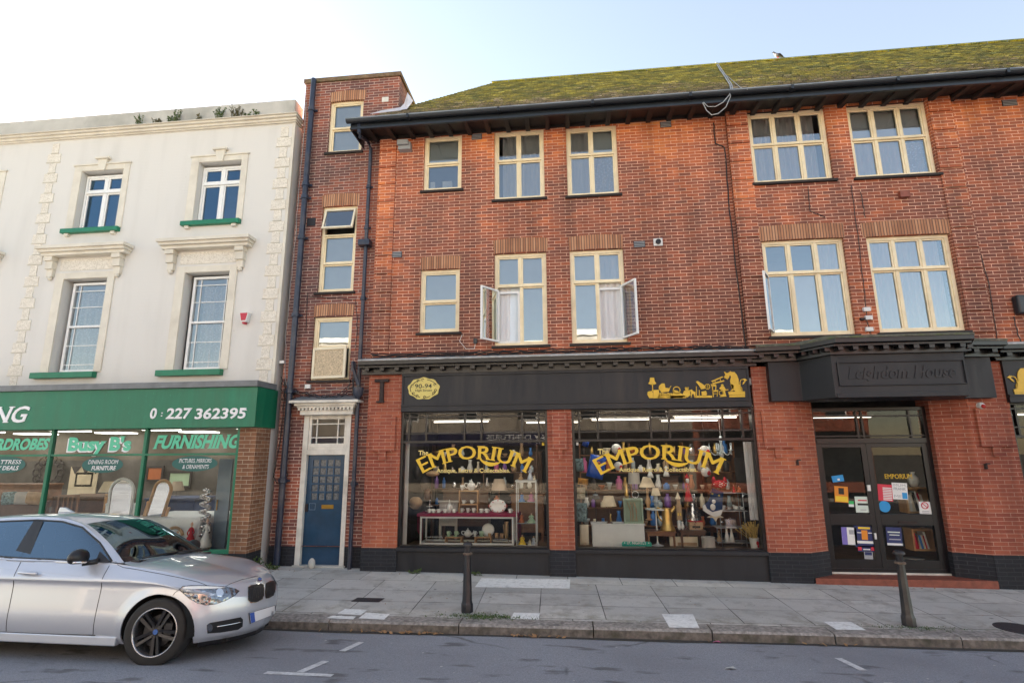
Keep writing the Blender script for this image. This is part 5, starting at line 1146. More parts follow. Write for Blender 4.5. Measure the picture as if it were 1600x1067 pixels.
for s in (-1, 1):
    mb = MB(); k0 = 0; pts = [(-2.40, s*.895, .835), (-2.35, s*.915, .838), (-2.26, s*.918, .834), (-2.18, s*.893, .828)]; mb.tube(spl(pts, 4), [.012] + [.017]*11 + [.012], 10); cbuild(mb, 'door_handle', 'paint')
    mb = MB(); mb.ball((-1.70, s*.955, 1.005), (.07, .125, .085), 20)
    for i, v in enumerate(mb.v):
        x, y, z = v; mb.v[i] = (min(x, -1.57) if False else x, y, max(z, .945))
    mi = cbuild(mb, 'door_mirror', 'trimblk')
    b = MB(); b.tube([(-1.645, s*.86, .958), (-1.625, s*.95, .962), (-1.655, s*1.065, .965)], .011, 8); cbuild(b, 'mirror_indicator', 'chrome', mi)
    b = MB(); b.tube([(-1.69, s*.90, .945), (-1.64, s*.84, .95), (-1.60, s*.79, .962)], [.03, .026, .03], 10); cbuild(b, 'mirror_arm', 'trimblk', mi)
mb = MB(); mb.tube([(-1.23, -.62, .985), (-1.25, -.2, 1.0), (-1.27, .45, 1.005)], .012, 6); mb.tube([(-1.21, -.05, .995), (-1.24, .35, 1.0), (-1.28, .66, .985)], .012, 6); cbuild(mb, 'wiper', 'trimblk')
mb = MB(); mb.box(-1.33, -1.24, -.66, .66, .945, .962); cbuild(mb, 'scuttle', 'trimblk', smooth=False)
mb = MB(); mb.prism([(-2.72, 1.43), (-2.94, 1.425), (-2.93, 1.49), (-2.86, 1.49)], -.02, .02); cbuild(mb, 'aerial_fin', 'paint', smooth=False, bevel=.008)
# cabin
mb = MB(); mb.box(-1.95, -1.22, -.70, .70, .60, .93); mb.box(-4.0, -1.2, -.72, .72, .25, .42)
for x in (-2.55, -3.4):
    for y in (-.36, .36):
        mb.box(x-.25, x+.25, y-.23, y+.23, .42, .6); mb.add([(x-.15, y-.23, .6), (x-.15, y+.23, .6), (x-.36, y+.22, 1.08), (x-.36, y-.22, 1.08), (x-.30, y-.23, .6), (x-.30, y+.23, .6), (x-.48, y+.22, 1.08), (x-.48, y-.22, 1.08)], [(0, 1, 2, 3), (5, 4, 7, 6), (3, 2, 6, 7), (0, 3, 7, 4), (1, 5, 6, 2)]); mb.box(x-.47, x-.38, y-.12, y+.12, 1.09, 1.25)
cbuild(mb, 'cabin_interior', 'seat_grey', smooth=False, bevel=.03)
mb = MB(); k0 = 0; mb.lathe([(.17, -.012), (.185, 0), (.17, .012), (.157, 0), (.17, -.012)], (0, 0, 0), 24); mb.xf(Matrix.Translation((-1.98, -.36, .93)) @ Matrix.Rotation(R(65), 4, 'Y')); cbuild(mb, 'steering_wheel', 'trimblk')
# front lamps, grille, bumper intakes
HL = [(280.5, 920.5), (287, 915.5), (300, 914.3), (325, 914.6), (352, 916.3), (366, 919.3), (373, 923), (366, 930), (352, 937.5), (337, 943), (322, 944.8), (309, 941.5), (297, 935)]
def lampmat():
    k = NT('clear_lamp_lens'); k.set(Base_Color=(.20, .21, .23), Metallic=.85, Roughness=.10, Coat_Weight=1, Coat_Roughness=.02); n = k.n('TexVoronoi', i_Scale=22.0); k.l(k.pos(), n.inputs['Vector']); k.bump(n.outputs['Distance'], .5, .02); return k.m
M['lamp_lens'] = lampmat()
M['lampglass'] = glass('lamp_cover', 1.55, (.95, .95, .95))
def grow(pts, s, dx=0, dy=0):
    cx, cy = sum(p[0] for p in pts)/len(pts), sum(p[1] for p in pts)/len(pts); return [(cx+(p[0]-cx)*s+dx, cy+(p[1]-cy)*s+dy) for p in pts]
rim_ = decal('headlight', grow(HL, 1.035), 'trimblk', .003)
decal('lamp_lens', HL, 'lamp_lens', .0055, rim_[0], both=False); 
def circ(cx, cy, r, n=14, ry=None): return [(cx+r*math.cos(2*math.pi*i/n), cy+(ry or r)*math.sin(2*math.pi*i/n)) for i in range(n)]
decal('lamp_bowl', circ(317, 932, 7.2, ry=9.5), 'chrome', .0075, rim_[0], both=False); decal('lamp_bowl', circ(343, 925.5, 6, ry=6.5), 'chrome', .0075, rim_[0], both=False)
decal('lamp_bulb', circ(318, 934, 3.6, ry=5), 'lamp_lens', .009, rim_[0], both=False)
decal('brow', [(283, 919.6), (290, 916.2), (310, 915.6), (340, 916.4), (352, 918.0), (335, 919.6), (300, 920.4)], 'white', .0072, rim_[0], both=False)
KN = [(387.5, 917), (393, 914.6), (406, 912), (411, 913.2), (412, 920), (411.3, 930), (408, 936), (400, 940), (392, 940.6), (388, 937)]
KF = [(415.5, 911.5), (421, 908.5), (428, 907.3), (430.2, 910), (429.5, 920), (426.5, 929), (420, 933), (415, 933.8), (414, 925)]
for Kp in (KN, KF):
    sur = decal('kidney_grille', grow(Kp, 1.07), 'chrome', .006, both=False); decal('mesh', Kp, 'trimblk', .009, sur[0], both=False)
    x0, x1 = min(p[0] for p in Kp), max(p[0] for p in Kp)
    for i in range(1, 8):
        x = x0+(x1-x0)*i/8; ys = [p[1] for p in Kp if abs(p[0]-x) < (x1-x0)*.45]
        seam('grille_bar', [(x+.6, min(ys)+4), (x, max(ys)-4)], .003, 'rim', False, .011, sur[0])
decal('bonnet_badge', circ(405.8, 904.6, 4.0, ry=3.2), 'chrome', .004, both=False); decal('bonnet_badge', circ(405.8, 904.6, 3.0, ry=2.4), 'badge', .006, both=False)
FG = [(323, 976), (328, 972.3), (345, 969.5), (376, 963.5), (379.5, 967), (379, 978), (372, 983), (345, 987.5), (324, 989)]
o = decal('bumper_intake', FG, 'trimblk', .003)
seam('chrome_bar', [(339, 978.2), (360, 974.6), (377, 971.0)], .0055, 'chrome', True, .006)
decal('fog_lamp', circ(327.5, 979.8, 4.6, ry=6.2), 'lamp_lens', .006, o[0], both=False)
mb = MB()                                # dark lower lip under the nose
q = [p for c in DL[:int(NC*3.6)] for p in (c[0],)]
for s in (1, -1):
    L_p = [(p.x, s*p.y, p.z) for p in q]; mb.add([(x+.004, y, z+.015) for x, y, z in L_p] + [(x-.012, y, z-.045) for x, y, z in L_p] + [(x-.10, y*.96, z-.05) for x, y, z in L_p], [f for i in range(len(L_p)-1) for f in ((i, i+1, i+1+len(L_p), i+len(L_p)), (i+len(L_p), i+1+len(L_p), i+1+2*len(L_p), i+2*len(L_p)))])
cbuild(mb, 'front_splitter', 'trimblk')
M['plate'] = pm('blank_pale_plate', (.80, .80, .83), .5, var=.02); M['plateblue'] = pm('blue_plate_band', (.05, .11, .42), .5, var=0)
decal('plate_surround', grow([(389, 957), (428, 945.5), (429, 958), (391, 973)], 1.06), 'trimblk', .008, both=False)
pl = decal('number_plate', [(389, 957), (428, 945.5), (429, 958), (391, 973)], 'plate', .010, both=False); decal('plate_band', [(389.3, 957.3), (396, 955.4), (397.6, 970), (391.3, 972.5)], 'plateblue', .0125, pl[0], both=False)
seam('bonnet_seam', [(181, 877), (184, 882), (192, 886), (215, 889.5), (250, 896), (285, 903), (310, 909), (323, 914)], .0026); seam('bonnet_seam', [(352.5, 915.8), (360, 911.5), (378, 905), (403, 899.5)], .0026, both=False)
seam('bumper_seam', [(281, 920), (274, 925), (270, 930)], .0025)
seam('shoulder_crease', [(0, 887.5), (60, 893), (120, 899), (165, 904), (205, 908)], .002, 'paint', True, -.0005)
# ---------------------------------------------------------------- lettering and signs
M['signwhite'] = pm('white_sign_letters', (.78, .77, .80), .35, var=0)
M['mint'] = pm('mint_green_letters', (.10, .52, .33), .5, var=0)
M['teal'] = pm('dark_teal_vinyl', (.008, .10, .09), .5, var=0)
M['blacktxt'] = pm('black_letters', (.012, .012, .010), .5, var=0)
def line_text(par, s, pxl, pyb, pxr, pyt, Y, m, name='sign_lettering', **kw):
    """text whose foot runs from (pxl, pyb) to pxr, as high as pyt, on the plane y = Y"""
    x0, z0 = P(pxl, pyb, Y); x1, _ = P(pxr, pyb, Y); _, z1 = P((pxl+pxr)/2, pyt, Y); _, zb = P((pxl+pxr)/2, pyb, Y)
    mb = MB(); put_text(mb, s, x0, zb, Y, z1-zb, x1-x0, **kw); return mb.build(name, M[m], par)
for t, a, b in (('0', 233, 243), (':', 251, 253), ('227', 258.6, 297), ('362395', 303.6, 383)):
    line_text(gf, t, a, 653.5 if t != ':' else 650, b, 637 if t != ':' else 641, FYc-.012, 'signwhite', bold=.022, serif=.05, shear=.08, thick=.012)
line_text(gf, 'NG', -16, 659.5, 37, 634, FYc-.012, 'signwhite', bold=.015, serif=.06, shear=.28, thick=.012)
GW = SGY - .004
line_text(gsw, 'WARDROBES', -42, 702, 73.5, 685, GW, 'mint', bold=.045, serif=.05, shear=.25, thick=0)
line_text(gsw, "Busy B's", 103.5, 705, 202, 684.5, GW, 'signwhite', bold=.05, serif=.05, thick=0); line_text(gsw, "Busy B's", 105.5, 703, 204, 682.5, GW-.003, 'mint', bold=.045, serif=.05, thick=0)
line_text(gsw, 'FURNISHING', 239, 699.5, 371, 679, GW, 'mint', bold=.04, serif=.05, shear=.28, thick=0)
for cx, cy, rx, ry, l1, l2 in ((8, 726, 34, 13, 'MATTRESS', 'BY DEALS'), (160, 726, 34, 12.5, 'DINING ROOM', 'FURNITURE'), (304, 724, 37, 12, 'PICTURES, MIRRORS', '& ORNAMENTS')):
    x, z = P(cx, cy, GW); x1, z1 = P(cx+rx, cy-ry, GW); a, b = x1-x, (P(cx, cy-ry, GW)[1]-z); n = 40
    MB().add([(x+a*math.cos(2*math.pi*i/n), GW, z+b*math.sin(2*math.pi*i/n)) for i in range(n)], [tuple(range(n))]).build('oval_sticker', M['teal'], gsw)
    line_text(gsw, l1, cx-rx*.66, cy-1.5, cx+rx*.70, cy-8, GW-.003, 'signwhite', bold=.015, serif=.04, shear=.18, thick=0, name='sticker_lettering'); line_text(gsw, l2, cx-rx*.52, cy+8, cx+rx*.58, cy+1.5, GW-.003, 'signwhite', bold=.015, serif=.04, shear=.18, thick=0, name='sticker_lettering')
# EMPORIUM arched in gold over each shop window
def emporium(par, cpx, base_py, y, s=1.0):
    cx, cz = P(cpx, base_py, y); Rr = 1.95*s; Wd = 2.02*s; H = .25*s; mb = MB()
    for d, m, g in ((-.003, 0, .008), (-.0065, 0, -.008)):
        def warp(X, Z, g=g):
            t = (X-Wd/2)/Rr; k = 1 + .24*abs(t)/.55; return (Rr+Z*k)*math.sin(t)+g*math.cos(t), (Rr+Z*k)*math.cos(t)-Rr-g*math.sin(t)
        put_text(mb, 'EMPORIUM', cx, cz, y+d, H, Wd, mi=m, thick=0, bold=.010, serif=.05, warp=warp, slab=.05)
    # the swash that runs from the leg of the R under the I and U
    sw = [];
    for i in range(13):
        q = i/12; X = Wd*(.555+.19*q); sw.append((X, .0 - .075*math.sin(math.pi*q)**.8, .012+.024*math.sin(math.pi*q)))
    up = []; dnn = []
    for X, Z, w in sw:
        t = (X-Wd/2)/Rr; up.append((cx+(Rr+Z+w)*math.sin(t), cz+(Rr+Z+w)*math.cos(t)-Rr)); dnn.append((cx+(Rr+Z-w)*math.sin(t), cz+(Rr+Z-w)*math.cos(t)-Rr))
    for i in range(12): mb.quad((dnn[i][0], y-.0045, dnn[i][1]), (dnn[i+1][0], y-.0045, dnn[i+1][1]), (up[i+1][0], y-.0045, up[i+1][1]), (up[i][0], y-.0045, up[i][1]))
    mb.build('window_lettering', [M['goldtxt'], M['blacktxt']], par)
LY = GY-.008
emporium(sw1, 740.8, 716.8, LY); emporium(sw2, 1028.5, 717.2, LY, 1.06)
M['paletxt'] = pm('pale_gold_lettering', (.78, .62, .22), .45, var=0)
line_text(sw1, 'The', 653.5, 710.5, 669, 703.2, LY, 'paletxt', 'window_lettering', bold=.02, serif=.05, thick=0); line_text(sw2, 'The', 934, 709, 951.5, 700.5, LY, 'paletxt', 'window_lettering', bold=.02, serif=.05, thick=0)
line_text(sw1, 'Antique, Retro & Collectables.', 681.6, 737.8, 797, 731.2, LY, 'paletxt', 'window_lettering', bold=.022, serif=.04, thick=0); line_text(sw2, 'Antique, Retro & Collectables.', 967, 736.4, 1090, 729.6, LY, 'paletxt', 'window_lettering', bold=.022, serif=.04, thick=0)
# canopy name in raised italic script
line_text(canopy, 'Leighdom House', 1325, 590, 1494, 570.5, 9.279, 'blackboard', bold=.018, serif=.03, shear=.30, thick=.014)
# house number plaque
M['plaque'] = pm('yellow_plaque', (.66, .55, .16), .5, var=.08, scale=20)
cx, cz = P(662, 606.8, 9.94); n = 72; mb = MB()
mb.prism([(cx+(.305+.010*math.sin(9*a))*math.cos(a), cz+(.205+.010*math.sin(9*a))*math.sin(a)) for a in [2*math.pi*i/n for i in range(n)]], 9.934, 9.951); pq = mb.build('number_plaque', M['plaque'], fascia)
mb = MB()
for a0, a1, rr in ((20, 75, .83), (105, 150, .80), (165, 200, .85), (205, 255, .83), (270, 300, .86), (310, 350, .84)):
    mb.tube([(cx+.305*rr*math.cos(R(a)), 9.932, cz+.205*rr*math.sin(R(a))) for a in range(a0, a1+1, 5)], .006, 5)
for a in (25, 95, 118, 160, 215, 240, 275, 325, 345): mb.tube([(cx+.24*math.cos(R(a))+.022*math.cos(R(q)), 9.932, cz+.165*math.sin(R(a))+.022*math.sin(R(q))) for q in range(0, 300, 30)], .006, 5)
mb.build('scroll_ornament', M['blacktxt'], pq)
put_text(t_ := MB(), '90-94', cx-.17, cz+.005, 9.931, .085, .33, thick=0, bold=.012); t_.build('sign_lettering', M['blacktxt'], pq)
put_text(t_ := MB(), 'High Street', cx-.165, cz-.055, 9.931, .042, .33, thick=0, bold=.01, serif=.04); t_.build('sign_lettering', M['blacktxt'], pq)
# gilded frieze: lamp, pram, clock, rocking horse, chair, and a seated beast on a plinth
def gilt(par, ox, oy, sc, Y, name='gilded_frieze', only=None, flip=False):
    mb = MB(); f = lambda p: P(ox + p[0]/sc, oy + p[1]/sc, Y)
    def poly(*pts): mb.prism([f(p) for p in pts], Y-.008, Y+.004)
    def circ(x, y, r, n=18): poly(*[(x+r*math.cos(2*math.pi*i/n), y+r*math.sin(2*math.pi*i/n)) for i in range(n)])
    def ring(x, y, r, w=8, n=20): line([(x+r*math.cos(2*math.pi*i/n), y+r*math.sin(2*math.pi*i/n)) for i in range(n+1)], w)
    def line(pts, w):
        for a, b in zip(pts[:-1], pts[1:]):
            d = math.hypot(b[0]-a[0], b[1]-a[1]) or 1; nx, ny = -(b[1]-a[1])/d*w/2, (b[0]-a[0])/d*w/2
            poly((a[0]+nx, a[1]+ny), (b[0]+nx, b[1]+ny), (b[0]-nx, b[1]-ny), (a[0]-nx, a[1]-ny))
    if only != 'beast':
        poly((140, 178), (195, 178), (203, 225), (228, 258), (200, 275), (150, 275), (112, 260), (132, 232)); line([(172, 270), (176, 365)], 13); poly((108, 372), (165, 362), (180, 392), (182, 460), (130, 462), (100, 410)); poly((184, 350), (262, 345), (270, 462), (184, 465))
        poly((258, 330), (264, 290), (300, 258), (340, 258), (352, 318), (420, 325), (398, 372), (300, 380)); line([(405, 330), (432, 292)], 9); ring(300, 418, 34); ring(390, 420, 30); circ(300, 418, 12); circ(390, 420, 10); poly((262, 400), (440, 392), (470, 462), (250, 462))
        ring(508, 352, 48, 12); poly((462, 345), (520, 360), (590, 410), (600, 455), (440, 455), (455, 400)); poly((420, 430), (620, 425), (640, 460), (420, 462))
        circ(650, 335, 24); circ(632, 320, 10); circ(668, 320, 10); poly((610, 360), (690, 350), (700, 420), (660, 450), (600, 445), (590, 410))
        poly((690, 350), (720, 340), (730, 362), (770, 375), (768, 450), (752, 452), (748, 405), (722, 405), (718, 452), (705, 452), (708, 385)); line([(782, 300), (784, 440)], 10); line([(822, 350), (822, 440)], 8); poly((760, 428), (1000, 425), (1000, 455), (760, 455))
        poly((850, 372), (915, 360), (930, 400), (918, 432), (862, 432)); poly((775, 232), (800, 222), (895, 285), (900, 330), (850, 340), (820, 290)); ring(935, 302, 34, 10); line([(900, 302), (970, 302)], 5); line([(935, 266), (935, 338)], 5); circ(935, 302, 9)
        poly((985, 225), (1140, 160), (1160, 168), (1010, 238)); poly((1000, 252), (1165, 212), (1172, 228), (1020, 268)); line([(1040, 215), (1050, 255)], 6); line([(1110, 185), (1120, 228)], 6)
        poly((980, 268), (1055, 270), (1050, 300), (995, 300)); line([(1003, 290), (1018, 445)], 12); line([(1055, 285), (1050, 350)], 10); poly((1000, 350), (1085, 350), (1085, 372), (1005, 372)); line([(1078, 360), (1070, 440)], 8); line([(1010, 400), (1080, 400)], 7)
        circ(1142, 285, 18); poly((1120, 300), (1165, 298), (1190, 340), (1180, 375), (1200, 440), (1105, 445), (1150, 400), (1130, 350), (1098, 330)); ring(1125, 390, 28, 9); line([(1180, 350), (1225, 345)], 12)
    poly((1165, 95), (1180, 98), (1205, 118), (1240, 100), (1255, 88), (1268, 98), (1310, 100), (1345, 140), (1368, 200), (1372, 262), (1415, 315), (1428, 372), (1328, 372), (1282, 335), (1262, 290), (1250, 220), (1262, 180), (1262, 152), (1240, 148), (1236, 175), (1212, 205), (1196, 190), (1172, 182), (1168, 160), (1185, 140))
    poly((1258, 270), (1300, 275), (1295, 360), (1250, 365), (1282, 330)); poly((1225, 372), (1455, 368), (1458, 412), (1232, 416)); poly((1240, 420), (1456, 416), (1458, 446), (1240, 450))
    line([(1420, 365), (1395, 300), (1385, 245), (1400, 208), (1430, 200)], 9); poly((1425, 195), (1450, 188), (1490, 212), (1468, 222), (1440, 265), (1420, 275), (1432, 240), (1450, 222))
    return mb.build(name, M['gold'], par)
gilt(fascia, 1000, 570, 8.889, 9.944)
ob = gilt(fascia2, 1000, 570, 8.889, 9.944, only='beast')
xb, zb_ = P(1590, 590, 9.944); xs_ = [v.co.x for v in ob.data.vertices]; c0 = (min(xs_)+max(xs_))/2
for v in ob.data.vertices: v.co.x = xb + .05 - (v.co.x - c0)*1.12; v.co.z -= .045
ob.data.flip_normals()
# ---------------------------------------------------------------- posters and stickers on the shop doors
PY = DY - .002
def flat(name, label, cat, px, py, w, h, m, rot=0, marks=(), Y=None):
    Y = Y or PY; x0, z0 = P(px-w/2, py+h/2, Y); x1, z1 = P(px+w/2, py-h/2, Y); cx, cz = (x0+x1)/2, (z0+z1)/2; hw, hh = (x1-x0)/2, (z1-z0)/2
    mats = [M[m]] + [M[k] for k in sorted({q[4] for q in marks})]; ix = {k: i+1 for i, k in enumerate(sorted({q[4] for q in marks}))}
    mb = MB(); mb.box(cx-hw, cx+hw, Y-.003, Y, cz-hh, cz+hh)
    for q, (a, b, c, d, k) in enumerate(marks):
        if isinstance(c, str): put_text(mb, c, cx-hw+2*hw*a, cz-hh+2*hh*b, Y-.004, d[1]*2*hh, d[0]*2*hw, mi=ix[k], thick=0, bold=.02)
        else: mb.box(cx-hw+2*hw*a, cx-hw+2*hw*c, Y-.0034-.0003*q, Y-.003, cz-hh+2*hh*b, cz-hh+2*hh*d, ix[k])
    T_ = Matrix.Translation((cx, 0, cz)) @ Matrix.Rotation(R(rot), 4, 'Y') @ Matrix.Translation((-cx, 0, -cz)); mb.xf(T_)
    return tag(mb.build(name, mats), label, cat)
for k, c in dict(p_blue=(.02, .28, .62), p_orange=(.72, .25, .02), p_yellow=(.80, .55, .03), p_white=(.74, .74, .72), p_red=(.60, .03, .06), p_navy=(.02, .03, .12), p_green=(.04, .45, .12), p_pale=(.62, .70, .62), p_purple=(.20, .16, .50), p_grey=(.35, .36, .38)).items(): M[k] = pm('print_' + k[2:], c, .5, var=0)
rows = [(.1, .12+.09*i, .9, .15+.09*i, 'p_grey') for i in range(7)]
flat('poster', 'small tilted bright blue flyer high on the glass of the shop door', 'poster', 1309, 747.5, 17, 10, 'p_blue', -8, [(.45, .2, .65, .5, 'p_white')])
flat('poster', 'orange and yellow poster under the blue flyer on the door glass', 'poster', 1314.5, 772, 18, 25, 'p_orange', 4, [(.05, .05, .95, .38, 'p_yellow'), (.3, .5, .7, .9, 'blacktxt')])
flat('sticker', 'small green and white sticker between orange poster and opening hours notice', 'sticker', 1330, 787, 7, 9, 'p_white', 2, [(0, .45, 1, 1, 'p_green')])
flat('notice', 'pale white notice with a few printed lines by the door meeting stile', 'notice', 1348, 788, 20, 25, 'p_pale', 1, [(.2, .72, .8, .8, 'p_red'), (.15, .45, .85, .58, 'blacktxt'), (.3, .15, .7, .2, 'p_grey')])
flat('sticker', 'tiny union flag sticker low in the corner of the door glass', 'sticker', 1287, 798, 8, 6, 'p_navy', 0, [(0, .38, 1, .62, 'p_red'), (.42, 0, .58, 1, 'p_red'), (0, .62, 1, .7, 'p_white'), (0, .3, 1, .38, 'p_white')])
flat('poster', 'red and white striped list poster with a torn look on the door glass', 'poster', 1383, 769.5, 19, 26, 'p_red', 4, [(.34, .06+.1*i, .95, .12+.1*i, 'p_white') for i in range(8)])
flat('poster', 'white poster with large grey capital letters and blue square', 'poster', 1406, 767, 20, 26, 'p_white', 3, [(.12, .78, 'MUM', (.76, .16), 'p_grey'), (.1, .56, 'FRANK', (.8, .16), 'p_grey'), (.1, .10, 'ME', (.5, .18), 'p_grey'), (.62, .05, .95, .42, 'p_blue')])
flat('sticker', 'no smoking sign with red ring on white card at the door edge', 'sticker', 1445.5, 793, 16, 19, 'p_white', 2, [(.2, .06, .8, .12, 'p_grey'), (.2, .2, .8, .25, 'p_grey')])
x, z = P(1445, 789.5, PY-.006); tag(MB().tube([(x+.052*math.cos(2*math.pi*i/20), PY-.008, z+.052*math.sin(2*math.pi*i/20)) for i in range(21)], .007, 5).tube([(x-.035, PY-.008, z+.035), (x+.035, PY-.008, z-.035)], .006, 5).build('prohibition_ring', M['p_red']), 'red no smoking ring printed on the white card', 'sticker')
x, z = P(1382, 791, PY); tag(MB().lathe([(.0, -.004), (.095, -.004), (.095, 0)], (x, PY, z), 24, axis='y').build('round_sticker', M['p_blue']), 'round pale blue sticker below the red striped poster', 'sticker')
flat('poster', 'purple and white poster on the lower door glass beside a dark one', 'poster', 1327, 837, 20, 27, 'p_white', 2, [(0, 0, .36, 1, 'p_purple'), (.5, .6, .85, .85, 'p_grey')])
flat('poster', 'navy event poster with orange figure and white headings low on the door', 'poster', 1351, 838, 27, 33, 'p_navy', 2, [(.35, .35, .65, .8, 'p_orange'), (.2, .86, .8, .95, 'p_yellow'), (.1, .18, .9, .3, 'p_white'), (.15, .66, .35, .7, 'p_white'), (.68, .66, .88, .7, 'p_white')])
flat('flyer', 'small dark flyer with red corners under the navy event poster', 'flyer', 1354, 857, 26, 9, 'p_navy', 1, [(0, .2, .22, .8, 'p_red'), (.75, .2, 1, .8, 'p_red'), (.3, .3, .7, .5, 'p_white')])
flat('flyer', 'small grey and blue flyer lowest on the door by the meeting stile', 'flyer', 1357, 867, 12, 12, 'p_grey', 2, [(.1, .5, .9, .9, 'p_navy')])
flat('poster', 'navy and white poster with pale script low behind the street bollard', 'poster', 1397, 837.5, 20, 28, 'p_navy', 2, [(0, 0, 1, .12, 'p_white'), (.1, .70, .9, .76, 'p_pale'), (.2, .55, .85, .6, 'p_pale'), (.15, .3, .9, .36, 'p_grey')])
line_text(dd, 'EMPORIUM', 1383, 747.5, 1426, 740, PY-.002, 'goldtxt', 'window_lettering', bold=.015, serif=.05, thick=0)
flat('label_card', 'small white price card high on the left edge of the larger window', 'card', 902, 693, 3.5, 5, 'p_white', 0, Y=GY-.01); flat('label_card', 'small yellow card at the top corner of the smaller antique window', 'card', 848.5, 693, 3.5, 6, 'p_yellow', 0, Y=GY-.01)
# ---------------------------------------------------------------- things in the antique shop windows
def cm(name, c, rough=.35, metal=0, var=.08, **k): M[name] = pm('m_' + name, c, rough, metal, var, **k)
cm('china', (.78, .78, .75), .15); cm('chinared', (.55, .12, .10), .2); cm('glassy', (.45, .52, .54), .1, var=.2); cm('burgundy', (.26, .012, .06), .8, scale=20)
cm('pine', (.55, .32, .15), .5, var=.2); cm('oak', (.20, .085, .035), .45, var=.3); cm('walnut', (.10, .045, .022), .4, var=.3); cm('shade', (.72, .62, .44), .8); cm('shadedim', (.50, .40, .30), .8); cm('shadegrey', (.45, .43, .40), .8)
cm('brassw', (.60, .40, .13), .35, metal=.9, var=.3); cm('silver', (.66, .66, .68), .2, metal=.9, var=.2); cm('steel', (.50, .52, .54), .3, metal=.6, var=.1); cm('whitepaint', (.72, .76, .76), .45, var=.05)
cm('c_blue', (.05, .20, .55), .4); cm('c_pink', (.55, .12, .28), .4); cm('c_purple', (.22, .10, .36), .4); cm('c_rust', (.50, .14, .04), .4); cm('c_green', (.45, .62, .42), .4); cm('c_yellow', (.80, .58, .05), .4); cm('c_pale', (.62, .66, .74), .4); cm('skin', (.66, .42, .30), .5)
cm('bag_blue', (.015, .09, .50), .3, var=.4, scale=9); cm('navycloth', (.02, .05, .14), .8, var=.3); cm('redcloth', (.50, .02, .03), .8); cm('greenbox', (.30, .40, .30), .6); cm('wheat', (.60, .42, .12), .8, var=.3, scale=30); cm('tan', (.45, .30, .17), .7, var=.3); cm('cream_', (.74, .66, .50), .7); cm('dk', (.035, .028, .026), .6, var=.4); cm('pillow1', (.55, .50, .36), .9, var=.5, scale=18); cm('pillow2', (.22, .33, .34), .9, var=.8, scale=22); cm('pillow3', (.60, .30, .06), .9, var=.5, scale=15); cm('signgreen', (.01, .38, .30), .4)
K = {}
def T3(name, label, cat, px, py, Y, group=None):
    x, z = P(px, py, Y); t = thing(name, label, cat, (x, Y, z), group); return t, x, z
def sz(px0, px1, py, Y): return abs(P(px1, py, Y)[0] - P(px0, py, Y)[0])
def hz_(px, py0, py1, Y): return abs(P(px, py0, Y)[1] - P(px, py1, Y)[1])
def teapot(label, px, py, w, h, Y, m='china', group=None, name='teapot'):
    t, x, z = T3(name, label, name, px, py, Y, group); W_ = sz(px, px+w, py, Y); H = hz_(px, py, py-h, Y); r = W_*.30
    MB().lathe([(r*.55, 0), (r*.6, H*.03), (r*.95, H*.25), (r, H*.40), (r*.75, H*.62), (r*.5, H*.68)], (x, Y, z), 20).build('body', M[m], t, smooth='all')
    MB().lathe([(r*.52, H*.68), (r*.3, H*.80), (r*.1, H*.84), (r*.16, H*.92), (.001, H)], (x, Y, z), 14).build('lid', M[m], t, smooth='all')
    MB().tube(spl([(x+r*.8, Y, z+H*.25), (x+r*1.25, Y, z+H*.4), (x+r*1.6, Y, z+H*.72)], 4), [r*.22]*4+[r*.12]*5, 8).build('spout', M[m], t, smooth='all')
    MB().tube(spl([(x-r*.75, Y, z+H*.58), (x-r*1.5, Y, z+H*.62), (x-r*1.55, Y, z+H*.35), (x-r*.85, Y, z+H*.18)], 4), r*.11, 6).build('handle', M[m], t, smooth='all'); return t
def cup(label, px, py, w, h, Y, m='china', group='cups and saucers on display', saucer=True):
    t, x, z = T3('teacup', label, 'cup', px, py, Y, group); r = sz(px, px+w, py, Y)*.5; H = hz_(px, py, py-h, Y)
    MB().lathe([(r*.35, 0), (r*.4, H*.1), (r*.66, H*.55), (r*.74, H), (r*.68, H), (r*.5, H*.4), (.0, H*.2)], (x, Y, z+.006), 14).build('bowl', M[m], t, smooth='all'); MB().tube(spl([(x+r*.68, Y, z+H*.85), (x+r*1.05, Y, z+H*.75), (x+r*.65, Y, z+H*.35)], 3), r*.08, 5).build('handle', M[m], t)
    if saucer: MB().lathe([(.0, .0), (r*.6, .002), (r*1.1, .012), (r*.6, .006)], (x, Y, z), 16).build('saucer', M[m], t, smooth='all')
    return t
def figurine(label, px, py, w, h, Y, dress, group='china figurines in the glass cabinet'):
    t, x, z = T3('figurine', label, 'figurine', px, py, Y, group); r = sz(px, px+w, py, Y)*.5; H = hz_(px, py, py-h, Y)
    mb = MB(); mb.lathe([(r*.95, 0), (r, H*.06), (r*.75, H*.25), (r*.38, H*.48), (r*.22, H*.58), (r*.34, H*.68), (r*.30, H*.76), (r*.10, H*.80)], (x, Y, z), 14)
    for s in (-1, 1): mb.tube(spl([(x+s*r*.30, Y, z+H*.73), (x+s*r*.55, Y-.01, z+H*.58), (x+s*r*.25, Y-r*.4, z+H*.50)], 3), r*.10, 6)
    mb.build('dress', M[dress], t, smooth='all'); MB().lathe([(r*.09, H*.78), (r*.09, H*.82), (r*.20, H*.88), (r*.17, H*.96), (.001, H)], (x, Y, z), 10).build('head', M['skin'], t, smooth='all'); return t
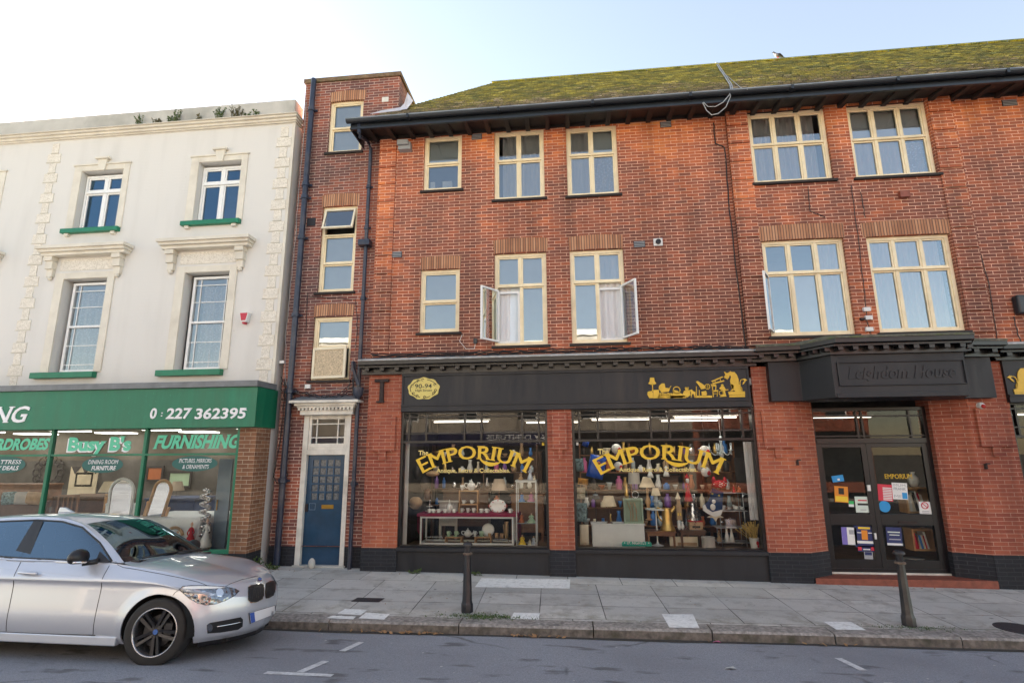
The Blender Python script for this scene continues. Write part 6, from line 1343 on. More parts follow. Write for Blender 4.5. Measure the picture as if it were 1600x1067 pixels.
def table_lamp(label, px, py, wsh, ysh0, ysh1, Y, stem='pine', shade='shade', top=.6, wb=None, thick=.012):
    t, x, z = T3('table_lamp', label, 'lamp', px, py, Y); r = sz(px, px+wsh, ysh1, Y)*.5; z0, z1 = P(px, ysh1, Y)[1], P(px, ysh0, Y)[1]
    MB().lathe([(r, z0), (r*top, z1)], (x, Y, 0), 24, cap=False).lathe([(r*top-.004, z1), (r-.004, z0)], (x, Y, 0), 24, cap=False).build('lamp_shade', M[shade], t, smooth='all')
    h = z0 - z; MB().lathe([(r*.42, 0), (r*.42, .012), (r*.18, .03), (thick, .06), (thick*.8, h*.4), (thick*1.6, h*.55), (thick*.7, h*.7), (thick*.6, h+.04)], (x, Y, z), 14).build('stem', M[stem], t, smooth='all'); return t
def frame_box(mb, x0, x1, y0, y1, z0, z1, w): 
    for a in (x0, x1-w):
        for b in (y0, y1-w): mb.box(a, a+w, b, b+w, z0, z1)
    for z in (z0, z1-w):
        for b in (y0, y1-w): mb.box(x0+w, x1-w, b, b+w, z, z+w)
        for a in (x0, x1-w): mb.box(a, a+w, y0+w, y1-w, z, z+w)
# --- smaller window: the china counter
Y1 = 10.62; bedz = PLZ - .03
x0, z1 = P(656.7, 806.5, Y1); x1, _ = P(802.3, 806.5, Y1)
t = thing('display_counter', 'low glass display counter with white legs under a burgundy cloth', 'counter', (x0, Y1, bedz))
mb = MB(); frame_box(mb, x0, x1, Y1, Y1+.42, bedz+.001, z1, .032); mb.build('frame', M['whitepaint'], t); MB().quad((x0+.03, Y1+.01, bedz), (x1-.03, Y1+.01, bedz), (x1-.03, Y1+.01, z1-.03), (x0+.03, Y1+.01, z1-.03)).build('pane', M['shopglass'], t)
tz = z1 + .055
mb = MB(); mb.box(x0-.06, x1+.10, Y1-.03, Y1+.45, z1+.002, tz); mb.quad((x1+.10, Y1-.02, bedz+.1), (x1+.10, Y1+.44, bedz), (x1+.10, Y1+.44, tz), (x1+.10, Y1-.02, tz)); mb.quad((x1+.03, Y1+.42, bedz), (x1+.10, Y1-.02, bedz+.1), (x1+.10, Y1-.02, tz), (x1+.03, Y1+.42, tz)); mb.quad((x0-.06, Y1+.44, bedz), (x0-.06, Y1, bedz+.25), (x0-.06, Y1, tz), (x0-.06, Y1+.44, tz)); tag(mb.build('tablecloth', M['burgundy']), 'burgundy cloth laid over the low glass counter of china', 'tablecloth')
Yt = Y1 + .14; tpy = lambda px: 801.6
# shelf box with tea things
x0, zt = P(717, 766, Yt); x1, _ = P(746.6, 766, Yt); t = thing('shelf_unit', 'small open pine shelf standing among the cups on burgundy cloth', 'shelf', ((x0+x1)/2, Yt, tz)); mb = MB()
zmid = P(730, 788, Yt)[1]
for a in (x0, x1-.018): mb.box(a, a+.018, Yt, Yt+.16, tz, zt)
for z in (zt-.018, zmid-.009): mb.box(x0+.018, x1-.018, Yt, Yt+.16, z, z+.018)
mb.build('frame', M['pine'], t)
def on(px, z, Y):                        # photo row of the height z above the photo column px
    v = Vector((P(px, 800, Y)[0], Y, z - CAMZ)); return 533.5 - v.dot(UP)/v.dot(FW)*FPX
r0 = on(730, zt, Yt); r1 = on(730, zmid+.01, Yt); r2 = on(730, tz, Yt)
teapot('white china teapot with lid, highest piece on top of the pine shelf', 736.5, r0, 22, 18, Yt+.06); cup('white creamer jug beside the teapot on top of the pine shelf', 722, r0, 9, 8, Yt+.05, group=None, saucer=False)
for i, px in enumerate((724.5, 737)): cup('white cup with dark rim inside the upper pine shelf', px, r1, 8, 5.5, Yt+.07, group='cups inside the pine shelf')
for i, px in enumerate((721.5, 731, 740)): cup('white cup with red pattern inside the lower pine shelf', px, r2, 8, 7, Yt+.07, group='cups in the lower pine shelf')
for px in (671, 677, 685, 695, 709): cup('white cup and saucer on burgundy cloth before the coffee pot', px, r2, 8.5, 5.5, Yt-.06, group='cups on the burgundy cloth near the coffee pot')
for px in (752, 760.5, 797): cup('white cup and saucer on burgundy cloth beside the big platter', px, r2, 9, 6, Yt-.04, group='cups on the burgundy cloth near the platter')
teapot('tall white china coffee pot on the burgundy cloth', 702, r2, 13, 21, Yt+.02, name='coffee_pot')
t, x, z = T3('cake_stand', 'three tier glass cake stand on the burgundy cloth', 'cake stand', 671, r2, Yt+.08); MB().lathe([(.05, .0), (.012, .01), (.012, .22), (.02, .24), (.001, .26)], (x, Yt+.08, z), 10).build('stem', M['silver'], t, smooth='all'); MB().lathe([(.0, .03), (.085, .035), (.09, .045), (.0, .036)], (x, Yt+.08, z), 18).lathe([(.0, .12), (.06, .125), (.065, .133), (.0, .126)], (x, Yt+.08, z), 18).build('tier', M['china'], t, smooth='all')
t, x, z = T3('platter', 'large oval white platter with red flowers propped on the burgundy cloth', 'platter', 778, r2, Yt+.05); a, b = sz(765, 791.5, 790, Yt)/2, hz_(778, 801, 780, Yt)/2
Mx = Matrix.Translation((x, Yt+.05, z+b)) @ Matrix.Rotation(R(-10), 4, 'X'); mb = MB(); mb.lathe([(.0, -.002), (a*.7, -.002), (a, -.018), (a*.98, -.010), (a*.7, .008), (.0, .008)], (0, 0, 0), 32, axis='y', sy=b/a); mb.xf(Mx); mb.build('dish', M['china'], t, smooth='all'); mb = MB()
for i in range(8): q = 2*math.pi*i/8; mb.ball((a*.84*math.cos(q), -.012, b*.84*math.sin(q)), (.014, .004, .012), 8)
for s in (-1, 1): mb.tube([(s*a*.97, -.012, b*.25), (s*a*1.1, -.015, 0), (s*a*.97, -.012, -b*.25)], .008, 6)
mb.xf(Mx).build('rose_pattern', M['chinared'], t, smooth='all')
Yi = Y1 + .18; bz = lambda px: on(px, bedz+.002, Yi)
def stand(px0, px1, ytop, label, m='pine'):
    x0, zt = P(px0, ytop, Yi); x1, _ = P(px1, ytop, Yi); mb = MB(); mb.box(x0, x0+.02, Yi-.05, Yi+.15, bedz, zt-.02); mb.box(x1-.02, x1, Yi-.05, Yi+.15, bedz, zt-.02); mb.box(x0, x1, Yi-.05, Yi+.15, zt-.02, zt); tag(mb.build('display_stand', M[m]), label, 'stand'); return zt
s1 = stand(696, 722, 838, 'low pine stand with two green cups inside the glass counter'); s2 = stand(742, 768, 838, 'low pine stand under plate and little jar inside the glass counter')
def wire(px0, px1, ytop, label):
    x0, zt = P(px0, ytop, Yi-.08); x1, _ = P(px1, ytop, Yi-.08); mb = MB(); mb.tube(spl([(x0, Yi-.08, bedz), (x0, Yi-.08, zt-.03), (x0+.04, Yi-.08, zt), ((x0+x1)/2, Yi-.08, zt), (x1-.04, Yi-.08, zt), (x1, Yi-.08, zt-.03), (x1, Yi-.08, bedz)], 4), .007, 6); tag(mb.build('wire_stand', M['silver'], smooth='all'), label, 'stand')
wire(664.5, 692, 838.5, 'bent chrome wire stand at the left inside the glass counter below the shelf'); wire(769.5, 794.5, 842, 'bent chrome wire stand inside the glass counter below the tall basket')
teapot('round white teapot in the middle of the glass counter', 731, on(731, s1, Yi), 20, 14, Yi+.03)
for px in (701, 712.5): cup('pale green cup on the pine stand inside the glass counter', px, on(px, s1, Yi), 9, 8, Yi+.04, 'c_green', 'green cups inside the glass counter')
cup('white sugar bowl right of the round white teapot in the counter', 742, on(742, s2, Yi), 8, 8, Yi, group=None); cup('pale green bowl before the standing plate in the counter', 752, on(752, s2, Yi), 10, 8, Yi, 'c_green', None)
t, x, z = T3('plate', 'white dinner plate standing upright inside the glass counter', 'plate', 762.5, on(762, s2, Yi), Yi+.10); a = hz_(762, 838, 817, Yi)/2; mb = MB(); mb.lathe([(.0, -.002), (a*.65, -.002), (a, -.018), (a*.98, -.010), (a*.65, .008), (.0, .008)], (0, 0, 0), 28, axis='y'); mb.xf(Matrix.Translation((x, Yi+.12, z+a)) @ Matrix.Rotation(R(-12), 4, 'X')); mb.build('dish', M['china'], t, smooth='all')
for px, w, h, lab in ((765, 5.5, 7, 'small wooden cup nearest the standing plate in the counter'), (776, 6, 7.5, 'second small wooden cup right of the standing plate'), (784, 6, 7, 'small wooden cup beside the tall basket')):
    t, x, z = T3('wooden_cup', lab, 'cup', px, on(px, s2-.02, Yi), Yi-.02); r = sz(px, px+w, 830, Yi)/2; tag(MB().lathe([(r*.8, 0), (r, hz_(px, 830, 830-h, Yi)), (r*.85, hz_(px, 830, 830-h, Yi)), (.0, .02)], (x, Yi-.02, z), 14).build('wooden_cup', M['pine'], smooth='all'), lab, 'cup'); bpy.data.objects.remove(t)
x, z = P(791.5, on(791, s2-.02, Yi), Yi); tag(MB().lathe([(.035, 0), (.042, .12), (.04, .26), (.045, .30), (.038, .30), (.0, .05)], (x, Yi, z), 16).tube([(x-.04, Yi, z+.05), (x-.06, Yi, z+.25)], .012, 6).build('tall_basket', M['tan'], smooth='all'), 'tall woven basket at the end of the glass counter', 'basket')
# glass tower cabinet with figurines
Yc = 10.55; x0, zt = P(806, 752, Yc); x1, _ = P(837.5, 752, Yc); t = thing('glass_cabinet', 'tall narrow glass cabinet of china figurines in the smaller window', 'cabinet', ((x0+x1)/2, Yc, bedz)); mb = MB(); frame_box(mb, x0, x1, Yc, Yc+.34, bedz+.001, zt, .018); mb.box(x0-.012, x1+.012, Yc-.012, Yc+.36, zt, zt+.022); mb.build('frame', M['steel'], t)
SH = []
for py in (784, 817.5): z = P(822, py, Yc)[1]; SH.append(z); MB().box(x0+.02, x1-.02, Yc+.02, Yc+.33, z-.008, z).build('shelf', M['glassy'], t)
MB().quad((x0+.018, Yc+.005, bedz+.02), (x1-.018, Yc+.005, bedz+.02), (x1-.018, Yc+.005, zt-.02), (x0+.018, Yc+.005, zt-.02)).build('pane', M['shopglass'], t)
Yf = Yc + .12; rw = [on(822, zt+.024, Yf), on(822, SH[0], Yf), on(822, SH[1], Yf), on(822, bedz+.004, Yf)]
for lab, px, k, w, h, m in (('pale grey lady figurine standing tallest on top of the glass cabinet', 828.5, 0, 9, 21, 'c_pale'), ('small brown and cream figurine at the corner on top of the glass cabinet', 814, 0, 8, 13, 'tan'), ('stubby cream figurine at the far end on top of the glass cabinet', 835, 0, 5, 9, 'cream_'), ('blue dressed china lady on the upper shelf of the glass cabinet', 815.5, 1, 10, 14, 'c_blue'), ('pink and purple seated china lady on the upper shelf', 830, 1, 12, 15, 'c_pink'), ('rust orange dressed china lady on the middle shelf', 815, 2, 10, 16, 'c_rust'), ('white and green wide skirted china lady on the middle shelf', 830.5, 2, 14, 15, 'c_green'), ('yellow dressed china lady at the bottom of the glass cabinet', 816, 3, 13, 16, 'c_yellow'), ('pale blue dressed china lady at the bottom of the glass cabinet', 834, 3, 9, 14, 'c_pale'), ('small cream china lady crouching at the bottom between two taller ones', 828, 3, 8, 9, 'cream_')): figurine(lab, px, rw[k], w, h, Yf, m)
# behind: lamp, hanging baskets, dim furniture
table_lamp('table lamp with wide beige shade in the dim shop behind the platter', 780, 800, 26, 748, 765.5, 11.45, 'oak', 'shadedim')
x, z = P(649, 790, 10.9); tag(MB().lathe([(.05, 0), (.13, .08), (.14, .15), (.08, .22), (.05, .23)], (x, 10.9, z-.06), 16).build('round_jar', M['tan'], smooth='all'), 'round brown jar by the window jamb left of the burgundy cloth', 'jar')
def hang(name, lab, cat, px, py, w, h, Y, m):
    x, z = P(px, py, Y); a, b = sz(px, px+w, py, Y)/2, hz_(px, py, py+h, Y)/2; mb = MB(); mb.ball((x, Y, z), (a, a*.7, b), 14); o = tag(mb.build(name, M[m], smooth='all'), lab, cat); MB().tube([(x, Y, z+b*.9), (x, Y, 3.2)], .004, 5).build('hanging_cord', M['cabled'], o); return o
for px, py, w, h, m, lab in ((651, 738, 10, 22, 'dk', 'dark round pan hanging behind the word The in the smaller window'), (664, 755, 14, 26, 'dk', 'dark bunch of baskets hanging by the jamb of the smaller window'), (676, 740, 22, 9, 'tan', 'flat tan basket hanging below the first gold letter'), (668, 772, 12, 20, 'walnut', 'brown bunch of baskets hanging above the cake stand')): hang('hanging_basket', lab, 'basket', px, py, w, h, 10.95, m)
def furn(name, lab, cat, px0, px1, py0, py1, Y, m, d=.4):
    x0, z1 = P(px0, py0, Y); x1, z0 = P(px1, py1, Y); mb = MB(); mb.box(x0, x1, Y, Y+d, z1-.04, z1); mb.box(x0+.03, x1-.03, Y+.02, Y+d, z0+.1, z1-.04); mb.box(x0+.05, x1-.05, Y+.01, Y+.02, z0+.2, z1-.1)
    for a in (x0+.03, x1-.08): mb.box(a, a+.05, Y+.02, Y+.07, .25, z0+.1)
    return tag(mb.build(name, M[m], bevel=.005), lab, cat)
furn('sideboard', 'dark sideboard far back in the dim shop behind the china', 'sideboard', 690, 765, 765, 830, 11.9, 'walnut'); furn('chair_back', 'pale oval backed chair half hidden behind the coffee pot', 'chair', 684, 716, 782, 830, 11.2, 'shadegrey', .08); furn('cupboard', 'brown cupboard in the dim shop behind the glass cabinet', 'cupboard', 796, 852, 772, 840, 11.6, 'oak'); furn('bookcase', 'tall dark bookcase at the back of the shop in the smaller window', 'bookcase', 800, 850, 705, 830, 12.4, 'walnut')
x0, z1 = P(631, 692, 10.34); x1, _ = P(640.5, 692, 10.34); tag(MB().box(x0, x1, 10.30, 10.33, bedz, z1).build('folded_screen', M['whitepaint']), 'tall white panel just inside the jamb of the smaller window', 'screen')
# --- larger window: bric-a-brac
Y2 = 10.60
x0, zt = P(925, 818, Y2); x1, _ = P(1006.5, 818, Y2); t = thing('white_cabinet', 'low white painted cabinet standing in the larger window', 'cabinet', ((x0+x1)/2, Y2, bedz)); MB().box(x0, x1, Y2, Y2+.35, bedz, zt-.02).build('body', M['whitepaint'], t, bevel=.006); MB().box(x0-.02, x1+.02, Y2-.02, Y2+.37, zt-.02, zt).build('top', M['whitepaint'], t, bevel=.004)
wct = on(960, zt, Y2+.1)
Ys = 10.40; x0, z1 = P(971.5, 845.5, Ys); x1, z0 = P(1018.5, 853.5, Ys); z0 = max(z0, bedz); ch = .025; o = tag(MB().prism([(x0, z0), (x1, z0), (x1, z1-ch), (x1-ch, z1), (x0+ch, z1), (x0, z1-ch)], Ys, Ys+.012).build('green_sign', M['signgreen']), 'small green metal sign with white capitals leaning on the white cabinet', 'sign'); t_ = MB(); put_text(t_, 'I.P. NIGHTLY', x0+.09, z0+.035, Ys-.002, .055, x1-x0-.18, thick=0, bold=.015, serif=.05); t_.box(x0+.04, x0+.06, Ys-.002, Ys, z0+.05, z0+.07).box(x1-.06, x1-.04, Ys-.002, Ys, z0+.05, z0+.07); t_.build('sign_lettering', M['signwhite'], o)
table_lamp('table lamp with plain cream shade on the white cabinet', 952.5, wct, 24, 774.5, 790.5, Y2+.12, 'walnut', 'shade', .62)
x0, z1 = P(974, 778.5, Y2+.06); x1, _ = P(1004, 778.5, Y2+.06); t = thing('shadow_box', 'pale green box frame holding dried stems on the white cabinet', 'box frame', ((x0+x1)/2, Y2, zt)); mb = MB(); members(mb, x0, x1, zt+.001, z1, Y2+.06, Y2+.16, .03); mb.box(x0, x1, Y2+.16, Y2+.17, zt+.001, z1); mb.build('frame', M['greenbox'], t); mb = MB()
for i in range(5): a = x0+.12+.03*i; mb.tube(spl([(a, Y2+.1, zt+.04), (a+random.uniform(-.04, .04), Y2+.09, zt+.22), (a+random.uniform(-.06, .06), Y2+.1, zt+.38)], 4), .006, 5)
mb.build('dried_stem', M['tan'], t, smooth='all')
r_ = on(979, z1, Y2+.1); x, z = P(979.5, r_, Y2+.1); tag(MB().lathe([(.035, 0), (.04, .05), (.035, .18), (.012, .24), (.012, .30), (.018, .31)], (x, Y2+.1, z), 14).build('brass_bottle', M['brassw'], smooth='all'), 'tall brass bottle on top of the pale green box frame', 'bottle')
x, z = P(993, r_, Y2+.1); tag(MB().tube([(x+.06*math.cos(q*.3), Y2+.1, z+.07+.06*math.sin(q*.3)) for q in range(22)], .006, 5).lathe([(.03, 0), (.01, .02), (.01, .03)], (x, Y2+.1, z), 10).build('ring_ornament', M['steel'], smooth='all'), 'grey metal ring ornament on top of the pale green box frame', 'ornament')
table_lamp('lamp with grey drum shade behind the brass bottle', 994, 812, 19, 738, 755.5, 11.1, 'dk', 'shadegrey', .9)
table_lamp('lamp with wide cone shade on a carved wooden figure stem', 1014, 812, 25, 744.5, 760.5, 10.95, 'pine', 'shade', .45, thick=.035)
# white round stand with glass lamp
Yw = 10.78; x0, zs = P(1008, 794, Yw); x1, _ = P(1041, 794, Yw); t = thing('round_stand', 'white pedestal stand carrying a small glass lamp', 'stand', ((x0+x1)/2, Yw, bedz)); r = (x1-x0)/2; xm = (x0+x1)/2; MB().lathe([(r, zs-.02), (r, zs), (.0, zs)], (xm, Yw, 0), 24).build('top', M['whitepaint'], t, smooth=True); MB().lathe([(r*.6, bedz+.001), (.03, bedz+.03), (.014, bedz+.08), (.014, zs-.02)], (xm, Yw, 0), 12).build('leg', M['whitepaint'], t, smooth=True)
table_lamp('small cream shaded lamp with a round glass base on the white pedestal', 1026, on(1026, zs+.002, Yw), 15, 762, 774, Yw, 'glassy', 'shade', .6, thick=.05)
# tables
def table(lab, px0, px1, ytop, Y, m, d=.4):
    x0, zt = P(px0, ytop, Y); x1, _ = P(px1, ytop, Y); t = thing('side_table', lab, 'table', ((x0+x1)/2, Y, bedz)); MB().box(x0, x1, Y, Y+d, zt-.025, zt).build('tabletop', M[m], t, bevel=.004)
    for a in (x0+.02, x1-.06):
        for b in (Y+.02, Y+d-.06): MB().box(a, a+.035, b, b+.035, bedz+.001, zt-.025).build('leg', M[m], t)
    MB().box(x0+.05, x1-.05, Y+.025, Y+.04, zt-.08, zt-.025).build('apron', M[m], t); return zt
Ya = 10.56; ta = table('low honey wood table under the large brass jug', 1010, 1057, 830, Ya, 'oak'); tb = table('low dark wood table under the wooden box beside brass jug', 1062, 1104, 828.5, Ya+.02, 'walnut')
Yj = Ya+.14; x, z = P(1043.5, on(1043, ta, Yj), Yj); t = thing('brass_jug', 'large battered brass jug with flared base on the honey wood table', 'jug', (x, Yj, z)); MB().lathe([(.145, 0), (.14, .03), (.10, .10), (.085, .20), (.095, .30), (.075, .36), (.085, .40), (.07, .40)], (x, Yj, z), 20).build('body', M['brassw'], t, smooth='all'); MB().tube(spl([(x-.08, Yj, z+.36), (x-.17, Yj, z+.40), (x-.15, Yj, z+.24), (x-.09, Yj, z+.16)], 4), .014, 8).build('handle', M['brassw'], t, smooth='all'); MB().tube(spl([(x+.07, Yj, z+.33), (x+.13, Yj, z+.38), (x+.15, Yj, z+.43)], 3), [.04, .035, .03, .03, .025, .025, .02], 8).build('spout', M['brassw'], t, smooth='all')
Yb = Ya+.14; x0, z1 = P(1077, 815, Yb); x1, _ = P(1098, 815, Yb); t = thing('wooden_box', 'small reddish wooden box with an arched opening on the dark table', 'box', ((x0+x1)/2, Yb, tb)); MB().box(x0, x1, Yb, Yb+.14, tb+.001, z1).build('body', M['tan'], t, bevel=.01); MB().box(x0+.05, x1-.05, Yb-.003, Yb, tb+.03, z1-.07).build('opening', M['dk'], t); MB().box(x0-.006, x1+.006, Yb-.006, Yb+.146, z1, z1+.015).build('lid', M['redcloth'], t)
for px, h, lab in ((1061.5, 16, 'white swan shaped ornament left of the wooden box'), (1067, 14, 'second white bird ornament touching the wooden box')):
    x, z = P(px, on(px, tb, Yb), Yb-.02); H = .17*h/16; tag(MB().lathe([(.02, 0), (.035, H*.3), (.02, H*.6), (.012, H*.8), (.02, H*.9), (.001, H)], (x, Yb-.02, z), 12).build('bird_ornament', M['china'], smooth='all'), lab, 'ornament')
t, x, z = T3('church_ornament', 'tall cream house ornament with a steeple behind the brass jug', 'ornament', 1061.5, 812, Yb+.1); H = hz_(1061, 812, 768, Yb); MB().box(x-.05, x+.05, Yb+.06, Yb+.14, z, z+H*.55).box(x-.03, x+.03, Yb+.07, Yb+.13, z+H*.55, z+H*.75).build('walls', M['tan'], t, bevel=.003); MB().lathe([(.055, H*.75), (.001, H)], (x, Yb+.1, z), 4).build('steeple', M['cream_'], t); MB().box(x-.03, x-.01, Yb+.055, Yb+.06, z+.08, z+.13).box(x+.01, x+.03, Yb+.055, Yb+.06, z+.08, z+.13).build('window', M['c_yellow'], t)
# silver tinsel tree and red robed figure
x, z = P(1085, on(1085, tb, 10.85), 10.85); H = hz_(1085, 828, 774, 10.85); mb = MB(); 
for i in range(420):
    q = random.random()**.7; a = random.uniform(0, 6.28); rr = .17*(1-q)+.01; p = Vector((x+rr*math.cos(a), 10.85+rr*math.sin(a), z+H*q)); e = p + Vector((math.cos(a)*.05, math.sin(a)*.05, -.03)); s_ = Vector((-math.sin(a), math.cos(a), 0))*.012; mb.add([p-s_, p+s_, e], [(0, 1, 2)])
mb.lathe([(.15, .0), (.01, H)], (x, 10.85, z), 12); tag(mb.build('tinsel_tree', M['silver']), 'silver tinsel christmas tree behind the wooden box', 'christmas tree')
t = figurine('tall red robed santa doll with white beard above the tinsel tree', 1076, 783, 13, 39, 10.75, 'redcloth', None); x, z = P(1076, 783, 10.75); H = hz_(1076, 783, 744, 10.75); MB().ball((x, 10.72, z+H*.83), (.035, .02, .05), 10).build('beard', M['china'], t, smooth='all'); MB().lathe([(.045, H*.92), (.03, H*1.0), (.001, H*1.12)], (x, 10.75, z), 10).build('hat', M['redcloth'], t, smooth='all')
# stocking
Yk = 10.42; x, z = P(1114, 784, Yk); sc = hz_(1114, 800, 757, Yk)
poly = [(.02, .5), (.42, .36), (.36, .0), (.33, -.25), (.26, -.44), (.05, -.52), (-.20, -.42), (-.36, -.30), (-.37, -.12), (-.20, .0), (-.08, .2)]
t = thing('christmas_stocking', 'navy christmas stocking with white snowman hanging in the larger window', 'stocking', (x, Yk, z)); MB().prism([(x+a*sc, z+b*sc) for a, b in poly], Yk, Yk+.03).build('stocking', M['navycloth'], t, bevel=.012); MB().prism([(x+a*sc, z+b*sc) for a, b in [(.34, -.26), (.26, -.46), (.05, -.54), (-.20, -.44), (-.38, -.31), (-.38, -.13), (-.3, -.08), (-.24, -.24), (-.05, -.36), (.2, -.3)]], Yk-.006, Yk+.036).build('white_trim', M['china'], t)
mb = MB(); mb.ball((x-.02*sc, Yk-.006, z-.18*sc), (.10*sc, .012, .12*sc), 12); mb.ball((x+.03*sc, Yk-.006, z+.02*sc), (.075*sc, .012, .075*sc), 12); mb.build('snowman', M['china'], t, smooth='all'); MB().tube([(x+.02*sc, Yk+.015, z+.5*sc), (x+.0*sc, Yk+.02, z+.62*sc)], .005, 5).build('loop', M['redcloth'], t)
mb = MB()
for a, b in ((.0, .3), (.24, .24)): mb.add([(x+a*sc+.05*sc*(1 if i % 2 else .45)*math.cos(math.pi*i/5), Yk-.004, z+b*sc+.05*sc*(1 if i % 2 else .45)*math.sin(math.pi*i/5)) for i in range(10)], [tuple(range(9, -1, -1))])
mb.build('star', M['c_yellow'], t)
# metal shelf stand
Yr = 10.72; t = thing('wire_shelf', 'white wire shelf rack with a curled end beside the bucket of wheat', 'shelf', (P(1145, 850, Yr)[0], Yr, bedz)); x0 = P(1122, 800, Yr)[0]; x1 = P(1168, 800, Yr)[0]; RS = []
mb = MB()
for xx in (x0+.03, x1-.06): mb.tube([(xx, Yr, bedz+.001), (xx, Yr, P(1140, 770, Yr)[1])], .008, 6); mb.tube([(xx, Yr+.3, bedz+.001), (xx, Yr+.3, P(1140, 770, Yr)[1])], .008, 6)
zc = P(1160, 776, Yr)[1]; mb.tube([(x1-.06+.07+.07*math.cos(q), Yr, zc-.02+.07*math.sin(q)) for q in [math.pi - .35*i for i in range(12)]], .008, 6); mb.build('frame', M['steel'], t, smooth='all')
for py in (769.5, 797.5, 824, 847): z = P(1140, py, Yr)[1]; RS.append(z); mb = MB(); mb.box(x0-.05, x1, Yr, Yr+.012, z-.012, z); mb.box(x0-.05, x1, Yr+.3, Yr+.312, z-.012, z); mb.box(x0-.05, x1, Yr+.012, Yr+.3, z-.007, z-.002); mb.build('shelf', M['steel'], t)
Yq = Yr + .1; ron = lambda px, k: on(px, RS[k], Yq)
figurine('little red coated doll sitting on the top wire shelf', 1147, ron(1147, 0), 6, 12, Yq, 'redcloth', None); figurine('small cream doll with red hat right of the red coated doll', 1155, ron(1155, 0), 8, 10, Yq, 'c_rust', None)
cup('white cup with dark band on the second wire shelf', 1131, ron(1131, 1), 8, 7, Yq, group=None)
for px, w, h, lab in ((1140, 7, 8, 'small white duck on the second wire shelf nearest the cup'), (1150, 10, 10, 'white hen ornament in the middle of the second wire shelf'), (1160, 8, 8, 'small white bird at the curled end of the second wire shelf')):
    x, z = P(px, ron(px, 1), Yq); r = sz(px, px+w, 800, Yq)/2; tag(MB().ball((x, Yq, z+r*.7), (r, r*.6, r*.7), 12).ball((x-r*.7, Yq, z+r*1.4), r*.4, 10).build('bird_ornament', M['china'], smooth='all'), lab, 'ornament')
x0, z1 = P(1134, 811, Yq); x1, z0 = P(1150, 811, Yq); tag(MB().box(x0, x1, Yq, Yq+.12, RS[2]+.001, z1).lathe([(.02, 0), (.025, .01), (.001, .03)], ((x0+x1)/2, Yq+.06, z1), 10).build('silver_box', M['silver'], bevel=.012), 'small silver casket on the third wire shelf', 'box')
for px, lab in ((1136.5, 'white cone shaped angel on the lowest wire shelf'), (1144, 'second white cone angel on the lowest wire shelf')):
    x, z = P(px, ron(px, 3), Yq); tag(MB().lathe([(.05, 0), (.035, .10), (.015, .19), (.022, .23), (.001, .26)], (x, Yq, z), 12).build('angel_ornament', M['china'], smooth='all'), lab, 'ornament')
figurine('brown and white gnome on the lowest wire shelf beside the drum', 1124, ron(1124, 3), 9, 18, Yq, 'tan', None)
x, z = P(1118, 807, 10.5); pts = [(x+(.16 if i % 2 else .07)*math.cos(math.pi*i/5+.3), z+.02+(.11 if i % 2 else .05)*math.sin(math.pi*i/5+.3)) for i in range(10)]; o = tag(MB().prism(pts, 10.5, 10.53).build('star_ornament', M['cream_'], bevel=.01), 'large pale star ornament hanging below the stocking', 'ornament'); MB().tube([(x, 10.515, z+.1), (x, 10.515, 3.2)], .003, 4).build('hanging_cord', M['cabled'], o)
# bucket with wheat
Yv = 10.45; x, z = P(1179.5, 855, Yv); z = bedz; H = hz_(1179, 855, 836, Yv); t = thing('white_bucket', 'white enamel bucket with red rooster holding dried wheat', 'bucket', (x, Yv, z)); MB().lathe([(.065, 0), (.085, H), (.078, H), (.0, .02)], (x, Yv, z), 20).build('bucket', M['china'], t, smooth=True); MB().ball((x+.03, Yv-.075, z+H*.6), (.025, .01, .035), 8).ball((x+.035, Yv-.078, z+H*.35), (.015, .008, .03), 8).build('rooster_motif', M['redcloth'], t, smooth='all')
mb = MB()
for i in range(46):
    a = random.gauss(-.25, .30); L = random.uniform(.20, .34); p = Vector((x+random.uniform(-.05, .05), Yv+random.uniform(-.04, .04), z+H*.8)); e = p + Vector((math.sin(a)*L, random.uniform(-.05, .05), math.cos(a)*L)); mb.tube([p, p.lerp(e, .6), e], [.003, .004, .010], 4)
o = tag(mb.build('dried_wheat', M['wheat']), 'bunch of dried wheat standing in the white enamel bucket', 'dried wheat')
x, z = P(1107, 850, 10.52); z = bedz; tag(MB().lathe([(.115, 0), (.12, .02), (.115, .04), (.115, .17), (.12, .19), (.115, .20), (.0, .195)], (x, 10.52, z), 24).build('drum', M['shadegrey'], smooth=True), 'round grey and red drum box on the window bed by the dark table', 'drum')
x0, z1 = P(1046, 838, 10.75); x1, _ = P(1090, 838, 10.75); t = thing('framed_picture', 'cream mounted picture leaning under the two low tables', 'picture', ((x0+x1)/2, 10.75, bedz)); MB().box(x0, x1, 10.75, 10.77, bedz, z1).build('mount', M['cream_'], t); MB().box(x0+.14, x1-.02, 10.745, 10.75, bedz+.01, z1-.1).build('print', M['tan'], t)
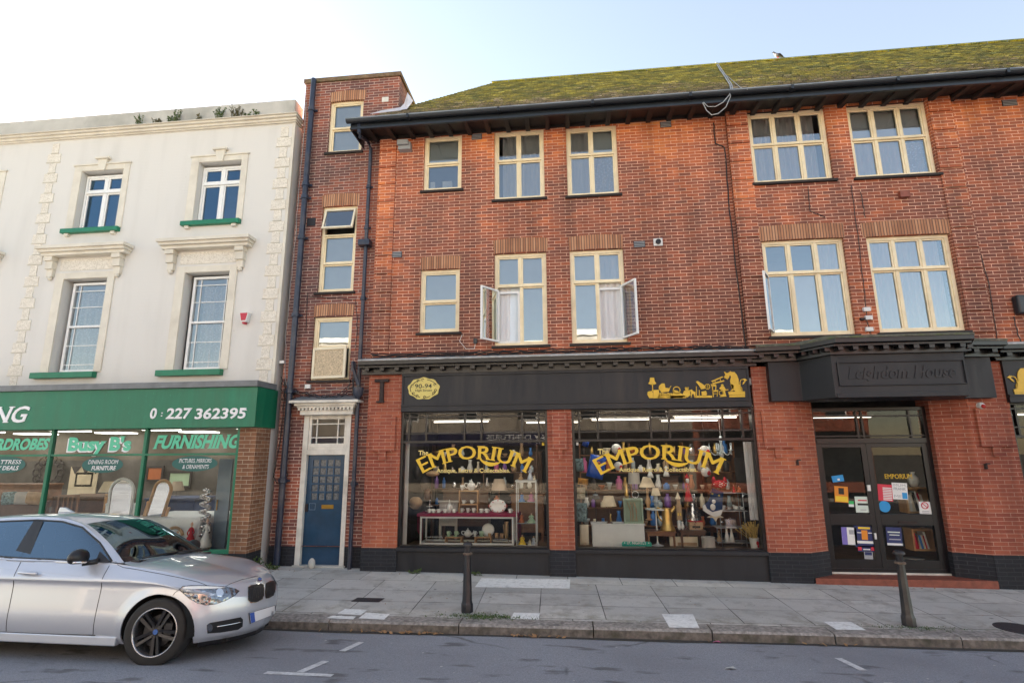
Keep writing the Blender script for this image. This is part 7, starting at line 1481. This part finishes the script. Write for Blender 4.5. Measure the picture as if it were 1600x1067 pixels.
# left side: bags, cushions, chair
def cushion(lab, px, py, w, h, Y, m, rot=0, name='cushion', cat='cushion'):
    x, z = P(px, py, Y); a, b = sz(px, px+w, py, Y)/2, hz_(px, py, py+h, Y)/2; mb = MB(); n = 10; vs = []; fs = []
    for s in (-1, 1):
        for i in range(n+1):
            for j in range(n+1):
                u, v = 2*i/n-1, 2*j/n-1; d = (1-u**4)*(1-v**4); pin = 1-.12*(1-abs(u*v)); vs.append((x+a*u*(1-.08*(1-v*v)*0), Y+s*.06*d**.6, z+b*v))
    m1 = (n+1)**2
    for i in range(n):
        for j in range(n):
            q = (i*(n+1)+j, (i+1)*(n+1)+j, (i+1)*(n+1)+j+1, i*(n+1)+j+1); fs += [q, tuple(m1+k for k in q[::-1])]
    mb.add(vs, fs); mb.xf(Matrix.Translation((x, Y, z)) @ Matrix.Rotation(R(rot), 4, 'Y') @ Matrix.Translation((-x, -Y, -z))); return tag(mb.build(name, M[m], smooth='all'), lab, cat)
cushion('shiny blue cushion with orange face print hanging at the edge of the larger window', 932, 729, 26, 36, 10.5, 'bag_blue', 14); x, z = P(935, 727, 10.43); tag(MB().ball((x, 10.44, z), (.055, .012, .075), 12).build('orange_motif', M['c_rust'], smooth='all'), 'orange face shaped badge on the shiny blue cushion', 'badge')
for lab, px, py, w, h, m, rt in (('orange cushion wedged in the stack by the jamb of the larger window', 911, 752, 16, 10, 'pillow3', 6), ('cream striped cushion third from the top of the stack by the jamb', 908, 766, 13, 10, 'pillow1', 0), ('second cream cushion under the striped one by the jamb', 908, 775, 13, 9, 'pillow1', 3), ('tall teal and floral cushion low in the stack by the jamb', 909, 800, 17, 30, 'pillow2', 2), ('blue and grey patterned cushion high in the stack by the jamb', 906, 726, 12, 20, 'pillow2', -4), ('small bright blue cushion highest by the jamb of the larger window', 915, 693, 10, 9, 'bag_blue', 20)): cushion(lab, px, py, w, h, 10.5, m, rt)
cushion('off white padded chair back standing beside the white cabinet', 913, 835, 14, 32, 10.5, 'cream_', 0, 'chair_back', 'chair')
t, x, z = T3('lantern', 'slim dark metal lantern standing behind the cushions', 'lantern', 932, 818, 10.9); MB().lathe([(.07, .0), (.07, .01), (.008, .02), (.008, .45), (.09, .46), (.001, .60)], (x, 10.9, z), 8).build('lantern_frame', M['dk'], t); MB().lathe([(.05, .47), (.05, .55)], (x, 10.9, z), 8).build('lantern_glass', M['glassy'], t)
for px, py, w, lab in ((963, 701, 16, 'white and red ball hanging highest beside the first gold letters'), (1101, 704, 17, 'white and red ball hanging under the last gold letters'), (1103, 737, 16, 'lower white and red ball hanging above the stocking'), (966, 728, 14, 'lower pink and white ball hanging by the blue cushion')):
    o = hang('hanging_ball', lab, 'ball', px, py, w, w, 10.55, 'china'); x, z = P(px+2, py+1, 10.5); r = sz(px, px+w, py, 10.55)/2; MB().ball((x+r*.3, 10.55-r*.45, z-r*.1), (r*.45, r*.35, r*.5), 10).build('red_flower', M['redcloth'], o, smooth='all')
# hen plush, chandelier, hanging white birds, curtain
x, z = P(1124, 756, 10.5); a = sz(1114, 1138, 756, 10.5)/2; t = thing('plush_hen', 'red polka dot fabric hen perched above the stocking', 'toy', (x, 10.5, z-a*.6)); MB().ball((x, 10.5, z), (a, a*.5, a*.55), 14).lathe([(a*.35, 0), (a*.2, a*.5), (.001, a*.8)], (x+a*.75, 10.5, z+a*.2), 10).lathe([(a*.3, 0), (a*.25, a*.5), (a*.1, a*.8)], (x-a*.7, 10.5, z+a*.2), 10).build('body', M['redcloth'], t, smooth='all'); mb = MB()
for i in range(16): u, v = random.uniform(-.8, .8), random.uniform(-.6, .6); d = 1-u*u-v*v; mb.ball((x+a*u, 10.5-a*.5*math.sqrt(max(d, .02)), z+a*.55*v), (.009, .004, .009), 6)
mb.build('dots', M['china'], t)
t, x, z = T3('chandelier', 'glass chandelier with candle arms hanging beside the last gold letter', 'chandelier', 1127.5, 706, 10.7); mb = MB(); mb.lathe([(.02, .30), (.035, .22), (.02, .15), (.05, .08), (.03, .0), (.045, -.06), (.01, -.14), (.02, -.18), (.001, -.22)], (x, 10.7, z), 12); mb.build('stem', M['glassy'], t, smooth='all'); MB().tube([(x, 10.7, z+.3), (x, 10.7, 3.2)], .006, 5).build('chain', M['steel'], t)
for i in range(5):
    q = i*1.257+.3; dx, dy = math.cos(q), math.sin(q); mb = MB(); mb.tube(spl([(x+.03*dx, 10.7+.03*dy, z+.02), (x+.12*dx, 10.7+.12*dy, z-.06), (x+.21*dx, 10.7+.21*dy, z+.03)], 5), .009, 6); mb.lathe([(.035, 0), (.04, .01), (.012, .015), (.012, .12), (.001, .14)], (x+.21*dx, 10.7+.21*dy, z+.03), 10); mb.lathe([(.001, -.10), (.012, -.06), (.001, -.02)], (x+.21*dx, 10.7+.21*dy, z+.03), 6); mb.build('candle_arm', M['glassy'], t, smooth='all')
for px, py, lab in ((1016, 740, 'white bell shaped lantern hanging below the tagline'), (1041, 738, 'second white bell lantern hanging right of the cone shade')):
    x, z = P(px, py, 10.8); o = tag(MB().lathe([(.06, -.07), (.05, -.02), (.02, .05), (.035, .10), (.001, .13)], (x, 10.8, z), 12).build('hanging_lantern', M['china'], smooth='all'), lab, 'lantern'); MB().tube([(x, 10.8, z+.13), (x, 10.8, 3.2)], .004, 4).build('hanging_cord', M['cabled'], o)
x0, z0 = P(1172, 812, 10.36); x1, z1 = P(1177, 690, 10.36); tag(MB().add(*folds(x0, x1, z0, z1, 10.36, amp=.02, wl=.06)).build('tied_curtain', M['net'], smooth='all'), 'narrow white curtain tied back at the far jamb of the larger window', 'curtain')
furn('dresser', 'dark dresser with shelves far back in the larger window', 'dresser', 1030, 1068, 742, 830, 12.0, 'walnut'); furn('wardrobe', 'brown wardrobe at the back of the shop behind the wire shelf', 'wardrobe', 1100, 1165, 720, 840, 12.2, 'oak'); furn('chest', 'dark chest far back behind the cushions', 'chest', 915, 985, 760, 840, 12.0, 'walnut')
x0, z1 = P(1147, 715, 11.4); x1, z0 = P(1168, 760, 11.4); mb = MB(); members(mb, x0, x1, z0, z1, 11.4, 11.43, .03); mb.box(x0+.03, x1-.03, 11.42, 11.43, z0+.03, z1-.03); tag(mb.build('picture_frame', M['dk']), 'dark picture frame on the wall behind the chandelier', 'picture')
# filler shelves of little ornaments deep in the larger window, each its own thing
rs = random.Random(5); cols_ = ['china', 'brassw', 'c_blue', 'c_pink', 'tan', 'glassy', 'c_rust', 'silver', 'cream_', 'c_purple', 'dk']; wd = {'china': 'white', 'brassw': 'brass', 'c_blue': 'blue', 'c_pink': 'pink', 'tan': 'tan', 'glassy': 'glass', 'c_rust': 'rust red', 'silver': 'silver', 'cream_': 'cream', 'c_purple': 'purple', 'dk': 'black'}
FS = thing('display_shelves', 'tall dim open shelves of ornaments behind the lamps in the larger window', 'shelf', (1.5, 11.95, .25)); zz_ = [.62, .98, 1.34, 1.70, 2.06]
for z in zz_: MB().box(.15, 3.35, 11.85, 12.1, z-.02, z).build('shelf', M['oak'], FS)
for a in (.15, 1.2, 2.3, 3.33): MB().box(a, a+.025, 11.86, 12.09, .26, 2.3).build('upright', M['oak'], FS)
for k, z in enumerate(zz_):
    for i in range(18):
        x = .25 + i*.172 + rs.uniform(-.03, .03); m = rs.choice(cols_); h = rs.uniform(.12, .31); r = rs.uniform(.035, .07); kind = rs.choice(('vase', 'jar', 'bowl'))
        pr = {'vase': [(r*.6, 0), (r, h*.3), (r*.5, h*.75), (r*.65, h)], 'jar': [(r*.8, 0), (r, h*.1), (r, h*.7), (r*.4, h*.85), (r*.5, h)], 'bowl': [(r*.4, 0), (r*1.1, h*.4), (r*1.2, h*.5), (.0, h*.2)]}[kind]
        tag(MB().lathe(pr, (x, 11.92, z+.001), 10).build('ornamental_' + kind, M[m], smooth='all'), f'{wd[m]} ornamental {kind} on the dim shelves behind the lamps', 'ornament', f'{wd[m]} {kind}s on the dim shelves')
FS2 = thing('display_shelves', 'dim open shelves of ornaments behind the china counter in the smaller window', 'shelf', (-1.9, 11.55, .25))
for z in (1.02, 1.36, 1.70, 2.04): MB().box(-3.1, -.75, 11.95, 12.2, z-.02, z).build('shelf', M['walnut'], FS2)
for a in (-3.1, -1.95, -.78): MB().box(a, a+.025, 11.96, 12.19, .26, 2.3).build('upright', M['walnut'], FS2)
for k, z in enumerate((1.02, 1.36, 1.70, 2.04)):
    for i in range(12):
        x = -3.0 + i*.19 + rs.uniform(-.03, .03); m = rs.choice(cols_); h = rs.uniform(.12, .29); r = rs.uniform(.035, .07); kind = rs.choice(('vase', 'jar', 'bowl'))
        pr = {'vase': [(r*.6, 0), (r, h*.3), (r*.5, h*.75), (r*.65, h)], 'jar': [(r*.8, 0), (r, h*.1), (r, h*.7), (r*.4, h*.85), (r*.5, h)], 'bowl': [(r*.4, 0), (r*1.1, h*.4), (r*1.2, h*.5), (.0, h*.2)]}[kind]
        tag(MB().lathe(pr, (x, 12.02, z+.001), 10).build('ornamental_' + kind, M[m], smooth='all'), f'{wd[m]} ornamental {kind} on the dim shelves behind the china counter', 'ornament', f'{wd[m]} {kind}s behind the china counter')
# books inside the entrance
def bookcase(lab, px0, px1, py0, py1, Y, n):
    x0, z1 = P(px0, py0, Y); x1, z0 = P(px1, py1, Y); t = thing('bookcase', lab, 'bookcase', ((x0+x1)/2, Y, z0)); mb = MB(); mb.box(x0-.03, x0, Y, Y+.26, z0-.03, z1); mb.box(x1, x1+.03, Y, Y+.26, z0-.03, z1); mb.box(x0, x1, Y, Y+.26, z0-.03, z0); mb.box(x0-.03, x1+.03, Y, Y+.26, z1, z1+.03); mb.box(x0, x1, Y+.25, Y+.26, z0, z1); mb.build('case', M['pine'], t); x = x0+.01; q = 0
    ws = ('white', 'red', 'black', 'tan', 'blue', 'cream'); ms = ('china', 'p_red', 'dk', 'tan', 'c_blue', 'cream_')
    while x < x1-.05:
        w = rs.uniform(.018, .045); h = (z1-z0)*rs.uniform(.72, .95); k = rs.choice((0, 0, 1, 2, 3, 4, 5, 5)); b_ = MB().box(x, x+w, Y+.02, Y+.2, z0+.001, z0+h); 
        if x > x1-.22: b_.xf(Matrix.Translation((x, 0, z0)) @ Matrix.Rotation(R(-9), 4, 'Y') @ Matrix.Translation((-x, 0, -z0)))
        tag(b_.build('book', M[ms[k]]), f'{ws[k]} book in the {"low" if py0 > 820 else "upper"} bookcase behind the shop door', 'book', f'{ws[k]} books in the {"low" if py0 > 820 else "upper"} bookcase'); x += w+.002
bookcase('low pine bookcase of leaning books behind the lower door glass', 1427, 1459, 829, 858, 10.75, 9); bookcase('upper pine bookcase of upright books behind the upper door glass', 1416, 1452, 764, 799, 10.85, 9)
x, z = P(1431, 765, 10.95); tag(MB().lathe([(.05, 0), (.09, .08), (.085, .16), (.03, .22), (.045, .26)], (x, 10.98, z+.06), 16).build('white_vase', M['china'], smooth='all'), 'white vase on top of the upper bookcase behind the door', 'vase')
for i in range(4): x, z = P(1434, 880, 10.8); tag(MB().lathe([(.0, 0), (.06, .002), (.16, .02), (.165, .024), (.06, .01)], (x, 10.9, .12+.028*i), 24).build('stacked_plate', M['china'], smooth='all'), 'white plate in the stack on the floor behind the shop door', 'plate', 'plates stacked behind the shop door')
# ---------------------------------------------------------------- things in the furniture shop window
Yg = 10.0
def arch_mirror(lab, px, pyb, w, pyt, Y, m, tilt=0):
    x, z0 = P(px, pyb, Y); _, z1 = P(px, pyt, Y); a = sz(px, px+w, pyt, Y)/2; t = thing('cheval_mirror', lab, 'mirror', (x, Y, z0)); H = z1-z0-a
    out = [(a, 0)] + [(a*math.cos(q), H + a*math.sin(q)) for q in [math.pi*i/14 for i in range(15)]] + [(-a, 0)]; T_ = Matrix.Translation((x, Y, z0)) @ Matrix.Rotation(R(tilt), 4, 'Y') @ Matrix.Rotation(R(1.5), 4, 'X')
    mb = MB(); mb.tube([(p, 0, q) for p, q in out] + [(a, 0, 0)], .03, 8); mb.xf(T_).build('frame', M[m], t, smooth='all'); mb = MB(); mb.add([(p*.94, 0, q) for p, q in out], [tuple(range(len(out)))[::-1]]); mb.xf(T_).build('mirror_glass', M['mirror'], t)
    mb = MB()
    for s in (-1, 1): mb.tube([(s*(a+.05), .02, -.3), (s*(a+.05), .02, H*.45)], .025, 8); mb.ball((s*(a+.05), .02, H*.47), .035, 8); mb.box(s*(a+.05)-.03, s*(a+.05)+.03, -.2, .2, -.36, -.3)
    mb.xf(T_).build('stand', M[m], t, smooth=True)
M['mirror'] = pm('mirror_glass', (.42, .42, .42), .02, metal=1, var=0)
arch_mirror('white framed arched cheval mirror in the furniture shop window', 186, 806, 36, 748, Yg, 'whitepaint'); arch_mirror('pine framed arched cheval mirror tilted behind the green mullion', 239, 812, 26, 749, Yg+.1, 'pine', 14)
x0, z1 = P(196, 808, Yg-.1); x1, _ = P(310, 812, Yg-.1); t = thing('white_bed', 'white quilted bed behind the windscreen of the silver car', 'bed', ((x0+x1)/2, Yg, .3)); MB().box(x0, x1, Yg-.05, Yg+1.2, .42, z1).build('mattress', M['whitepaint'], t, bevel=.05); MB().box(x0+.02, x1-.02, Yg-.03, Yg+1.2, .3, .42).build('bed_base', M['shadegrey'], t)
x, z = P(272, 838, Yg-.2); tag(MB().tube([(x+.16*math.cos(q), Yg-.2, z+.02+.14*math.sin(q)) for q in [math.pi*i/12 for i in range(13)]], .028, 8).build('arched_sign', M['tan'], smooth='all'), 'tan arched ornament above the christmas figures by the brick pier', 'ornament')
for lab, px, h, m in (('red and white santa figure beside the wrapping roll by the pier', 296, 40, 'redcloth'), ('white snowman figure nearest the brick pier', 320, 46, 'china'), ('small white santa figure before the bed by the silver car', 275, 26, 'china')): figurine(lab, px, 855, 18, h, Yg-.15, m, None)
x0, z1 = P(322, 764, Yg+.05); x, z = P(318, 856, Yg+.05); mb = MB(); n = 60
for i in range(n): a = math.pi*2*i/8; q = i/n; mb.ball((x+.07*math.cos(a)+(x0-x)*q, Yg+.05+.06*math.sin(a), z+(z1-z)*q), (.06, .05, .035), 6)
tag(mb.build('tinsel_column', M['silver'], smooth='all'), 'tall silver tinsel column leaning by the grey door', 'tinsel')
x0, z1 = P(343, 716, 10.35); x1, _ = P(364, 716, 10.35); cm('greydoor', (.20, .28, .36), .4); t = thing('grey_door', 'tall blue grey door leaf standing at the end of the furniture window', 'door', ((x0+x1)/2, 10.35, .3)); MB().box(x0, x1, 10.35, 10.40, .31, z1).build('leaf', M['greydoor'], t, bevel=.006); MB().tube([(x0+.06, 10.33, 1.05), (x0+.06, 10.33, 1.25)], .014, 8).build('handle', M['brass'], t)
furn('sofa', 'dark blue sofa deep in the furniture shop behind the pine mirror', 'sofa', 225, 300, 778, 830, 11.2, 'navycloth', .8); furn('headboard', 'grey padded headboard behind the car in the furniture shop', 'headboard', -60, 66, 782, 830, 10.6, 'walnut', .1); furn('red_chest', 'reddish brown slatted chest at the back behind the headboard', 'chest', -60, 68, 756, 800, 11.4, 'oak', .4); furn('dark_table', 'dark dining table set deep in the shop behind the white mirror', 'table', 80, 160, 775, 830, 11.6, 'walnut', .8)
def dchair(lab, px, pyb, Y, m, rot=0):
    x, _ = P(px, pyb, Y); t = thing('dining_chair', lab, 'chair', (x, Y, .3)); T_ = Matrix.Translation((x, Y, .3)) @ Matrix.Rotation(R(rot), 4, 'Z')
    MB().box(-.21, .21, -.2, .2, .44, .48).xf(T_).build('seat', M[m], t, bevel=.01)
    for a in (-.19, .16):
        for b in (-.19, .16): MB().box(a, a+.03, b, b+.03, 0.001, .44).xf(T_).build('leg', M[m], t)
    mb = MB(); members(mb, -.2, .2, .48, 1.0, .16, .19, .04)
    for a in (-.08, 0, .08): mb.box(a-.012, a+.012, .165, .185, .52, .96)
    mb.xf(T_).build('backrest', M[m], t)
dchair('oak dining chair behind the car roof beside the dark table', 95, 812, 10.7, 'oak', 20); dchair('pine dining chair behind the white arched mirror', 150, 812, 10.9, 'pine', -30); dchair('dark dining chair at the back between the two arched mirrors', 212, 800, 11.6, 'walnut', 160)
table_lamp('cream shaded lamp standing behind the white arched mirror', 166, 800, 26, 752, 768, 11.0, 'oak', 'shade', .6); table_lamp('small lamp with dim shade at the back of the furniture shop by the blue sofa', 272, 800, 20, 752, 766, 11.8, 'dk', 'shadedim', .6)
for px0, px1, py0, py1, m, lab in ((118, 142, 738, 760, 'c_blue', 'blue framed picture on the furniture shop wall beside the peaked canvas'), (228, 252, 728, 752, 'c_rust', 'rust coloured framed picture on the back wall above the pine mirror'), (262, 296, 736, 762, 'c_green', 'pale green framed picture on the back wall above the blue sofa')):
    x0, z1 = P(px0, py0, 13.4); x1, z0 = P(px1, py1, 13.4); t = thing('framed_picture', lab, 'picture', ((x0+x1)/2, 13.4, z0)); mb = MB(); members(mb, x0, x1, z0, z1, 13.42, 13.46, .05); mb.build('frame', M['dk'], t); MB().box(x0+.05, x1-.05, 13.44, 13.46, z0+.05, z1-.05).build('print', M[m], t)
for i, (px, m, lab) in enumerate(((14, 'pillow2', 'teal patterned cushion on the headboard bed behind the car'), (34, 'shadegrey', 'grey cushion beside the teal one behind the car'), (52, 'tan', 'tan cushion nearest the green mullion behind the car'))): cushion(lab, px, 778, 22, 20, 10.55, m, 4*i-4)
x0, z1 = P(104, 735, 13.3); x1, z0 = P(142, 768, 13.3); mb = MB(); mb.box(x0, x1, 13.42, 13.45, z0-.2, z1+.1); o = tag(mb.build('wall_picture', M['shade']), 'pale canvas picture with black peaks on the furniture shop wall', 'picture'); MB().add([(x0+.3*i+.15, 13.41, z1-.1) for i in range(3)] + [(x0+.3*i+.02, 13.41, z1+.1) for i in range(4)], [(0, 3, 4), (1, 4, 5), (2, 5, 6)]).build('print', M['dk'], o)
x, z = P(70, 738, 13.3); mb = MB()
for i in range(14): a = i*2*math.pi/14; mb.tube([(x+.36*math.cos(a)+.10*math.cos(q*.7), 13.4, z+.36*math.sin(a)+.10*math.sin(q*.7)) for q in range(10)], .022, 6)
tag(mb.build('ring_wall_clock', M['dk'], smooth='all'), 'dark round ornament of linked rings on the furniture shop wall', 'ornament')
# ---------------------------------------------------------------- street things
def bollard(lab, px, py, h, lean=0):
    z = -.03 if px < 1000 else -.09; x, y = G(px, py, z); y += .08; z = zp(x, y); t = thing('bollard', lab, 'bollard', (x, y, z), 'black bollards along the kerb'); s = h
    T_ = Matrix.Translation((x, y, z)) @ Matrix.Rotation(R(lean), 4, 'Y')
    MB().lathe([(.083, -.05), (.083, .10), (.076, .115), (.072, .13), (.068, .14), (.047, s*.79), (.045, s*.80)], (0, 0, 0), 8).xf(T_).build('shaft', M['bollard'], t, smooth=True)
    MB().lathe([(.046, s*.80), (.064, s*.805), (.066, s*.825), (.05, s*.835)], (0, 0, 0), 16).xf(T_).build('collar', M['bollardrust'], t, smooth=True)
    MB().lathe([(.042, s*.835), (.042, s*.925), (.068, s*.93), (.070, s*.95), (.055, s*.975), (.03, s*.985), (.0, s)], (0, 0, 0), 16).xf(T_).build('cap', M['bollard'], t, smooth=True)
M['bollard'] = pm('chipped_black_bollard_paint', (.010, .011, .016), .38, var=.4, scale=14, dirt=((.07, .055, .045), .35)); M['bollardrust'] = pm('rubbed_bollard_collar', (.14, .10, .075), .55, var=.4, scale=18)
bollard('black cast iron bollard with rubbed collar standing before the smaller antique window', 728, 960, .92); bollard('black cast iron bollard standing before the shop entrance step', 1427, 982, .92, 0)
# pigeon on the ridge
d = ray(1215, 88); k = (RY) / d.y; bx, bz = d.x*k, RZ + .07
t = thing('pigeon', 'grey pigeon perched on the mossy roof ridge', 'bird', (bx, RY, bz))
def pig(name, chain, m, par):
    mb = MB(); mb.tube(spl([c[:3] for c in chain], 4), [r for a, b in zip(chain[:-1], chain[1:]) for r in [a[3]+(b[3]-a[3])*q/4 for q in range(4)]] + [chain[-1][3]], 10); return mb.build(name, M[m], par, smooth='all')
cm('pig_grey', (.10, .11, .14), .7); cm('pig_pale', (.42, .38, .40), .7)
X = lambda a, c: (bx+a*.72, RY, bz+c*.72)
pb = pig('body', [(*X(-.15, .225), .008), (*X(-.125, .228), .021), (*X(-.085, .185), .024), (*X(-.03, .12), .045), (*X(.04, .085), .043), (*X(.12, .045), .02), (*X(.22, .0), .008)], 'pig_grey', t)
MB().lathe([(.012, 0), (.001, .035)], (0, 0, 0), 6).xf(Matrix.Translation((bx-.108, RY, bz+.161)) @ Matrix.Scale(.7, 4) @ Matrix.Rotation(R(-105), 4, 'Y')).build('beak', M['dk'], pb); MB().ball((bx-.034, RY-.02, bz+.072), (.036, .03, .04), 10).build('breast', M['pig_pale'], pb, smooth='all'); pig('wing', [(*X(-.02, .135), .014), (bx+.035, RY-.038, bz+.072, .025), (bx+.12, RY-.02, bz+.022, .007)], 'dk', t); pig('wing', [(*X(-.02, .135), .014), (bx+.035, RY+.038, bz+.072, .025), (bx+.12, RY+.02, bz+.022, .007)], 'dk', t)
for s in (-1, 1): MB().tube([(bx, RY+s*.02, bz+.05), (bx, RY+s*.025, bz-.04)], .006, 6).tube([(bx-.03, RY+s*.025, bz-.04), (bx+.015, RY+s*.025, bz-.04)], .005, 5).build('leg', M['redlamp'], t)
# weeds
def leafm(name, a, b):
    k = NT(name); oi = k.noise(30, 2); k.set(Base_Color=k.mix(oi, a, b), Roughness=.6); return k.m
M['weed'] = leafm('weed_leaves', (.03, .075, .015), (.10, .15, .03)); M['weeddry'] = leafm('dry_weed', (.06, .07, .03), (.16, .13, .06))
def weed(lab, x, y, z, h, w, n, m, seed, group=None):
    r = random.Random(seed); t = thing('weed', lab, 'weed', (x, y, z), group); st = MB(); lf = MB()
    for i in range(n):
        a = r.uniform(0, 6.28); b = Vector((x+r.uniform(-w, w)*.5, y+r.uniform(-.02, .02), z)); L = h*r.uniform(.45, 1); tip = b + Vector((math.cos(a)*w*.5, math.sin(a)*min(w, .1)*.5, L)); pts = spl([b, b.lerp(tip, .5) + Vector((r.uniform(-.02, .02), 0, L*.1)), tip], 3); st.tube(pts, .0035, 4)
        for p in pts[1:]:
            for q in range(3):
                d = Vector((r.uniform(-1, 1), r.uniform(-1, .6), r.uniform(-.2, .9))).normalized(); L2 = r.uniform(.02, .05)*min(1, h/.18+.3); s = d.orthogonal().normalized()*L2*.28; lf.add([p, p+d*L2*.5+s, p+d*L2, p+d*L2*.5-s], [(0, 1, 2, 3)])
    st.build('stem', M['weeddry'], t); lf.build('leaves', M[m], t)
for i, (px, h, w, n, m) in enumerate(((217, .30, .12, 9, 'weed'), (243, .22, .14, 7, 'weeddry'), (263, .20, .09, 7, 'weed'), (275, .36, .16, 12, 'weed'), (310, .20, .10, 5, 'weeddry'), (340, .32, .20, 12, 'weed'), (366, .36, .30, 16, 'weeddry'), (388, .16, .14, 6, 'weed'), (398, .18, .10, 6, 'weed'))):
    x, z = P(px, 187, W_Y-.12); h *= .85; w *= .85; weed(f'{["scrubby", "wispy"][m == "weeddry"]} weed of about {["hand", "forearm"][h > .25]} height rooted on the cream cornice, number {i+1} from the far end' if False else ['dark tufted weed furthest along the parapet from the brick tower', 'wispy brown weed second from the far end of the parapet', 'small green tuft leaning against a taller weed on the parapet', 'tall bushy weed at the middle of the parapet', 'sparse dry weed standing alone on the parapet', 'thick dark green weed right of the sparse dry one', 'widest tangle of dry stems on the parapet', 'low green tuft right of the widest tangle', 'low weed nearest the brick tower on the parapet'][i], x, W_Y-.10, cz1+.002, h, w, n, m, i, 'weeds growing on the parapet ledge')
for lab, px, py, h, w, n, sd_ in (('green weed clump at the foot of the brown brick pier behind the car', 417, 884, .20, .25, 22, 20), ('tiny green weed by the foot of the black stallriser', 650, 895, .07, .14, 9, 21), ('tiny green weed behind the first bollard at the stallriser', 748, 897, .06, .14, 8, 22), ('dry weed by the soil pipe foot', 440, 886, .10, .16, 8, 23)):
    x, y = G(px, py, .03); weed(lab, x, min(y, 9.9), zp(x, 9.9), h, w, n, 'weed', sd_)
mb = MB(); lf2 = random.Random(9); gx, gy = G(757, 966, -.04)
for i in range(900):
    x, y = gx+lf2.gauss(0, .26), gy+lf2.gauss(.0, .06); z = zp(x, y)+.004; a = lf2.uniform(0, 6.28); L = lf2.uniform(.008, .028); mb.add([(x, y, z), (x+L*math.cos(a), y+L*math.sin(a), z+lf2.uniform(.004, .022)), (x+L*math.cos(a+.6), y+L*math.sin(a+.6), z+.004)], [(0, 1, 2)])
gx, gy = G(1440, 985, -.1)
for i in range(420):
    x, y = gx+lf2.gauss(0, .25), gy+lf2.gauss(.0, .05); z = zp(x, y)+.004; a = lf2.uniform(0, 6.28); L = lf2.uniform(.006, .022); mb.add([(x, y, z), (x+L*math.cos(a), y+L*math.sin(a), z+lf2.uniform(.004, .015)), (x+L*math.cos(a+.6), y+L*math.sin(a+.6), z+.004)], [(0, 1, 2)])
o = mb.build('moss_and_grass', M['weed']); o['label'] = 'low moss and grass growing round the bollard feet'; o['category'] = 'moss'; o['kind'] = 'stuff'
M['leafbrown'] = leafm('fallen_leaf', (.20, .095, .035), (.42, .25, .12))
mb = MB()
def leafat(x, y, z, L):
    a, b, c = lf2.uniform(0, 6.28), lf2.uniform(-.6, .6), lf2.uniform(-.5, .5); Mx = Matrix.Translation((x, y, z)) @ Matrix.Rotation(a, 4, 'Z') @ Matrix.Rotation(b, 4, 'X') @ Matrix.Rotation(c, 4, 'Y'); k0 = len(mb.v)
    mb.add([(-L, 0, 0), (-L*.3, L*.45, L*.1), (L*.5, L*.3, .0), (L, 0, L*.15), (L*.4, -L*.35, 0), (-L*.4, -L*.4, L*.12)], [(0, 1, 2, 3, 4, 5)]); mb.xf(Mx, k0)
for px, n, sp in ((590, 6, .10), (620, 10, .16), (655, 9, .14), (668, 9, .1), (690, 6, .1), (812, 5, .09), (835, 7, .10), (845, 5, .1), (870, 4, .1), (1245, 4, .1), (1290, 4, .1), (540, 4, .2), (1110, 2, .1)):
    x, y = G(px, 984, -.13)
    for i in range(n): xx = x+lf2.gauss(0, sp); dy = lf2.uniform(.03, .13); yy = yk(xx)-dy; leafat(xx, yy, zroad(xx, yy)+.022, lf2.uniform(.022, .042))
for i in range(60): xx = lf2.uniform(-5, 7); yy = lf2.uniform(yk(xx)+.4, 9.9); leafat(xx, yy, zp(xx, yy)+.008, lf2.uniform(.006, .016))
for px, n in ((430, 8), (620, 9), (1010, 3), (1560, 4), (1380, 5)):
    for i in range(n): x, y = G(px, 893, .0); xx = x+lf2.gauss(0, .25); leafat(xx, 9.9-lf2.uniform(0, .12), zp(xx, 9.85)+.012, lf2.uniform(.012, .026))
o = mb.build('fallen_leaves', M['leafbrown']); o['label'] = 'brown fallen leaves lying in the gutter and on the pavement'; o['category'] = 'fallen leaves'; o['kind'] = 'stuff'
mb = MB(); M['gum'] = pm('pale_litter_specks', (.50, .49, .46), .8, var=.1)
for i in range(120):
    x = lf2.uniform(-7, 8); y = lf2.uniform(4.5, 9.8); z = (zp(x, y) if y > yk(x)+.05 else zroad(x, y))+.004; r = lf2.uniform(.006, .018); n = 6; a = lf2.uniform(0, 6.28); mb.add([(x+r*math.cos(a+q), y+r*math.sin(a+q)*.7, z) for q in [6.283*i/n for i in range(n)]], [tuple(range(n))])
o = mb.build('litter_specks', M['gum']); o['label'] = 'pale gum spots and paper specks scattered on road and pavement'; o['category'] = 'litter'; o['kind'] = 'stuff'
for px, py, w, m, lab in ((1120, 1002, .10, 'c_pink', 'crumpled pink wrapper in the gutter between the two bollards'), (1142, 1047.5, .12, 'gum', 'small white paper scrap lying on the road below the pink wrapper')):
    x, y = G(px, py, -.1); x, y = G(px, py, zroad(x, y)); z = zroad(x, y) + .006; tag(MB().add([(x-w/2, y, z), (x-w*.1, y-.03, z+.02), (x+w/2, y, z+.004), (x+w*.3, y+.04, z+.012), (x-w*.3, y+.035, z)], [(0, 1, 4), (1, 2, 3), (1, 3, 4)]).build('litter', M[m]), lab, 'litter')
x, y = G(493, 882, .07); tag(MB().ball((P(485, 873, 10.0)[0], 10.06, zp(-4.8, 10)+.085), (.065, .06, .10), 12).build('door_stone', M['concrete'], smooth='all'), 'rounded pale stone standing at the foot of the blue door frame', 'stone')
